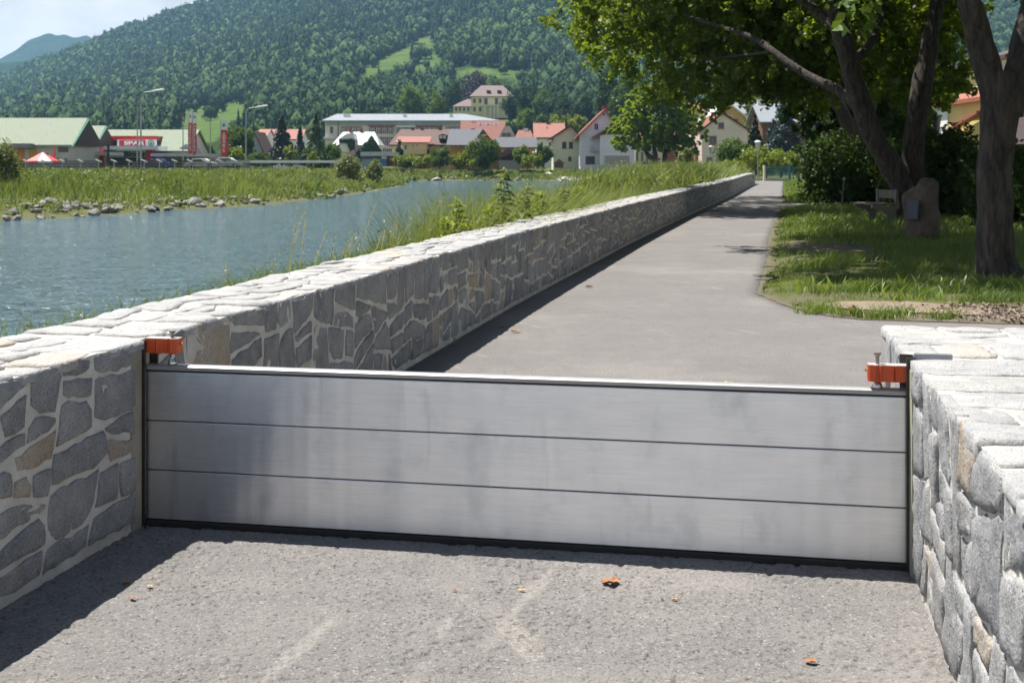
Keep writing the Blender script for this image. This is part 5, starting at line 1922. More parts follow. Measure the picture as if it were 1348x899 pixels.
def flag(label, px, ytop, wpx, ymid, ybot, Y, wave, seed):
    z = 1.3
    x = X_at(px, Y)
    t = thing('banner_flag', label, 'flag', (x, Y, z), 0, 'advertising flags by the supermarket')
    H = Z_at(ytop, Y) - z
    MB().tube([(0, 0, -.3), (0, 0, H + .05)], [.06, .04], 8).build('pole', M_POLE, t)
    r = random.Random(seed)
    wd = wpx * 1.15 / F * Y

    def cloth(name, z0, z1, m_, y=0.0):
        nz, nx = 14, 5
        vs = []
        for i in range(nz):
            zz = z0 + (z1 - z0) * i / (nz - 1)
            for j in range(nx):
                u = j / (nx - 1)
                vs.append((.05 + wd * u * (1 + .15 * math.sin(zz * 2 + seed)), y + wave * math.sin(u * 5 + zz * 1.7 + seed) * u, zz - .12 * wave * u * math.sin(zz * 3)))
        fs = [(i * nx + j, i * nx + j + 1, (i + 1) * nx + j + 1, (i + 1) * nx + j) for i in range(nz - 1) for j in range(nx - 1)]
        return MB().add(vs, fs).build(name, m_, t, smooth=True)
    zm, zb_ = Z_at(ymid, Y) - z, Z_at(ybot, Y) - z
    cloth('white_field', zm, H, M_SIGNW)
    cloth('red_field', zb_, zm, M_FLAGR)
    MB().prism([(.05 + wd * .25, H - .75), (.05 + wd * .75, H - .75), (.05 + wd * .5, H - .3)], -wave - .10, -wave - .07, 'y').build('green_emblem', M_GREENL, t)
    f = MB()
    k = 0
    zz = zb_ + .5
    while zz < zm - .3:                      # pale marks of the upright wording
        h_ = r.uniform(.14, .34)
        f.box(.05 + wd * r.uniform(.25, .35), .05 + wd * r.uniform(.6, .8), -wave - .10, -wave - .07, zz, zz + h_ * .45)
        zz += h_
    f.build('pale_marks', M_SIGNW, t)


flag('narrow white and red flag on the left of the close pair', 248, 147, 4.2, 162, 203, 150, .12, 1)
flag('narrow white and red flag on the right of the close pair', 253.4, 148, 4.2, 163, 204.5, 149, .12, 2)
flag('wider fluttering white and red flag standing alone, right of the close pair', 290.5, 158.5, 7.6, 171, 206, 144, .25, 3)


def street_lamp(label, px, ytop, Y, arm, kind='arm'):
    z = 1.2
    t = thing('street_lamp', label, 'street lamp', (X_at(px, Y), Y, z))
    H = Z_at(ytop, Y) - z
    a = arm / F * Y
    if kind == 'arm':
        hz = H - .16 * a - .5
        MB().tube([(0, 0, -.4), (0, 0, H * .5), (0, 0, hz)], [.11, .085, .06], 9).build('pole', M_POLE, t)
        MB().tube([(0, 0, hz - .02), (.04 * a, 0, hz + .35), (.14 * a, 0, hz + .62), (.45 * a, 0, H - .20)], [.055, .05, .045, .04], 8).build('arm', M_POLE, t)
        MB().tube([(.42 * a, 0, H - .22), (.55 * a, 0, H - .14), (.95 * a, 0, H), (1.0 * a, 0, H + .01)], [.05, .12, .11, .05], 8).build('lamp_head', M_WHITE, t)
    else:
        MB().tube([(0, 0, -.4), (0, 0, H - .1)], [.09, .05], 9).build('pole', M_POLE, t)
        MB().box(-.42, .42, -.2, .2, H - .14, H).build('lamp_head', M_DARKSTEEL, t, bevel=.03)


street_lamp('tall grey street lamp with a long white arm in front of the supermarket', 185.5, 118.3, 132, 31)
street_lamp('street lamp post with a flat dark head left of the long white arm lamp', 180.8, 138.5, 136, 0, 'flat')
street_lamp('slim lamp post left of the close pair of flags', 241, 150, 165, 0, 'flat')
street_lamp('lamp post with dark head standing before the meadow, between the flags', 277, 154, 150, 0, 'flat')
street_lamp('street lamp with a white arm beside the grey gabled house', 323.8, 139.5, 150, 29)
street_lamp('low street lamp post with white head before the shrubs', 313, 193, 190, 5)

# fence along the road with pale slanted post tops
YF = 122.0
fe = thing('road_fence', 'dark mesh fence with pale slanted post tops along the road before the shops', 'fence', (X_at(-20, YF), YF, 1.35))
L_ = X_at(330, YF) - X_at(-20, YF)
fz = Z_at(211.5, YF) - 1.35
pnl = MB()
for k in range(int(L_ / .12)):
    pnl.box(k * .12, k * .12 + .045, -.012, .012, 0, fz - .05)
for z in (.1, fz * .5, fz - .08):
    pnl.box(0, L_, -.02, .02, z, z + .05)
pnl.build('mesh_panel', mat('dark_fence', (.055, .06, .05), (.03, .035, .03), 3, .8), fe)
k = 0
px = -14
while px < 330:
    x = X_at(px, YF) - X_at(-20, YF)
    MB().box(x - .05, x + .05, -.05, .05, -.3, fz - .15).build('post', M_POLE, fe)
    MB().add([(x - .32, -.07, fz + .03), (x + .26, -.07, fz - .20), (x + .26, .07, fz - .20), (x - .32, .07, fz + .03), (x - .30, -.07, fz + .14), (x + .30, -.07, fz - .10), (x + .30, .07, fz - .10), (x - .30, .07, fz + .14)],
             [(0, 3, 2, 1), (4, 5, 6, 7), (0, 1, 5, 4), (1, 2, 6, 5), (2, 3, 7, 6), (3, 0, 4, 7)]).build('post_top', M_WHITE, fe)
    px += 24 if px < 110 else 20
gr_ = thing('guard_rail', 'white guard rail of the road before the houses and conifers', 'guard rail', (X_at(298, 140), 140, 1.3))
Lg = X_at(450, 140) - X_at(298, 140)
MB().prism([(-.03, .62), (.03, .62), (.05, .76), (.03, .92), (-.03, .92), (-.05, .76)], 0, Lg, 'x').build('rail', M_WHITE, gr_)
for k in range(int(Lg / 2) + 1):
    MB().box(k * 2 - .04, k * 2 + .04, .06, .14, -.2, .8).build('post', M_POLE, gr_)


def car(label, px, Y, yb, body, rz=0.0, L=4.2):
    z = Z_at(yb, Y)
    t = thing('parked_car', label, 'car', (X_at(px, Y), Y, z), rz)
    m = MB().prism([(-L / 2, .35), (-L / 2 + .05, .75), (-L * .33, .90), (-L * .20, 1.38), (L * .14, 1.42), (L * .30, .95), (L * .47, .82), (L / 2, .55), (L / 2, .30)], -.82, .82, 'y')
    m.build('body', body, t, bevel=.06)
    MB().prism([(-L * .29, .94), (-L * .18, 1.32), (L * .12, 1.35), (L * .26, .96)], -.835, .835, 'y').build('side_glass', M_GLASS, t)
    for x in (-L * .31, L * .31):
        for y in (-.78, .78):
            w = MB()
            w.tube([(x, y - .1, .31), (x, y + .1, .31)], .31, 14)
            wo_ = w.build('wheel', M_BLACK, t)
            MB().tube([(x, y - .112, .31), (x, y + .112, .31)], .18, 10).build('rim', M_POLE, wo_)


car('white car parked at the end of the shops, right of the lone flag', 298, 165, 221.3, mat('white_car_paint', (.72, .74, .76), None, 2, .25, coat=.6))
car('blue car parked under the flat canopy of the supermarket', 208.5, 176, 222, mat('blue_car_paint', (.04, .09, .30), None, 2, .25, coat=.6))
car('silver car half hidden behind the fence between the flags', 265, 160, 223, mat('silver_car_paint', (.6, .6, .58), None, 2, .25, coat=.6))
hb = thing('hoarding', 'white notice hoarding with a red top band beyond the pair of flags', 'sign', (X_at(270, 168), 168, 1.3))
extra(hb, 'board', M_SIGNW, 257.5, 279, 211, 219, 168, .06)
extra(hb, 'red_band', M_RED, 258, 282, 209, 210.9, 168, .08)

# --- town houses, left to right
house('gabled_house', 'small grey house with steep brown roof among trees, right of the shops', 325, 345, 196, 175, 215, 9, M_BLUEG, RT_BROWN, 'y', over=.5, wins=((329, 197, 334, 201.5), (334.5, 197, 338, 201.5)), fascia=M_WOODD)
house('roof_block', 'pale house with salmon roof peeping out behind the steep brown roof', 337, 350, 182, 172, 232, 9, M_WHITEW, RT_ORANGE, 'x', over=.2)
house('roof_block', 'house hidden behind the dark cedar, its salmon roof glinting through', 352, 396, 184, 172, 252, 9, M_WHITEW, RT_ORANGE, 'x', over=.3)
wb = thing('hoarding', 'pale blank hoarding at the left of the steep brown roofed house', 'sign', (X_at(323.5, 205), 205, 1.3))
extra(wb, 'board', plaster('pale_board', (.58, .53, .47)), 319.5, 327.5, 184, 196.5, 205, .1)
extra(wb, 'support', M_POLE, 323, 324, 196.5, 219, 205, .08)

# school: long three-storey block with red-brown window bands
def school():
    YS_ = 345.0
    z0 = 1.2
    t = thing('school_building', 'long three storey beige school with red brown window bands and grey roof', 'school', (X_at(540, YS_), YS_ + 8, z0))
    o = t.location
    xl, xr = X_at(428, YS_) - o.x, X_at(655, YS_) - o.x
    ze = Z_at(160.3, YS_) - z0
    MB().box(xl, xr, -8, 8, -1, ze).build('wall', M_BEIGE, t)
    MB().box(xl + .3, xr, -8.12, -8.003, ze - 1.15, ze - .003).build('frieze', plaster('grey_frieze', (.33, .36, .34)), t)
    rz = Z_at(150.3, YS_ + 8) - z0
    e = .9
    vs = [(xl - e, -8 - e, ze), (xr + e, -8 - e, ze), (xr + e, 8 + e, ze), (xl - e, 8 + e, ze), (xl - e, -8 - e, ze + .3), (xr + e, -8 - e, ze + .3), (xr + e, 8 + e, ze + .3), (xl - e, 8 + e, ze + .3), (xl + 2.2, 0, rz), (xr - 9.5, 0, rz)]
    ro = MB().add(vs, [(3, 2, 1, 0), (0, 1, 5, 4), (1, 2, 6, 5), (2, 3, 7, 6), (3, 0, 4, 7), (4, 5, 9, 8), (5, 6, 9), (6, 7, 8, 9), (7, 4, 8)]).build('roof', RT_SHEET, t)
    for px in (454.5, 459, 533, 594):
        x = X_at(px, YS_ + 4) - o.x
        MB().box(x - .5, x + .5, -4.4, -3.7, ze + (rz - ze) * .45, ze + (rz - ze) * .45 + 1.3).build('roof_hatch', M_WHITE, ro)
    box = (xl, xr, -8, 8)
    rows = {0: (167.2, 176), 1: (181.5, 191), 2: (197, 206)}
    bands = [(0, 448.5, 476.5, 4), (0, 486, 518, 4), (1, 486, 518, 4), (2, 486, 518, 4), (0, 548, 582, 5), (0, 586.5, 612, 4), (1, 448.5, 476.5, 4), (0, 433.5, 439.5, 1), (1, 520, 540, 3), (1, 548, 582, 5)]
    for rw_, a, b, n in bands:
        yt, yb = rows[rw_]
        if n > 1:
            bo_ = MB().box(X_at(a, YS_) - o.x, X_at(b, YS_) - o.x, -8.06, -8.003, Z_at(yb + .4, YS_) - z0, Z_at(yt - .8, YS_) - z0).build('window_band', M_FRAMER, t)
        for k in range(n):
            c = X_at(a + (b - a) * (k + .5) / n, YS_) - o.x
            w = (b - a) / n / F * YS_ * .66
            h = (yb - yt) / F * YS_
            fr = MB()
            zz = Z_at(yb, YS_) - z0
            for q in (-1, 0, 1):
                fr.box(c + q * (w / 2 - .06) - .06, c + q * (w / 2 - .06) + .06, -8.13, -8.065, zz, zz + h)
            fr.box(c - w / 2 + .125, c - .065, -8.13, -8.065, zz + h * .62, zz + h * .68)
            fr.box(c + .065, c + w / 2 - .125, -8.13, -8.065, zz + h * .62, zz + h * .68)
            fo = fr.build('window', M_FRAMEW if n > 1 else M_FRAMER, t)
            MB().box(c - w / 2 + .12, c + w / 2 - .12, -8.085, -8.07, zz, zz + h).build('pane', M_GLASS, fo)
    for a, b, yy in ((484.5, 521, 165.2), (547, 583, 165.6)):
        MB().box(X_at(a, YS_) - o.x, X_at(b, YS_) - o.x, -8.7, -8.1, Z_at(yy + 1, YS_) - z0, Z_at(yy, YS_) - z0).build('sunshade', M_FRAMER, t)
    MB().box(X_at(523, YS_) - o.x, X_at(546, YS_) - o.x, -9.4, -8.13, Z_at(190, YS_) - z0, Z_at(168, YS_) - z0).build('glazed_stairwell', mat('green_glass', (.10, .15, .11), (.2, .24, .2), .4, .15), t)
    MB().box(X_at(522, YS_) - o.x, X_at(547, YS_) - o.x, -9.6, -8.14, Z_at(167.8, YS_) - z0, Z_at(166, YS_) - z0).build('stairwell_roof', M_WHITE, t)
    MB().box(X_at(427, YS_) - o.x, X_at(441, YS_) - o.x, -10, -8.01, Z_at(183, YS_) - z0, Z_at(181, YS_) - z0).build('porch_roof', M_WHITE, t)
    MB().tube([(X_at(445.3, YS_) - o.x, -8.1, 0), (X_at(445.3, YS_) - o.x, -8.1, ze)], .12, 6).build('downpipe', M_DARKSTEEL, t)


school()

# ivy covered house with white roof
iv, ibox = house('ivy_house', 'house with bright white roof whose walls are covered with dark ivy', 440, 497, 191, 175.5, 236, 9, M_WHITEW, RT_WHITE, 'x', over=.4, hip=.35, chims=((461.5, 170, 3.6, 4.5, M_BRICK), (476, 171, 3.6, 4.5, M_BRICK)), wins=((443, 195, 448, 203, M_FRAMEW, 1),))
r = np.random.default_rng(9)
io = iv.location
V_ = []
n = 3800
x = X_at(r.uniform(459, 502.5, n), 236)
zz = Z_at(r.uniform(178, 212, n), 236)
apx_ = X_at(491, 236)
lim = Z_at(179 + np.abs((x / 236 * F + 674) - 490) * np.where((x / 236 * F + 674) > 490, 1.5, 1.1), 236)
k = (zz < lim)
c = np.stack([x[k] - io.x, np.full(k.sum(), 235.3 - io.y) + r.uniform(-.5, .3, k.sum()), zz[k] - io.z], 1)
n2 = 900
x2, z2 = r.uniform(447, 467, n2), r.uniform(183.5, 200, n2)
k2 = (z2 < 188) | ((x2 > 457 + (z2 - 188) * .4))
c2 = np.stack([X_at(x2[k2], 234) - io.x, np.full(k2.sum(), 233.6 - io.y) + r.uniform(-.3, .3, k2.sum()), Z_at(z2[k2], 234) - io.z], 1)
c = np.concatenate([c, c2])
v, q = leaf_cards(c, r.uniform(.3, .6, len(c)), r, np.array([[0, -1.2, .2]]), .7)
link('ivy', np_mesh('ivy', v, q, tint=np.repeat(r.random(len(c)), 4)), M_IVY, iv)
dm = MB().prism([(X_at(447, 234.5) - io.x, Z_at(200, 234.5) - io.z), (X_at(466, 234.5) - io.x, Z_at(200, 234.5) - io.z), (X_at(466, 234.5) - io.x, Z_at(184, 234.5) - io.z), (X_at(447, 234.5) - io.x, Z_at(184, 234.5) - io.z)], 233.9 - io.y, 236.5 - io.y, 'y').build('dormer', M_WHITEW, iv)
MB().prism([(X_at(446, 234.5) - io.x, Z_at(184, 234.5) - io.z), (X_at(467.5, 234.5) - io.x, Z_at(184, 234.5) - io.z), (X_at(465.5, 234.5) - io.x, Z_at(176, 234.5) - io.z), (X_at(458, 234.5) - io.x, Z_at(176, 234.5) - io.z)], 233.4 - io.y, 239 - io.y, 'y').build('dormer_roof', RT_WHITE, iv)

# shelter, sign
sh = thing('roadside_shelter', 'low roadside shelter with flat grey roof, brick end and blue door', 'shelter', (X_at(498, 205), 205, 1.3))
extra(sh, 'roof', M_CANOPY, 475, 522, 200.2, 205.6, 203.5, .5, 5)
extra(sh, 'window_strip', mat('blue_glass', (.03, .07, .13), None, 2, .2), 477, 502, 205.7, 210, 204.5, .2, 1)
extra(sh, 'base', mat('pale_blue_panel', (.30, .38, .46)), 477, 502, 210.1, 219, 204.5, .3, 3)
extra(sh, 'blue_door', mat('bright_blue', (.02, .17, .45), None, 2, .4), 502.5, 509, 209.5, 219, 204, .3, 1)
extra(sh, 'brick_end', M_BRICK, 509.3, 522, 205.7, 219, 204.5, .3, 4)
sg = thing('speed_sign', 'round white speed limit sign with a red ring before the ivy covered house', 'road sign', (X_at(465, 185), 185, 1.3))
zc = Z_at(201.2, 185) - 1.3
MB().tube([(0, 0, -.3), (0, 0, zc)], .04, 8).build('pole', M_POLE, sg)
MB().tube([(0, -.06, zc), (0, -.05, zc)], .44, 24).build('red_ring', M_RED, sg)
MB().tube([(0, -.075, zc), (0, -.063, zc)], .31, 24).build('white_disc', M_SIGNW, sg)
lettering(sg, '70', mat('black_paint', (.02, .02, .02)), 463.2, 466.8, 202.8, 199.6, 184.88, name='numerals')

# yellow house with brown roof
yh, ybx = house('yellow_house', 'long yellow house with brown roof, dormers and a lower salmon roof', 516, 605, 190, 172, 226, 10, M_YELLP, RT_BROWN, 'x', over=.6, hip=.28, chims=((543, 169.5, 3.4, 5, M_BRICK), (555.5, 169.5, 3.6, 5, M_BRICK), (579, 169, 3.4, 5, M_BRICK)),
               wins=((564.5, 189.8, 568.5, 195, M_FRAMEW, 1), (578.5, 189.5, 583.5, 197, M_FRAMEW, 1)))
yo = yh.location
x0_, x1_ = X_at(523.5, 221) - yo.x, X_at(561, 221) - yo.x
MB().box(x0_, x1_, 221 - yo.y, 226 - yo.y + .1, -1, Z_at(188.5, 221) - yo.z).build('front_wing', M_YELLP, yh)
pr = MB().prism([(220.4 - yo.y, Z_at(188.6, 221) - yo.z), (226 - yo.y, Z_at(181, 226) - yo.z), (226 - yo.y, Z_at(180, 226) - yo.z), (220.4 - yo.y, Z_at(187.6, 221) - yo.z)], x0_ - .4, x1_ + .7, 'x').build('wing_roof', RT_ORANGE, yh)
for a, b, c, d in ((532, 191, 536, 197.5), (542.5, 190.5, 544.7, 194), (548, 190.5, 550.2, 194)):
    window(yh, 'f', (X_at(a, 221) + X_at(c, 221)) / 2 - yo.x, Z_at(d, 221) - yo.z, (c - a) / F * 221, (d - b) / F * 221, M_FRAMEW, (x0_, x1_, 221 - yo.y, 0), 1)
for px in (581.5, 593):
    x = X_at(px, 223) - yo.x
    d = MB().prism([(x - .75, Z_at(183, 223) - yo.z), (x + .75, Z_at(183, 223) - yo.z), (x + .75, Z_at(177.5, 223) - yo.z), (x, Z_at(175.6, 223) - yo.z), (x - .75, Z_at(177.5, 223) - yo.z)], 226.2 - yo.y, 230 - yo.y, 'y').build('dormer', RT_BROWN, yh)
    for s_ in (-.34, .34):
        MB().box(x + s_ - .27, x + s_ + .27, 226.1 - yo.y, 226.19 - yo.y, Z_at(182.2, 223) - yo.z, Z_at(178, 223) - yo.z).build('dormer_window', M_FRAMEW, d)
MB().box(X_at(557, 224) - yo.x, X_at(572, 224) - yo.x, 223.6 - yo.y, 223.75 - yo.y, Z_at(203, 224) - yo.z, Z_at(197, 224) - yo.z).build('balcony', M_WOODD, yh)
lw = thing('low_roof_shed', 'low shed with mauve roof tucked under the yellow house', 'shed', (X_at(552, 217), 217, 1.2))
MB().prism([(X_at(538, 217) - lw.location.x, Z_at(212, 217) - 1.2), (X_at(568, 217) - lw.location.x, Z_at(212, 217) - 1.2), (X_at(564, 217) - lw.location.x, Z_at(203.5, 217) - 1.2), (X_at(541, 217) - lw.location.x, Z_at(203.5, 217) - 1.2)], 0, 3, 'y').build('roof', RT_MAUVE, lw)
MB().box(X_at(540, 217) - lw.location.x, X_at(566, 217) - lw.location.x, .3, 2.8, -1, Z_at(212, 217) - 1.2).build('wall', M_BRICK, lw)

# red roofed hall behind
rh, rbx = house('red_roof_hall', 'big building with red roof and three skylights behind the slate roofed house', 607, 663, 192, 160.5, 285, 15, plaster('pale_mauve_plaster', (.50, .45, .42)), RT_RED, 'x', over=.4, hip=.0, sky=((632, 164.5, 4.5, 4.5), (642, 164.5, 4.5, 4.5), (652.5, 164.5, 4.5, 4.5)),
               chims=((622.5, 159.8, 5.5, 3.5, M_WHITE),))
ro3 = rh.location
g_ = MB().prism([(X_at(655, 284) - ro3.x, Z_at(200, 284) - ro3.z), (X_at(679.5, 284) - ro3.x, Z_at(200, 284) - ro3.z), (X_at(679, 284) - ro3.x, Z_at(182, 284) - ro3.z), (X_at(671.5, 284) - ro3.x, Z_at(167.5, 284) - ro3.z), (X_at(664, 284) - ro3.x, Z_at(167.5, 284) - ro3.z), (X_at(656, 284) - ro3.x, Z_at(182, 284) - ro3.z)], 280 - ro3.y, 292 - ro3.y, 'y').build('gable_wall', plaster('pale_mauve_plaster', (.50, .45, .42)), rh)
for px in (663.5, 669.5):
    x = X_at(px, 280) - ro3.x
    MB().prism([(x - .5, Z_at(182.5, 280) - ro3.z), (x + .5, Z_at(182.5, 280) - ro3.z), (x + .5, Z_at(176, 280) - ro3.z), (x, Z_at(174.8, 280) - ro3.z), (x - .5, Z_at(176, 280) - ro3.z)], 279.85 - ro3.y, 279.99 - ro3.y, 'y').build('window', mat('dim_window', (.14, .12, .11)), rh)

# slate roofed ochre house
oh, obx = house('ochre_house', 'ochre house with slate grey roof and clipped gable behind a round shrub', 612, 662, 205, 172.5, 214, 12, M_OCHRE, RT_GREY, 'y', over=.9, cut=.0, apex=636, chims=((622.5, 170.5, 4.5, 5, mat('dark_chimney', (.05, .045, .045))),), fascia=mat('slate_edge', (.06, .06, .065)))
oo = oh.location
MB().prism([(208.5 - oo.y, Z_at(192.3, 210) - oo.z), (220 - oo.y, Z_at(171, 220) - oo.z), (220 - oo.y, Z_at(170.2, 220) - oo.z), (208.5 - oo.y, Z_at(191.3, 210) - oo.z)], X_at(588, 210) - oo.x, X_at(634, 214) - oo.x, 'x').build('side_roof', RT_GREY, oh)
MB().box(X_at(592, 211) - oo.x, X_at(612, 214) - oo.x + .5, 211.5 - oo.y, 219 - oo.y, -1, Z_at(192.5, 211) - oo.z).build('side_wall', M_OCHRE, oh)
for a, b, c, d in ((617, 209, 621, 214), (652, 205, 656, 210)):
    window(oh, 'f', (X_at(a, 214) + X_at(c, 214)) / 2 - oo.x, Z_at(d, 214) - oo.z, .5, .7, M_FRAMEW, obx, 1)
house('low_slate_house', 'low house with long slate roof between the ochre house and the white one', 655, 704, 194.5, 182.5, 232, 9, M_OCHRE, RT_GREY, 'x', over=.4, chims=((686.5, 183, 2.6, 8, mat('dark_chimney', (.05, .045, .045))),))
house('small_red_roof_house', 'house with mossy red roof and white chimney behind the low slate roof', 679, 702, 184, 173, 276, 9, M_WHITEW, RT_RED, 'x', over=.4, hip=.5, chims=((692, 170, 6, 4, M_WHITE),))
sd = thing('garden_shed', 'dark timber shed with lopsided rusty roof below the low slate house', 'shed', (X_at(670, 208), 208, 1.2))
MB().prism([(X_at(659, 208) - sd.location.x, -1), (X_at(684.5, 208) - sd.location.x, -1), (X_at(684.5, 208) - sd.location.x, Z_at(197.5, 208) - 1.2), (X_at(659, 208) - sd.location.x, Z_at(208.5, 208) - 1.2)], 0, 4, 'y').build('wall', M_WOODD, sd)
MB().box(X_at(657, 208) - sd.location.x, X_at(685, 208) - sd.location.x, -.12, -.003, -.9, Z_at(211.5, 208) - 1.2).build('base', plaster('pale_base', (.40, .38, .35)), sd)
MB().prism([(X_at(655, 208) - sd.location.x, Z_at(209.4, 208) - 1.2), (X_at(687, 208) - sd.location.x, Z_at(196.6, 208) - 1.2), (X_at(687, 208) - sd.location.x, Z_at(195.4, 208) - 1.2), (X_at(667, 208) - sd.location.x, Z_at(195.5, 208) - 1.2), (X_at(655, 208) - sd.location.x, Z_at(208.2, 208) - 1.2)], -.5, 4.5, 'y').build('roof', RT_MAUVE, sd)

wh, wbx = house('white_house', 'white house with salmon red roof and brick chimney left of the pale green gable', 706, 741, 180.5, 164, 256, 10, M_WHITEW, RT_ORANGE, 'x', over=.6, chims=((721.5, 161.5, 5, 4.5, M_BRICK),), sky=((720, 169.5, 3.6, 3.4),), wins=((711, 187, 715, 193), (722, 187, 726, 193)), fascia=M_DARKSTEEL)
house('pale_green_house', 'pale green gabled house with dark verge and brown shutters', 728.5, 764, 181, 166.5, 217, 11, M_PALEG, RT_DARK, 'y', over=.9, apex=751.5, frame=M_FRAMEB, fascia=M_WOODD, chims=((745, 158.5, 2.4, 8, mat('dark_chimney', (.05, .045, .045))),),
      wins=((740, 187, 745.5, 195.5), (749, 187, 754, 195.5), (748, 206.5, 752, 212)))
dk = thing('dog_kennel', 'tiny brown wooden hut at the foot of the pale green house', 'hut', (X_at(736, 210), 210, 1.3))
MB().prism([(-.75, 0), (.75, 0), (.75, .75), (0, 1.3), (-.75, .75)], 0, 1.5, 'y').build('wall', mat('hut_wood', (.16, .065, .03)), dk)
MB().prism([(-.95, .68), (0, 1.4), (.95, .68), (.95, .80), (0, 1.53), (-.95, .80)], -.15, 1.65, 'y').build('roof', M_WOODD, dk)

# lilac house with two gables
YL = 207.0
lh, lbx = house('lilac_house', 'pale lilac house with two red verged gables and a wide garage door', 764, 812, 177, 145, YL + 3, 12, M_LILAC, RT_RED, 'y', over=1.0, apex=797, frame=M_FRAMEW, fascia=mat('red_verge', (.33, .10, .05)), chims=((796.5, 140, 7.5, 5, M_BRICK),),
                wins=((782, 162.5, 788, 171.5), (771, 206, 783, 216, mat('dark_frame', (.05, .04, .04)), 2)))
lo = lh.location
x0_, x1_ = X_at(790.5, YL) - lo.x, X_at(835.5, YL) - lo.x
ys_ = YL - lo.y
ap = X_at(822, YL) - lo.x
gz_ = Z_at(177.5, YL) - lo.z
MB().prism([(x0_, -1.5), (x1_, -1.5), (x1_, Z_at(186, YL) - lo.z), (ap, Z_at(160, YL) - lo.z), (x0_, Z_at(180, YL) - lo.z)], ys_, ys_ + 9, 'y').build('garage_wing', M_LILAC, lh)
MB().prism([(X_at(791.5, YL) - lo.x, gz_), (X_at(833, YL) - lo.x, gz_), (ap, Z_at(160, YL) - lo.z)], ys_ - .09, ys_ - .003, 'y').build('gable_cladding', mat('brown_cladding', (.13, .04, .025), (.09, .03, .02), 6, .7), lh)
rf = MB().prism([(X_at(778.5, YL) - lo.x, Z_at(182.5, YL) - lo.z), (ap, Z_at(158, YL) - lo.z), (X_at(842, YL) - lo.x, Z_at(180, YL) - lo.z), (X_at(842, YL) - lo.x, Z_at(178, YL) - lo.z), (ap, Z_at(156, YL) - lo.z), (X_at(778.5, YL) - lo.x, Z_at(180.5, YL) - lo.z)], ys_ - 1.0, ys_ + 9.5, 'y').build('garage_roof', RT_RED, lh)
gd = MB()
gx0, gx1 = X_at(796, YL) - lo.x, X_at(828.5, YL) - lo.x
for k in range(5):
    za, zb_ = Z_at(218.5, YL) - lo.z, Z_at(205.3, YL) - lo.z
    gd.box(gx0, gx1, ys_ - .10, ys_ - .005, za + (zb_ - za) * k / 5 + .02, za + (zb_ - za) * (k + 1) / 5)
gd.build('garage_door', mat('beige_garage_door', (.42, .39, .33), None, 2, .6), lh)
MB().box(gx0 - .18, gx1 + .18, ys_ - .06, ys_ - .003, Z_at(205.2, YL) - lo.z, Z_at(204, YL) - lo.z).build('door_lintel', M_WHITE, lh)
for nm, a, b, c, d in (('string_course', 790.8, 835, 197, 198.2), ('corner_trim', 790, 792.2, 178, 219)):
    MB().box(X_at(a, YL) - lo.x, X_at(b, YL) - lo.x, ys_ - .08 if nm[0] == 's' else ys_ - .1, ys_ - .004, Z_at(d, YL) - lo.z, Z_at(c, YL) - lo.z).build(nm, M_WHITE, lh)
for nm, a, b, c, d in (('string_course', 765, 790, 177.5, 178.6), ('string_course', 765, 783, 197, 198.2), ('corner_trim', 763, 765.3, 178, 219)):
    MB().box(X_at(a, YL + 3) - lo.x, X_at(b, YL + 3) - lo.x, -6.09 if nm[0] == 's' else -6.12, -6.004, Z_at(d, YL + 3) - lo.z, Z_at(c, YL + 3) - lo.z).build(nm, M_WHITE, lh)
bl = MB().box(X_at(778, YL) - lo.x, X_at(788.5, YL) - lo.x, ys_ + 1.2, ys_ + 2.8, Z_at(200, YL) - lo.z, Z_at(199, YL) - lo.z)
bl.box(X_at(778, YL) - lo.x, X_at(783, YL) - lo.x, ys_ + 1.25, ys_ + 1.4, Z_at(198.9, YL) - lo.z, Z_at(192.5, YL) - lo.z)
bl.build('balcony', M_POLE, lh)
gpx = MB().tube([(0, 0, 0), (0, 0, 0.01)], .45, 14)
vt = MB().tube([(X_at(796.5, YL) - lo.x, -6.08, Z_at(151, YL + 3) - lo.z), (X_at(796.5, YL) - lo.x, -6.02, Z_at(151, YL + 3) - lo.z)], .16, 10).build('round_vent', M_BLACK, lh)

# garden wall, bins and signs below the round tree
gw_ = thing('garden_wall', 'low pale grey garden wall below the round tree and the lilac house', 'wall', (X_at(840, 150), 150, .6))
MB().box(X_at(778, 150) - gw_.location.x, X_at(930, 150) - gw_.location.x, 0, .35, -1, Z_at(218.0, 150) - .6).build('wall_body', plaster('pale_render', (.42, .42, .44)), gw_)
MB().box(X_at(778, 150) - gw_.location.x - .05, X_at(930, 150) - gw_.location.x + .05, -.05, .40, Z_at(217.9, 150) - .6, Z_at(217.9, 150) - .5).build('coping', M_CANOPY, gw_)
for a, lb in ((849, 'blue grey bin standing left of the round tree trunk'), (853.5, 'blue grey bin nearest the round tree trunk'), (866.5, 'blue bin standing between the two trunks of the round tree')):
    b = thing('waste_bin', lb, 'bin', (X_at(a, 158), 158, 1.0), 0, 'bins by the round tree')
    MB().prism([(-.25, 0), (.25, 0), (.3, 1.0), (-.3, 1.0)], -.3, .3, 'y').build('body', mat('blue_bin', (.06, .10, .16)), b)
    MB().prism([(-.33, 1.003), (.33, 1.003), (.30, 1.12), (-.2, 1.14)], -.34, .34, 'y').build('lid', M_DARKG, b)
ps = thing('round_sign', 'small round blue and red sign between the trunks of the round tree', 'road sign', (X_at(867.5, 152), 152, 1.0))
MB().tube([(0, 0, -.4), (0, 0, Z_at(210, 152) - 1)], .03, 8).build('pole', M_POLE, ps)
MB().tube([(0, -.05, Z_at(210, 152) - 1), (0, -.04, Z_at(210, 152) - 1)], .19, 18).build('red_ring', M_RED, ps)
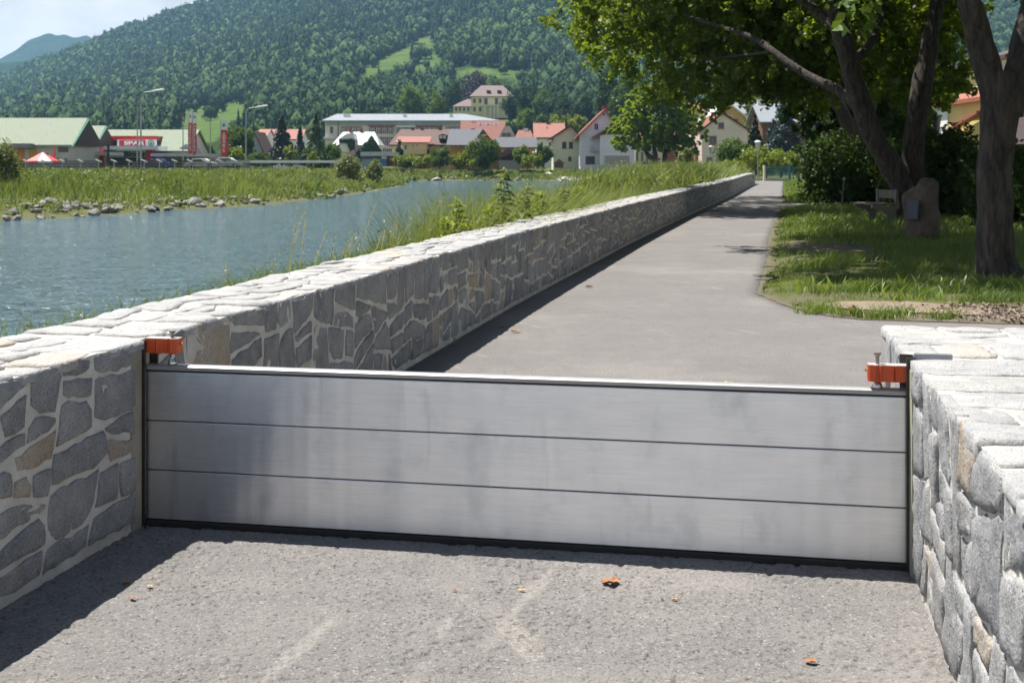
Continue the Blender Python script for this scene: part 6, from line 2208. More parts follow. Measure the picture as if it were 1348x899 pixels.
MB().tube([(0, -.065, Z_at(210, 152) - 1), (0, -.053, Z_at(210, 152) - 1)], .15, 18).build('blue_disc', mat('sign_blue', (.03, .04, .2)), ps)

# row of houses behind the round tree
house('cream_house', 'cream house with tall windows behind the round tree, next to the lilac house', 836, 872, 187, 176, 222, 10, M_CREAM, RT_RED, 'x', over=.4, wins=tuple((a, 200, a + 3.6, 213, M_FRAMEW, 1) for a in (837, 843.5, 850, 857)) + tuple((a, 190, a + 3.6, 196, M_FRAMEW, 1) for a in (838, 846, 854)))
house('brick_red_house', 'brick red house front seen under the round tree', 869, 899, 184, 172, 224, 10, plaster('brick_red_plaster', (.36, .13, .07)), RT_RED, 'x', over=.4, wins=((875, 196, 879, 203), (887, 196, 891, 203)))
# pink house with gable end
YK = 192.0
pk, pbx = house('pink_house', 'pale pink house with brown roof edge and brown framed windows above the path end', 924, 984, 171.5, 150, YK, 14, M_PINK, RT_RED, 'y', over=.35, apex=951, frame=mat('tan_frame', (.36, .20, .08)), fascia=mat('dark_verge', (.10, .035, .025)), chims=((938.7, 149, 5.4, 5, M_BRICK), (953.5, 147.5, 5.4, 5.5, M_BRICK)),
                wins=((945.5, 161.5, 953, 169.5), (933.5, 179, 943.5, 191), (930, 207.5, 938, 219)))
ko = pk.location
MB().box(X_at(931, YK) - ko.x, X_at(939, YK) - ko.x, -7.35, -7.005, Z_at(206.5, YK) - ko.z, Z_at(203.5, YK) - ko.z).build('door_canopy', M_WHITE, pk)
dmr = MB().box(X_at(960, YK + 5) - ko.x, X_at(970, YK + 5) - ko.x, -3, 2, Z_at(166, YK + 5) - ko.z, Z_at(157, YK + 5) - ko.z).build('dormer', RT_RED, pk)
# left wing of the pink house in sun, seen at an angle
lwg = MB().prism([(X_at(893, YK + 14) - ko.x, 7.0), (X_at(924, YK) - ko.x, -6.9), (X_at(924, YK) - ko.x + .2, 7.0)], -2, Z_at(176, YK + 8) - ko.z, 'z').build('side_wing', plaster('sunlit_pink_plaster', (.72, .56, .47)), pk)
for a, y_ in ((914, 200), (918, 200), (905, 200)):
    t_ = (a - 893) / (924 - 893)
    yy = 7.0 - 13.9 * t_
    xx = X_at(893, YK + 14) - ko.x + (X_at(924, YK) - X_at(893, YK + 14)) * t_
    MB().box(xx - .4, xx - .02, yy - .5, yy + .5, .8, 3.4).build('window', mat('tan_frame', (.36, .20, .08)), pk)
house('yellow_gable_house', 'ochre yellow house with white sheet roof behind the pink house', 933, 984, 156, 135.5, 262, 14, M_OCHREY, RT_WHITE, 'y', over=.7, apex=957, fascia=M_WHITE, wins=((944.5, 148, 950, 153), (958.5, 152, 964, 157, M_WHITE, 1)))
house('sheet_roof_house', 'pale metal roof rising behind the ochre yellow house', 958, 990, 150, 137, 300, 12, M_OCHREY, RT_SHEET, 'x', over=.4)
house('red_roof_cottage', 'small red roof glimpsed behind the round tree crown', 911, 927, 148, 137, 310, 10, M_WHITEW, RT_RED, 'x', over=.4)
house('grey_roof_house', 'house with blue grey roof and brown gable behind the blue spruce', 1004, 1060, 160, 139, 205, 12, mat('brown_gable', (.16, .08, .04), None, 3, .8), RT_SHEET, 'x', over=.6, chims=((1000, 132, 6.5, 8, M_WHITE),))

# villa on the slope
YV = 510.0
zv = Z_at(151, YV)
vl, vbx = house('yellow_villa', 'pale yellow villa with mauve hipped roof on the wooded slope', 620.5, 674, 126.5, 113.5, YV, 17, M_YELLP, RT_MAUVE, 'x', over=.8, hip=.55, zb=zv, frame=mat('green_shutter_frame', (.05, .075, .07)), cat='villa',
                wins=tuple((a, 130, a + 3.2, 136, mat('green_shutter_frame', (.05, .075, .07)), 1) for a in (623, 630.5, 661)) + ((637.5, 129.5, 642, 138.5), (651.5, 129.5, 655.5, 138.5)) + tuple((a, 141, a + 3.2, 147, mat('green_shutter_frame', (.05, .075, .07)), 1) for a in (623, 630.5)))
vo = vl.location
MB().box(X_at(596.5, YV) - vo.x, X_at(620.5, YV) - vo.x - .05, -8, 5, -3, Z_at(140.5, YV) - zv).build('side_wing', M_YELLP, vl)
vs = [(X_at(595, YV) - vo.x, -9, Z_at(140.4, YV) - zv), (X_at(620.2, YV) - vo.x, -9, Z_at(140.4, YV) - zv), (X_at(620.2, YV) - vo.x, 6, Z_at(140.4, YV) - zv), (X_at(595, YV) - vo.x, 6, Z_at(140.4, YV) - zv), (X_at(612, YV) - vo.x, -1, Z_at(130, YV) - zv), (X_at(620.2, YV) - vo.x, -1, Z_at(129, YV) - zv)]
MB().add(vs, [(3, 2, 1, 0), (0, 1, 5, 4), (1, 2, 5), (2, 3, 4, 5), (3, 0, 4)]).build('wing_roof', RT_MAUVE, vl)
for a in (599, 604, 609.5, 615):
    window(vl, 'f', X_at(a + 1.4, YV) - vo.x, Z_at(146.5, YV) - zv, 2.8 / F * YV, 5.5 / F * YV, mat('green_shutter_frame', (.05, .075, .07)), (0, 0, -8, 5), 1)
po_ = MB()
for a in (638, 645, 650, 655):
    po_.box(X_at(a, YV) - vo.x, X_at(a + 1.2, YV) - vo.x, -11, -10.6, -2, Z_at(140, YV) - zv)
po_.box(X_at(635, YV) - vo.x, X_at(657, YV) - vo.x, -11.2, -8.52, Z_at(140, YV) - zv + .003, Z_at(138.6, YV) - zv)
po_.build('portico', M_WHITE, vl)
for px in (643, 657):
    x = X_at(px, YV) - vo.x
    MB().box(x - .8, x + .8, -7, -3, Z_at(121.5, YV) - zv, Z_at(118.8, YV) - zv).build('dormer', M_WOODD, vl)
YH2 = 545.0
zz2 = Z_at(134, YH2)
house('hillside_house', 'house with mauve roof half hidden among trees on the slope right of the villa', 738, 781, 126, 115, YH2, 14, plaster('tan_plaster', (.50, .40, .28)), RT_MAUVE, 'x', over=.7, hip=.4, zb=zz2, chims=((766, 116, 8, 3, M_WHITE),), wins=((746, 128, 749, 131.5), (752, 128, 755, 131.5), (757, 128, 760, 131.5)))

# houses behind the old trees on the right
YR = 70.0
RT_BRIGHT = roof_mat('bright_red_tiles', (.40, .13, .075), (.33, .10, .055), 3.2)
rh1, rb1 = house('yellow_house', 'yellow house with red tiled roof behind the shrubs at the right', 1299, 1500, 130, 97, 64, 7.4, M_YELL, RT_BRIGHT, 'y', over=.35, zb=.6, fascia=M_WOODD)
r1 = rh1.location
wx0 = X_at(1299, 64) - r1.x
MB().box(wx0 - .06, wx0 - .003, 1.9, 3.72, -1, Z_at(131, 70) - r1.z).build('white_wall', M_WHITEW, rh1)
for yy in (2.2, 3.0):
    MB().box(wx0 - .10, wx0 - .064, yy, yy + .36, 1.5, 3.2).build('slit_window', mat('grey_pane', (.30, .33, .38), None, 2, .3), rh1)
MB().prism([(-3.7, Z_at(150, 64) - r1.z), (1.0, Z_at(174, 68) - r1.z), (1.0, Z_at(171, 68) - r1.z), (-3.7, Z_at(146, 64) - r1.z)], wx0 - .55, wx0 - .11, 'x').build('porch_roof', RT_BRIGHT, rh1)
house('tall_yellow_house', 'upper storey of a tall yellow house with dark roof behind the thick trunk', 1330, 1500, 74, 50, 78, 8, M_YELL, RT_DARK, 'y', over=.5, zb=.6)
rh2, _ = house('dark_roof_house', 'cream house with steep dark tiled roof at the far right edge behind the trunk', 1372, 1480, 184, 85, 52, 6, plaster('cream_render', (.68, .60, .45)), RT_DARK, 'x', over=.35, zb=.6, yaw=-.42)
for x0_, x1_, z0_, z1_ in ((-1.80, -.7, 1.9, 2.05), (-1.80, -1.70, .3, 1.897), (-1.2, -1.1, .3, 1.897)):
    MB().box(x0_, x1_, -3.12, -3.005, z0_, z1_).build('red_window_frame', M_RED, rh2)
MB().box(-1.697, -1.203, -3.06, -3.006, .3, 1.897).build('dark_pane', M_GLASS, rh2)

# --- lantern lamps along the path
def lantern(label, px, ytop, Y, head, zb=.1, dark=False):
    t = thing('path_lamp', label, 'lamp', (X_at(px, Y), Y, zb), 0, 'lantern lamps along the path')
    H = Z_at(ytop, Y) - zb
    w = head / F * Y / 2
    hh = w * 3.4
    MB().tube([(0, 0, -.2), (0, 0, H - hh)], [.055, .035], 10).build('pole', M_POLE, t)
    MB().lathe([(w * .28, H - hh), (w * .40, H - hh + .03), (w * .74, H - hh * .22), (w * .74, H - hh * .2)], 14).build('lamp_shade', mat('dim_lantern_glass', (.10, .11, .12), None, 3, .3) if dark else mat('frosted_lantern', (.48, .47, .44), None, 3, .35), t, smooth=True)
    MB().lathe([(w * .74, H - hh * .195), (w, H - hh * .15), (w * .92, H - hh * .10), (w * .3, H - .01), (w * .05, H)], 14).build('lamp_cap', M_DARKG if dark else M_WHITE, t)


lantern('lantern lamp standing at the rounded far end of the river wall', 997.5, 185, 112, 9)
lantern('lantern lamp rising above the dark round bush', 1077.5, 173.5, 92, 11)
lantern('lantern lamp in front of the pale pink house', 935.5, 192, 165, 6.2, .4)
lantern('small distant lantern lamp just left of the dark round bush', 1053.5, 211, 125, 4.2, .1)
lantern('dark lantern lamp before the yellow house, above the glossy shrub', 1232.5, 149, 58, 17, .1, True)
lantern('thin lantern lamp before the shrub of the ochre house', 620.5, 204.5, 198, 3.6, 1.2)
lantern('thin lantern lamp among the shrubs left of the pale green house', 702, 200, 200, 3.6, 1.2)

# blue garden fence at the end of the path
M_BLUEF = mat('blue_paint', (.03, .16, .22), (.02, .11, .16), 3, .5)
YB_ = 117.0
bf = thing('garden_fence', 'blue garden fence with concrete kerb across the end of the path', 'fence', (X_at(1006, YB_), YB_, .12))
wB = X_at(1060, YB_) - X_at(1006, YB_)
hB = Z_at(219, YB_) - .12
MB().box(0, wB, -.1, .1, -.2, .16).build('kerb', M_CONC, bf)
pn = MB()
for k in range(int(wB / .075)):
    pn.box(k * .075, k * .075 + .022, -.012, .012, .2, hB)
for z in (.22, hB - .05):
    pn.box(0, wB, -.02, .02, z, z + .04)
pn.build('bar_panel', M_BLUEF, bf)
for px, m_ in ((1006, M_CREAM), (1039.5, M_BLUEF), (1055, M_CREAM)):
    x = X_at(px, YB_) - X_at(1006, YB_)
    MB().box(x - .09, x + .09, -.12, .12, -.1, hB + .1).build('post', m_, bf)
gf = thing('garden_fence', 'grey picket fence with pinkish posts left of the blue fence', 'fence', (X_at(988, 126), 126, .2))
wG = X_at(1005, 126) - X_at(988, 126)
pn = MB()
for k in range(int(wG / .09)):
    pn.box(k * .09, k * .09 + .03, -.01, .01, .1, 1.05)
pn.build('bar_panel', M_POLE, gf)
for x in (0.3, 0.75, wG):
    MB().box(x - .06, x + .06, -.07, .07, -.3, 1.25).build('post', M_PINK, gf)

# ------------------------------------------------------------------ trees of the town
TT = [
    ('shrub', 'leafy willow shrub at the far left edge of the river bank', 0, 190, 266, 48, 66, 'willow', None),
    ('tree', 'round green tree right of the flags, before the grey gabled house', 318, 166, 217, 36, 200, 'round', None),
    ('tree', 'small tree behind the lone flag', 303, 170, 217, 26, 212, 'round', None),
    ('tree', 'round tree behind the grey gabled house', 342, 168, 200, 30, 262, 'light', None),
    ('tree', 'low green trees behind the supermarket roof, left of the lone flag', 270, 192, 217, 26, 215, 'round', None),
    ('tree', 'bush tree at the end of the supermarket roof', 254, 188, 215, 16, 220, 'dark', None),
    ('shrub', 'light shrub at the foot of the guard rail below the hoarding', 311, 196, 220, 24, 186, 'bushlight', None),
    ('shrub', 'dense shrub left of the grey gabled house', 300, 194, 219, 24, 190, 'bush', None),
    ('shrub', 'shrub below the grey gabled house', 340, 203, 221, 30, 192, 'bush', None),
    ('conifer_tree', 'broad dark cedar right of the grey gabled house', 371, 151, 216, 44, 205, 'conifer', 4200),
    ('conifer_tree', 'narrow dark spruce between the cedar and the larch', 395, 165, 216, 20, 207, 'conifer', 1600),
    ('larch_tree', 'tall light green larch left of the school', 416, 148, 214, 34, 212, 'larch', 2600),
    ('shrub', 'dark shrub under the larch', 418, 196, 221, 44, 200, 'bushdark', None),
    ('shrub', 'sapling with large leaves in front of the guard rail', 411, 200, 222, 14, 150, 'bushlight', 260),
    ('shrub', 'small tree with pale leaves before the cedar', 382, 192, 221, 18, 180, 'bushlight', 420),
    ('shrub', 'shrub left of the ivy covered house', 436, 190, 220, 28, 215, 'bush', None),
    ('willow_bush', 'grey green willow bush on the tip of the opposite bank', 458, 205, 250, 38, 118, 'willow', None),
    ('willow_bush', 'smaller willow bush right of the larger one on the opposite bank', 492, 212, 248, 24, 128, 'willow', None),
    ('cypress_tree', 'slim dark cypress at the corner of the yellow house', 526, 188, 214, 10, 216, 'cypress', 900),
    ('hedge_shrub', 'light green hedge shrub below the yellow house', 535, 204, 220, 34, 202, 'bushlight', None),
    ('hedge_shrub', 'rounded green shrub below the yellow house dormers', 579, 197, 220, 30, 204, 'bush', None),
    ('hedge_shrub', 'light shrub left of the ochre house', 607, 198, 220, 28, 203, 'bushlight', None),
    ('hedge_shrub', 'low yellow green shrub between the hedge and the rounded shrub', 558, 206, 220, 26, 200, 'bushlight', None),
    ('round_shrub', 'big dark round shrub in front of the ochre house', 637, 182, 219, 42, 198, 'bush', 4200),
    ('hedge_shrub', 'shrub right of the big round shrub, before the ochre wall', 622, 205, 220, 18, 196, 'bushlight', None),
    ('garden_tree', 'loose garden tree right of the dark timber shed', 688, 194, 220, 24, 204, 'light', None),
    ('hedge_shrub', 'bright green shrub left of the pale green house', 707, 203, 220, 18, 203, 'bushlight', None),
    ('garden_tree', 'garden tree before the white house', 716, 190, 220, 24, 212, 'round', None),
    ('hedge_shrub', 'bright shrub below the white house, nearest the shore', 695, 206, 220, 16, 200, 'bushlight', None),
    ('tree', 'tall pale green tree above the school roof', 542, 113, 168, 38, 440, 'light', None),
    ('tree', 'pale green tree right of the tall one above the school roof', 574, 122, 166, 27, 445, 'light', None),
    ('tree', 'tree behind the school roof ridge, left of the tall pale one', 492, 142, 166, 40, 420, 'dark', None),
    ('tree', 'dark tree left of the copper beech', 600, 107, 155, 26, 520, 'dark', None),
    ('copper_beech', 'dark purple copper beech beside the yellow villa', 624, 95, 146, 40, 548, 'copper', None),
    ('tree', 'tree behind the villa roof', 648, 100, 140, 30, 575, 'round', None),
    ('tree', 'dark tree overlapping the right end of the villa', 671, 124, 166, 28, 470, 'dark', None),
    ('tree', 'dark green tree right of the villa, second in the row', 692, 120, 170, 32, 465, 'dark', None),
    ('tree', 'dark green tree right of the villa, third in the row', 714, 122, 176, 34, 455, 'round', None),
    ('tree', 'broad dark tree below the hillside house', 742, 128, 180, 40, 440, 'dark', None),
    ('tree', 'round topped dark tree below the hillside house chimney', 768, 124, 180, 36, 430, 'dark', None),
    ('linden_tree', 'rounded pale linden left of the white house roof', 693, 143, 186, 28, 400, 'light', None),
    ('tree', 'dark tree left of the rounded linden', 672, 156, 190, 26, 380, 'dark', None),
    ('tree', 'tree between the rounded linden and the white house', 714, 152, 188, 22, 385, 'round', None),
    ('tree', 'yellow green tree behind the pale green gable', 739, 152, 185, 34, 300, 'yellow', None),
    ('tree', 'light green tree between the pale green gable and the lilac house', 762, 154, 186, 26, 290, 'yellow', None),
    ('conifer_tree', 'tall dark spruce above the lilac house', 802, 93, 180, 46, 380, 'dark', None),
    ('tree', 'dark tree right of the lilac chimney', 826, 108, 190, 44, 330, 'round', None),
    ('conifer_tree', 'green conifer between the pink house and the blue spruce', 994, 150, 215, 30, 140, 'conifer', None),
    ('spruce_tree', 'large blue spruce behind the bright bush at the path end', 1030, 128, 222, 78, 142, 'blue', 9000),
    ('spruce_tree', 'second blue spruce half hidden behind the dark round bush', 1076, 158, 222, 60, 136, 'blue', 6000),
    ('pine_shrub', 'rounded dark green pine shrub in front of the pink house', 966, 184, 224, 46, 130, 'bush', 3600),
    ('juniper_shrub', 'spreading light green juniper behind the lamp at the wall end', 996, 194, 226, 44, 126, 'bushlight', 2600),
    ('bright_shrub', 'bright yellow green rounded bush behind the blue fence', 1028, 197, 230, 48, 121, 'bushlight', 3600),
    ('bright_shrub', 'small clipped bright bush over the right part of the blue fence', 1049, 210, 230, 17, 120, 'bushlight', 900),
    ('bright_shrub', 'low bright bush at the left end of the blue fence', 1009, 206, 231, 16, 120, 'bushlight', 900),
    ('tree', 'light green tree behind the pink house roof', 1000, 122, 190, 40, 230, 'yellow', None),
    ('tree', 'tree behind the grey roof, right of the blue spruce', 1092, 100, 222, 76, 160, 'round', 5000),
    ('tree', 'tall dark tree filling the gap behind the leaning limb', 1150, 60, 225, 110, 120, 'dark', 9000),
    ('tree', 'tree behind the double trunk, left of the yellow house', 1186, 90, 225, 80, 95, 'dark', 8000),
    ('tree', 'tree on the slope behind the pink house, under the overhang', 960, 95, 160, 70, 330, 'round', None),
    ('tree', 'tree on the slope above the round tree, under the overhang', 885, 95, 165, 70, 340, 'dark', None),
    ('tree', 'tree above the grey roof, behind the blue spruce', 1045, 92, 170, 70, 300, 'round', None),
    ('tree', 'tree behind the dark tiled roof at the right edge', 1352, 40, 200, 60, 100, 'round', 5000),
    ('bank_shrub', 'grey green shrub on the bank between river wall and pink house', 902, 196, 236, 24, 106, 'willow', 1500),
    ('bank_shrub', 'yellow flowering shrub at the far end of the river wall', 964, 208, 236, 30, 92, 'bushlight', 1200),
]
for i, (nm, lb, px, yt, yb, w, Y, st, n) in enumerate(TT):
    tree(nm, lb, px, yt, yb, w, Y, st, 500 + i, n=n, cat='shrub' if 'shrub' in nm or 'bush' in nm else 'tree')

# round tree with two trunks on the far shore
YD = 158.0
oD = (X_at(862, YD), YD, 1.0)
tD = thing('round_tree', 'broad round tree with several bent trunks on the shore right of the lilac house', 'tree', oD)
m = MB()
limb(m, [rel(W(863, 224, YD), oD), rel(W(860, 212, YD), oD), rel(W(852, 203, YD), oD), rel(W(846, 190, YD), oD), rel(W(838, 170, YD), oD)], [.42, .36, .30, .24, .1], 9)
limb(m, [rel(W(862, 218, YD), oD), rel(W(863, 205, YD), oD), rel(W(861, 190, YD), oD), rel(W(866, 165, YD), oD)], [.34, .30, .25, .1], 9)
limb(m, [rel(W(874.5, 224, YD + 1), oD), rel(W(875, 208, YD + 1), oD), rel(W(879, 192, YD + 1), oD), rel(W(890, 165, YD + 1), oD)], [.36, .32, .28, .1], 9)
m.build('trunk', M_BARKD, tD)
rD = np.random.default_rng(15)
blobs = []
for (px, py, rx, ry_, n) in ((860, 128, 28, 16, 900), (835, 145, 24, 18, 800), (818, 165, 16, 18, 420), (820, 185, 14, 12, 260), (850, 165, 32, 20, 900), (885, 135, 28, 18, 800), (905, 155, 22, 20, 650), (912, 180, 14, 14, 300), (880, 170, 30, 20, 800), (845, 188, 22, 10, 350), (895, 190, 22, 12, 420), (865, 186, 26, 12, 450), (868, 118, 16, 8, 250), (908, 197, 12, 8, 120)):
    for dy in (-2.5, 0, 2.5):
        p = rel(W(px + rD.uniform(-4, 4), py + rD.uniform(-3, 3), YD), oD)
        blobs.append((p[0], p[1] + dy, p[2], rx / F * YD, 1.8, ry_ / F * YD, int(n * 1.3)))
leaf_clouds('crown', tD, leaf_mat('round_tree_leaves', (.115, .190, .018), (.260, .360, .040), .58, gloss=.015), blobs, .46, rD, 1.3)

# ------------------------------------------------------------------ wooded hills
HP = np.array([-1400, -700, -300, -100, 0, 40, 127, 173, 207, 243, 277, 400, 560, 700, 900, 1100, 1400, 2000, 2800])
HY = np.array([190, 175, 155, 128, 108, 90, 56, 36, 26, 16, 4, -48, -95, -115, -110, -80, -55, 20, 120])
Y0H, Y1H = 340.0, 1750.0


def hill_z(px, Y):
    ridge = np.interp(px, HP, HY) + 3.0
    t = np.clip((Y - Y0H) / (Y1H - Y0H), 0, 1)
    prof = t ** 0.80
    x = (px - 674) / F * Y
    und = (np.sin(px * .019 + Y * .0042) * .5 + np.sin(px * .043 - Y * .0071 + 1.3) * .3 + (vnoise(x + 900, Y, 170.0) - .5) * 1.1) * np.sin(math.pi * np.clip(t, 0, 1)) ** .8
    py = 214 - (214 - ridge) * prof + und * 9.0 * np.clip((214 - ridge) / 200, .2, 1.4)
    return CAMZ + (HZ - py) / F * Y


pxs = np.concatenate([np.linspace(-1400, -200, 25)[:-1], np.linspace(-200, 1500, 150), np.linspace(1500, 2800, 27)[1:]])
Ys = np.concatenate([np.linspace(Y0H - 30, Y1H, 90), [1800, 1900, 2100, 2500]])
gp, gY = np.meshgrid(pxs, Ys)
z = hill_z(gp, np.minimum(gY, Y1H))
z = np.where(gY > Y1H, z * np.clip(1 - ((gY - Y1H) / 760) ** 1.2, -.02, 1), z)
z = np.where(gY < Y0H, -1.0, z)
gX = (gp - 674) / F * gY
v = np.stack([gX.ravel(), gY.ravel(), z.ravel()], 1)
nx, ny = gp.shape[1], gp.shape[0]
i = (np.arange(ny - 1)[:, None] * nx + np.arange(nx - 1)[None, :]).ravel()
q = np.stack([i, i + 1, i + nx + 1, i + nx], 1)
MEADOWS = [
    ([(228, 176), (232, 146), (262, 140), (330, 138), (330, 152), (312, 158), (300, 170), (285, 186), (240, 190)], (0.105, 0.170, 0.030), 1.0),
    ([(300, 140), (305, 128), (335, 130), (338, 141)], (0.09, 0.15, .03), .7),
    ([(466, 104), (480, 88), (500, 78), (530, 66), (556, 50), (575, 42), (572, 62), (577, 76), (592, 84), (560, 94), (520, 90), (500, 96), (470, 112)], (0.105, 0.165, 0.032), 1.0),
    ([(590, 92), (640, 88), (700, 95), (730, 106), (690, 108), (640, 100), (596, 102)], (.10, .15, .04), 1.0),
    ([(112, 134), (122, 126), (150, 124), (166, 134), (150, 142), (118, 142)], (.10, .15, .035), .8),
    ([(74, 126), (84, 108), (88, 124), (84, 136)], (.26, .19, .13), .9),
    ([(590, 156), (600, 150), (670, 150), (690, 165), (640, 166)], (.08, .14, .03), .9),
]
py_g = HZ - (z - CAMZ) * F / gY
mead = np.zeros(gp.shape)
dirt = np.zeros(gp.shape)
for k, (poly, c, a) in enumerate(MEADOWS):
    ins_ = in_poly(gp, py_g, poly)
    mead = np.maximum(mead, ins_ * a)
    if k == 5:
        dirt = np.maximum(dirt, ins_ * a)
m_, nt, b = nodes_of('hill_ground')
f = noise_tex(nt, .02, 6, .65)
c = mixc(nt, f, (.020, .040, .014), (.040, .065, .022))
mc = mixc(nt, ramp(nt, noise_tex(nt, .03, 6, .7), .35, .7), (.060, .108, .028), (.115, .150, .048))
c = mixc(nt, attr(nt, 'meadow'), c, mc)
c = mixc(nt, attr(nt, 'dirt'), c, (.24, .18, .13))
nt.links.new(c, b.inputs['Base Color'])
b.inputs['Roughness'].default_value = 1
b.inputs['Specular IOR Level'].default_value = 0
bump(nt, b, noise_tex(nt, .12, 5, .7), .8, 2.0)
tag(link('wooded_hill', np_mesh('wooded_hill', v, q, smooth=True, attrs={'meadow': mead.ravel(), 'dirt': dirt.ravel()}), m_), kind='structure')


def proto_round(seed, sub):
    bm = bmesh.new()
    bmesh.ops.create_icosphere(bm, subdivisions=sub, radius=1.0)
    o = Vector((seed * 7.3, seed * 1.7, seed * 3.1))
    vs = []
    for v_ in bm.verts:
        p = v_.co.copy()
        f_ = 1 + .34 * mnoise.noise(p * 1.5 + o) + .22 * mnoise.noise(p * 3.4 + o)
        vs.append((p.x * f_, p.y * f_, max(-.35, p.z * f_ * 1.12) + .55))
    fs = [[x.index for x in f.verts] for f in bm.faces]
    bm.free()
    return np.array(vs), np.array(fs)


def proto_cone(seed):
    rr = random.Random(seed)
    vs, fs = [], []
    T, S = 5, 9
    for k in range(T):
        z0, z1 = .1 + 1.9 * k / T, .1 + 1.9 * (k + 1.55) / T
        rad = .62 * (1 - k / T) + .05
        b = len(vs)
        for s in range(S):
            a = 2 * math.pi * s / S + k * .35
            q_ = rad * rr.uniform(.65, 1.15)
            vs.append((q_ * math.cos(a), q_ * math.sin(a), z0 + rr.uniform(-.08, .08)))
        vs.append((0, 0, z1))
        for s in range(S):
            fs.append((b + s, b + (s + 1) % S, b + S))
    return np.array(vs), np.array(fs)


def proto_leafy(seed, cards, size, core):
    """a crown of leaf clumps round a rough core; triangles"""
    rr = np.random.default_rng(seed)
    cv, cf = proto_round(seed, core)
    cv = (cv - [0, 0, .55]) * .92 + [0, 0, .5]
    p, t = blob_points(cards, rr, 'round', 12, .42, .55)
    p = p * np.array([.98, .98, 1.75]) + np.array([0, 0, -.25])
    v, q = leaf_cards(p, size * (.6 + .8 * rr.random(cards)), rr, unit(p - [0, 0, .4]) * 1.1 + [0, 0, .3], .8, .3)
    n = len(cv)
    return np.concatenate([cv, v]), np.concatenate([cf, q[:, [0, 1, 2]] + n, q[:, [0, 2, 3]] + n])


P_FAR = [proto_leafy(k, 84, .40, 1) for k in range(5)]
P_MID = [proto_leafy(k + 10, 230, .27, 1) for k in range(6)]
P_CON = [proto_cone(k) for k in range(4)]
r = np.random.default_rng(99)
NT = 31000
tp = r.uniform(-120, 1470, NT)
tY = np.sqrt(r.uniform(370 ** 2, (Y1H + 15) ** 2, NT))
nn = np.arange(NT) < 3600                      # the lower slope is planted closer, with smaller crowns
tY = np.where(nn, np.sqrt(r.uniform(370 ** 2, 850 ** 2, NT)), tY)
startY = np.interp(tp, [-120, 0, 230, 300, 420, 470, 560, 600, 690, 740, 800, 900, 1100, 1470], [420, 420, 440, 430, 400, 430, 470, 600, 560, 470, 400, 370, 370, 380])
tz = hill_z(tp, tY)
tpy = HZ - (tz - CAMZ) * F / tY
keep = (tY > startY) & (tpy > -60)
for poly, c, a in MEADOWS:
    keep &= ~((in_poly(tp, tpy, poly) | in_poly(tp, tpy - 9, poly) | in_poly(tp, tpy - 16, poly) | (in_poly(tp, tpy - 24, poly) & (tY > 600))) & (r.random(NT) < a * .992 * smooth(.03, .22, vnoise(tp, tpy, 7.0))))
tp, tY, tz, tpy = tp[keep], tY[keep], tz[keep], tpy[keep]
tX = (tp - 674) / F * tY
print('forest trees', len(tX))
zone = vnoise(tX + 500, tY, 150.0)
con = ((zone > .66) & (r.random(len(tX)) < .55)) | (r.random(len(tX)) < .05)
con |= (r.random(len(tX)) < .28) & in_poly(tp, tpy, [(90, 120), (110, 100), (200, 96), (240, 110), (235, 150), (180, 165), (100, 165)])
con |= (r.random(len(tX)) < .28) & in_poly(tp, tpy, [(560, 40), (600, 30), (760, 40), (760, 110), (700, 90), (600, 80)])
hue = np.clip(.35 * vnoise(tX, tY + 300, 70.0) + .5 * smooth(.3, .7, vnoise(tX + 77, tY, 190.0)) + .55 * r.random(len(tX)) - .15, 0, 1)
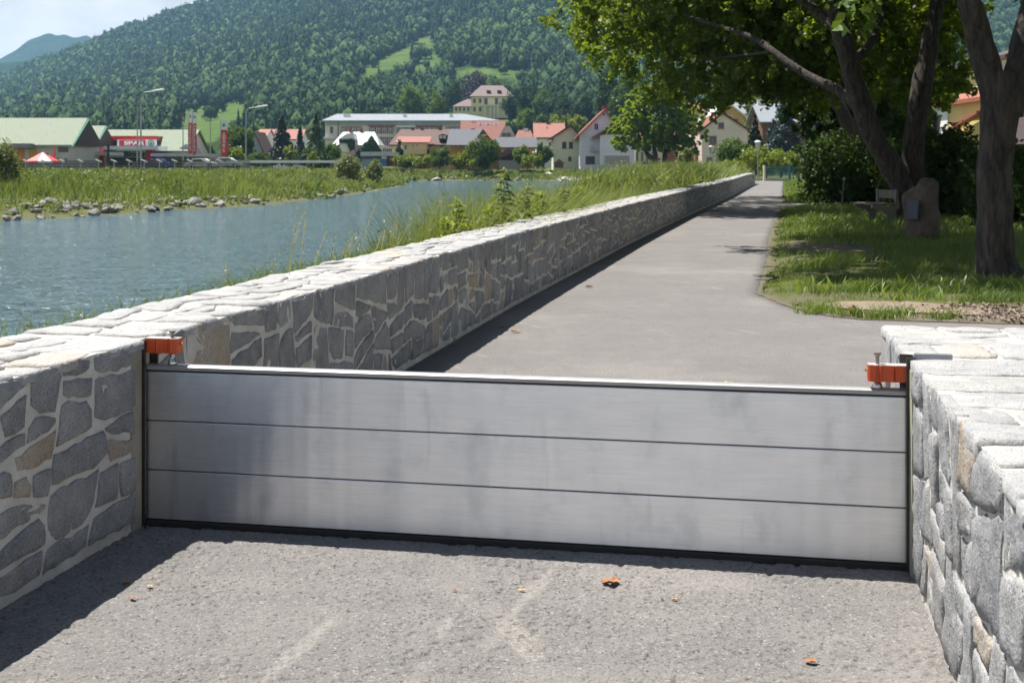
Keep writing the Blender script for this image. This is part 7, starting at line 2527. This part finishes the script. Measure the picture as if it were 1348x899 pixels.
for nm, sel, protos, mname, c1, c2 in (('far_deciduous_forest', (~con) & (tY > 900), P_FAR, 'forest_leaves', (.020, .054, .025), (.075, .132, .038)),
                                       ('near_deciduous_forest', (~con) & (tY <= 900), P_MID, 'forest_leaves', (), ()),
                                       ('conifer_forest', con, P_CON, 'forest_needles', (.016, .042, .022), (.040, .080, .036))):
    if mname not in MATS:
        m_, nt, b = nodes_of(mname)
        cc = mixc(nt, attr(nt, 'tint'), c1, c2)
        cc = mixc(nt, ramp(nt, noise_tex(nt, .55, 5, .7), .4, .7), cc, mixc(nt, .5, cc, tuple(x * 1.6 for x in c2)))
        nt.links.new(cc, b.inputs['Base Color'])
        b.inputs['Roughness'].default_value = .9
        b.inputs['Specular IOR Level'].default_value = .15
        bump(nt, b, noise_tex(nt, .75, 4, .75), 1.0, 1.6)
        MATS[mname] = m_
    ids = np.nonzero(sel)[0]
    A = Acc()
    which = r.integers(0, len(protos), len(ids))
    for k, (pv, pf) in enumerate(protos):
        g_ = ids[which == k]
        if not len(g_):
            continue
        rad = 2.7 + 3.9 * r.random(len(g_)) ** 1.6 if 'conifer' not in nm else r.uniform(2.8, 4.4, len(g_))
        rad = rad * np.interp(tY[g_], [400, 700, 1000], [.68, .86, 1.0])
        hz = rad * (r.uniform(1.05, 1.6, len(g_)) if 'conifer' not in nm else r.uniform(1.35, 1.9, len(g_)))
        an = r.random(len(g_)) * 6.283
        ca, sa = np.cos(an), np.sin(an)
        x = pv[None, :, 0] * ca[:, None] - pv[None, :, 1] * sa[:, None]
        y = pv[None, :, 0] * sa[:, None] + pv[None, :, 1] * ca[:, None]
        V_ = np.stack([tX[g_][:, None] + x * rad[:, None], tY[g_][:, None] + y * rad[:, None], tz[g_][:, None] + 1.2 + pv[None, :, 2] * hz[:, None]], 2).reshape(-1, 3)
        F_ = (pf[None] + (np.arange(len(g_)) * len(pv))[:, None, None]).reshape(-1, 3)
        A.v.append(V_)
        A.t.append(F_ + A.n)
        A.a.append(np.clip(np.repeat(hue[g_], len(pv)) + np.tile(r.uniform(-.10, .10, len(pv)), len(g_)), 0, 1))
        A.n += len(V_)
    me = np_mesh(nm, np.concatenate(A.v), None, np.concatenate(A.t), smooth=False, tint=np.concatenate(A.a))
    tag(link(nm, me, MATS[mname]), kind='stuff')

# far mountains
m_, nt, b = nodes_of('far_wooded_slopes')
f = noise_tex(nt, .012, 8, .7)
nt.links.new(mixc(nt, ramp(nt, f, .3, .7), (.018, .040, .016), (.055, .090, .030)), b.inputs['Base Color'])
b.inputs['Roughness'].default_value = 1
b.inputs['Specular IOR Level'].default_value = 0
bump(nt, b, noise_tex(nt, .03, 6, .75), 1.0, 25)


def mountain(name, P, Yr, depth):
    px = np.linspace(P[0][0], P[-1][0], 220)
    py = np.interp(px, [p[0] for p in P], [p[1] for p in P])
    T = np.linspace(0, 1, 26)
    rows = []
    for t in np.concatenate([T, [1.1, 1.35, 1.7]]):
        Y = Yr - depth * (1 - t)
        ridge = CAMZ + (HZ - py) / F * Yr
        prof = t ** 1.15 if t <= 1 else 1 - ((t - 1) / .75) ** .9
        x = (px - 674) / F * Y
        nz = (vnoise(x, np.full_like(x, Y), 260.0) - .5) * 130 * np.sin(math.pi * min(t, 1)) + (vnoise(x, np.full_like(x, Y) + 70, 45.0) - .5) * 22
        rows.append(np.stack([x, np.full_like(x, Y), np.maximum(ridge * prof + nz * min(1, max(0, ridge.mean()) / 200), -2)], 1))
    v = np.concatenate(rows)
    nx, ny = len(px), len(rows)
    i = (np.arange(ny - 1)[:, None] * nx + np.arange(nx - 1)[None, :]).ravel()
    tag(link(name, np_mesh(name, v, np.stack([i, i + 1, i + nx + 1, i + nx], 1), smooth=True), m_), kind='structure')


mountain('far_mountain', [(-700, 150), (-300, 120), (-120, 100), (0, 74), (28, 62), (48, 50), (60, 43.5), (67, 44), (75, 48), (86, 44.5), (100, 46), (112, 48), (125, 56), (150, 78), (230, 120), (420, 180)], 3500, 1200)
mountain('middle_ridge', [(-700, 170), (-250, 140), (-60, 100), (0, 84), (30, 80), (60, 76), (90, 68), (122, 54), (160, 52), (260, 70), (420, 130)], 2350, 500)

# ------------------------------------------------------------------ air
bm = bmesh.new()
bmesh.ops.create_cube(bm, size=1.0)
me = bpy.data.meshes.new('haze')
bm.to_mesh(me)
bm.free()
hz_ = link('haze', me)
hz_.scale = (12600, 7500, 430)
hz_.location = (0, 3450, 430 / 2 - 4.2)
tag(hz_, kind='stuff')
hm = bpy.data.materials.new('summer_haze')
hm.use_nodes = True
nt = hm.node_tree
nt.nodes.remove(nt.nodes['Principled BSDF'])
pv = nt.nodes.new('ShaderNodeVolumePrincipled')
pv.inputs['Color'].default_value = (0.36, 0.66, 1.0, 1)
pv.inputs['Density'].default_value = HAZE_D
pv.inputs['Anisotropy'].default_value = 0.2
nt.links.new(pv.outputs[0], nt.nodes['Material Output'].inputs['Volume'])
me.materials.append(hm)

# ------------------------------------------------------------------ light, sky, camera
sun_dir = Vector((-0.354, 0.273, 1.0)).normalized()
sl = bpy.data.lights.new('sun', 'SUN')
sl.energy = SUN_E
sl.angle = R(0.53)
sl.color = (1.0, 0.955, 0.89)
so_ = bpy.data.objects.new('sun', sl)
so_.rotation_euler = sun_dir.to_track_quat('Z', 'Y').to_euler()
so_.location = sun_dir * 100
COL.objects.link(so_)
w = bpy.data.worlds.new('World')
scene.world = w
w.use_nodes = True
nt = w.node_tree
bg = nt.nodes['Background']
sk = nt.nodes.new('ShaderNodeTexSky')
sk.sky_type = 'NISHITA'
sk.sun_disc = False
sk.sun_elevation = math.asin(sun_dir.z)
sk.sun_rotation = math.atan2(sun_dir.x, sun_dir.y)
sk.altitude = 400
sk.dust_density = 1.4
tc = nt.nodes.new('ShaderNodeTexCoord')
mp = nt.nodes.new('ShaderNodeMapping')
mp.inputs['Scale'].default_value = (1.0, 1.0, 2.6)
nt.links.new(tc.outputs['Generated'], mp.inputs[0])
n1 = nt.nodes.new('ShaderNodeTexNoise')
n1.inputs['Scale'].default_value = 3.4
n1.inputs['Detail'].default_value = 9
n1.inputs['Roughness'].default_value = .58
n1.inputs['Distortion'].default_value = .3
nt.links.new(mp.outputs[0], n1.inputs['Vector'])
n2 = nt.nodes.new('ShaderNodeTexNoise')
n2.inputs['Scale'].default_value = 9.0
n2.inputs['Detail'].default_value = 8
n2.inputs['Roughness'].default_value = .6
nt.links.new(mp.outputs[0], n2.inputs['Vector'])
sx = nt.nodes.new('ShaderNodeSeparateXYZ')
nt.links.new(tc.outputs['Generated'], sx.inputs[0])
low = ramp(nt, sx.outputs[2], .42, .12)
cvm = nt.nodes.new('ShaderNodeMath')
cvm.operation = 'MULTIPLY_ADD'
nt.links.new(low, cvm.inputs[0])
cvm.inputs[1].default_value = .62
nt.links.new(n1.outputs['Fac'], cvm.inputs[2])
cov = ramp(nt, cvm.outputs[0], .58, .80)
cc = mixc(nt, ramp(nt, n2.outputs['Fac'], .38, .62), CLOUD_LO, CLOUD_HI)
nt.links.new(mixc(nt, cov, sk.outputs[0], cc), bg.inputs['Color'])
bg.inputs['Strength'].default_value = SKY_S

cam = bpy.data.cameras.new('camera')
cam.sensor_width = 36.0
cam.sensor_fit = 'HORIZONTAL'
cam.lens = F / 1348 * 36
cam.shift_y = -(449.5 - HZ) / 1348
cam.clip_start = .05
cam.clip_end = 20000
cam.dof.use_dof = True
cam.dof.focus_distance = 5.2
cam.dof.aperture_fstop = 9.0
co = bpy.data.objects.new('camera', cam)
co.location = (0, 0, CAMZ)
co.rotation_euler = (R(90), 0, 0)
COL.objects.link(co)
scene.camera = co

vs_ = scene.view_settings
vs_.view_transform = 'Standard'
vs_.look = 'None'
vs_.gamma = 1
vs_.exposure = EXPO
vs_.use_curve_mapping = False
scene.cycles.use_denoising = True
try:
    scene.cycles.denoiser = 'OPENIMAGEDENOISE'
except Exception:
    pass
scene.cycles.max_bounces = 6
scene.cycles.diffuse_bounces = 3
scene.cycles.glossy_bounces = 3
scene.cycles.transmission_bounces = 4
scene.cycles.volume_bounces = 0
scene.cycles.transparent_max_bounces = 6
scene.cycles.sample_clamp_indirect = 6
scene.cycles.use_adaptive_sampling = True
scene.cycles.adaptive_threshold = 0.02
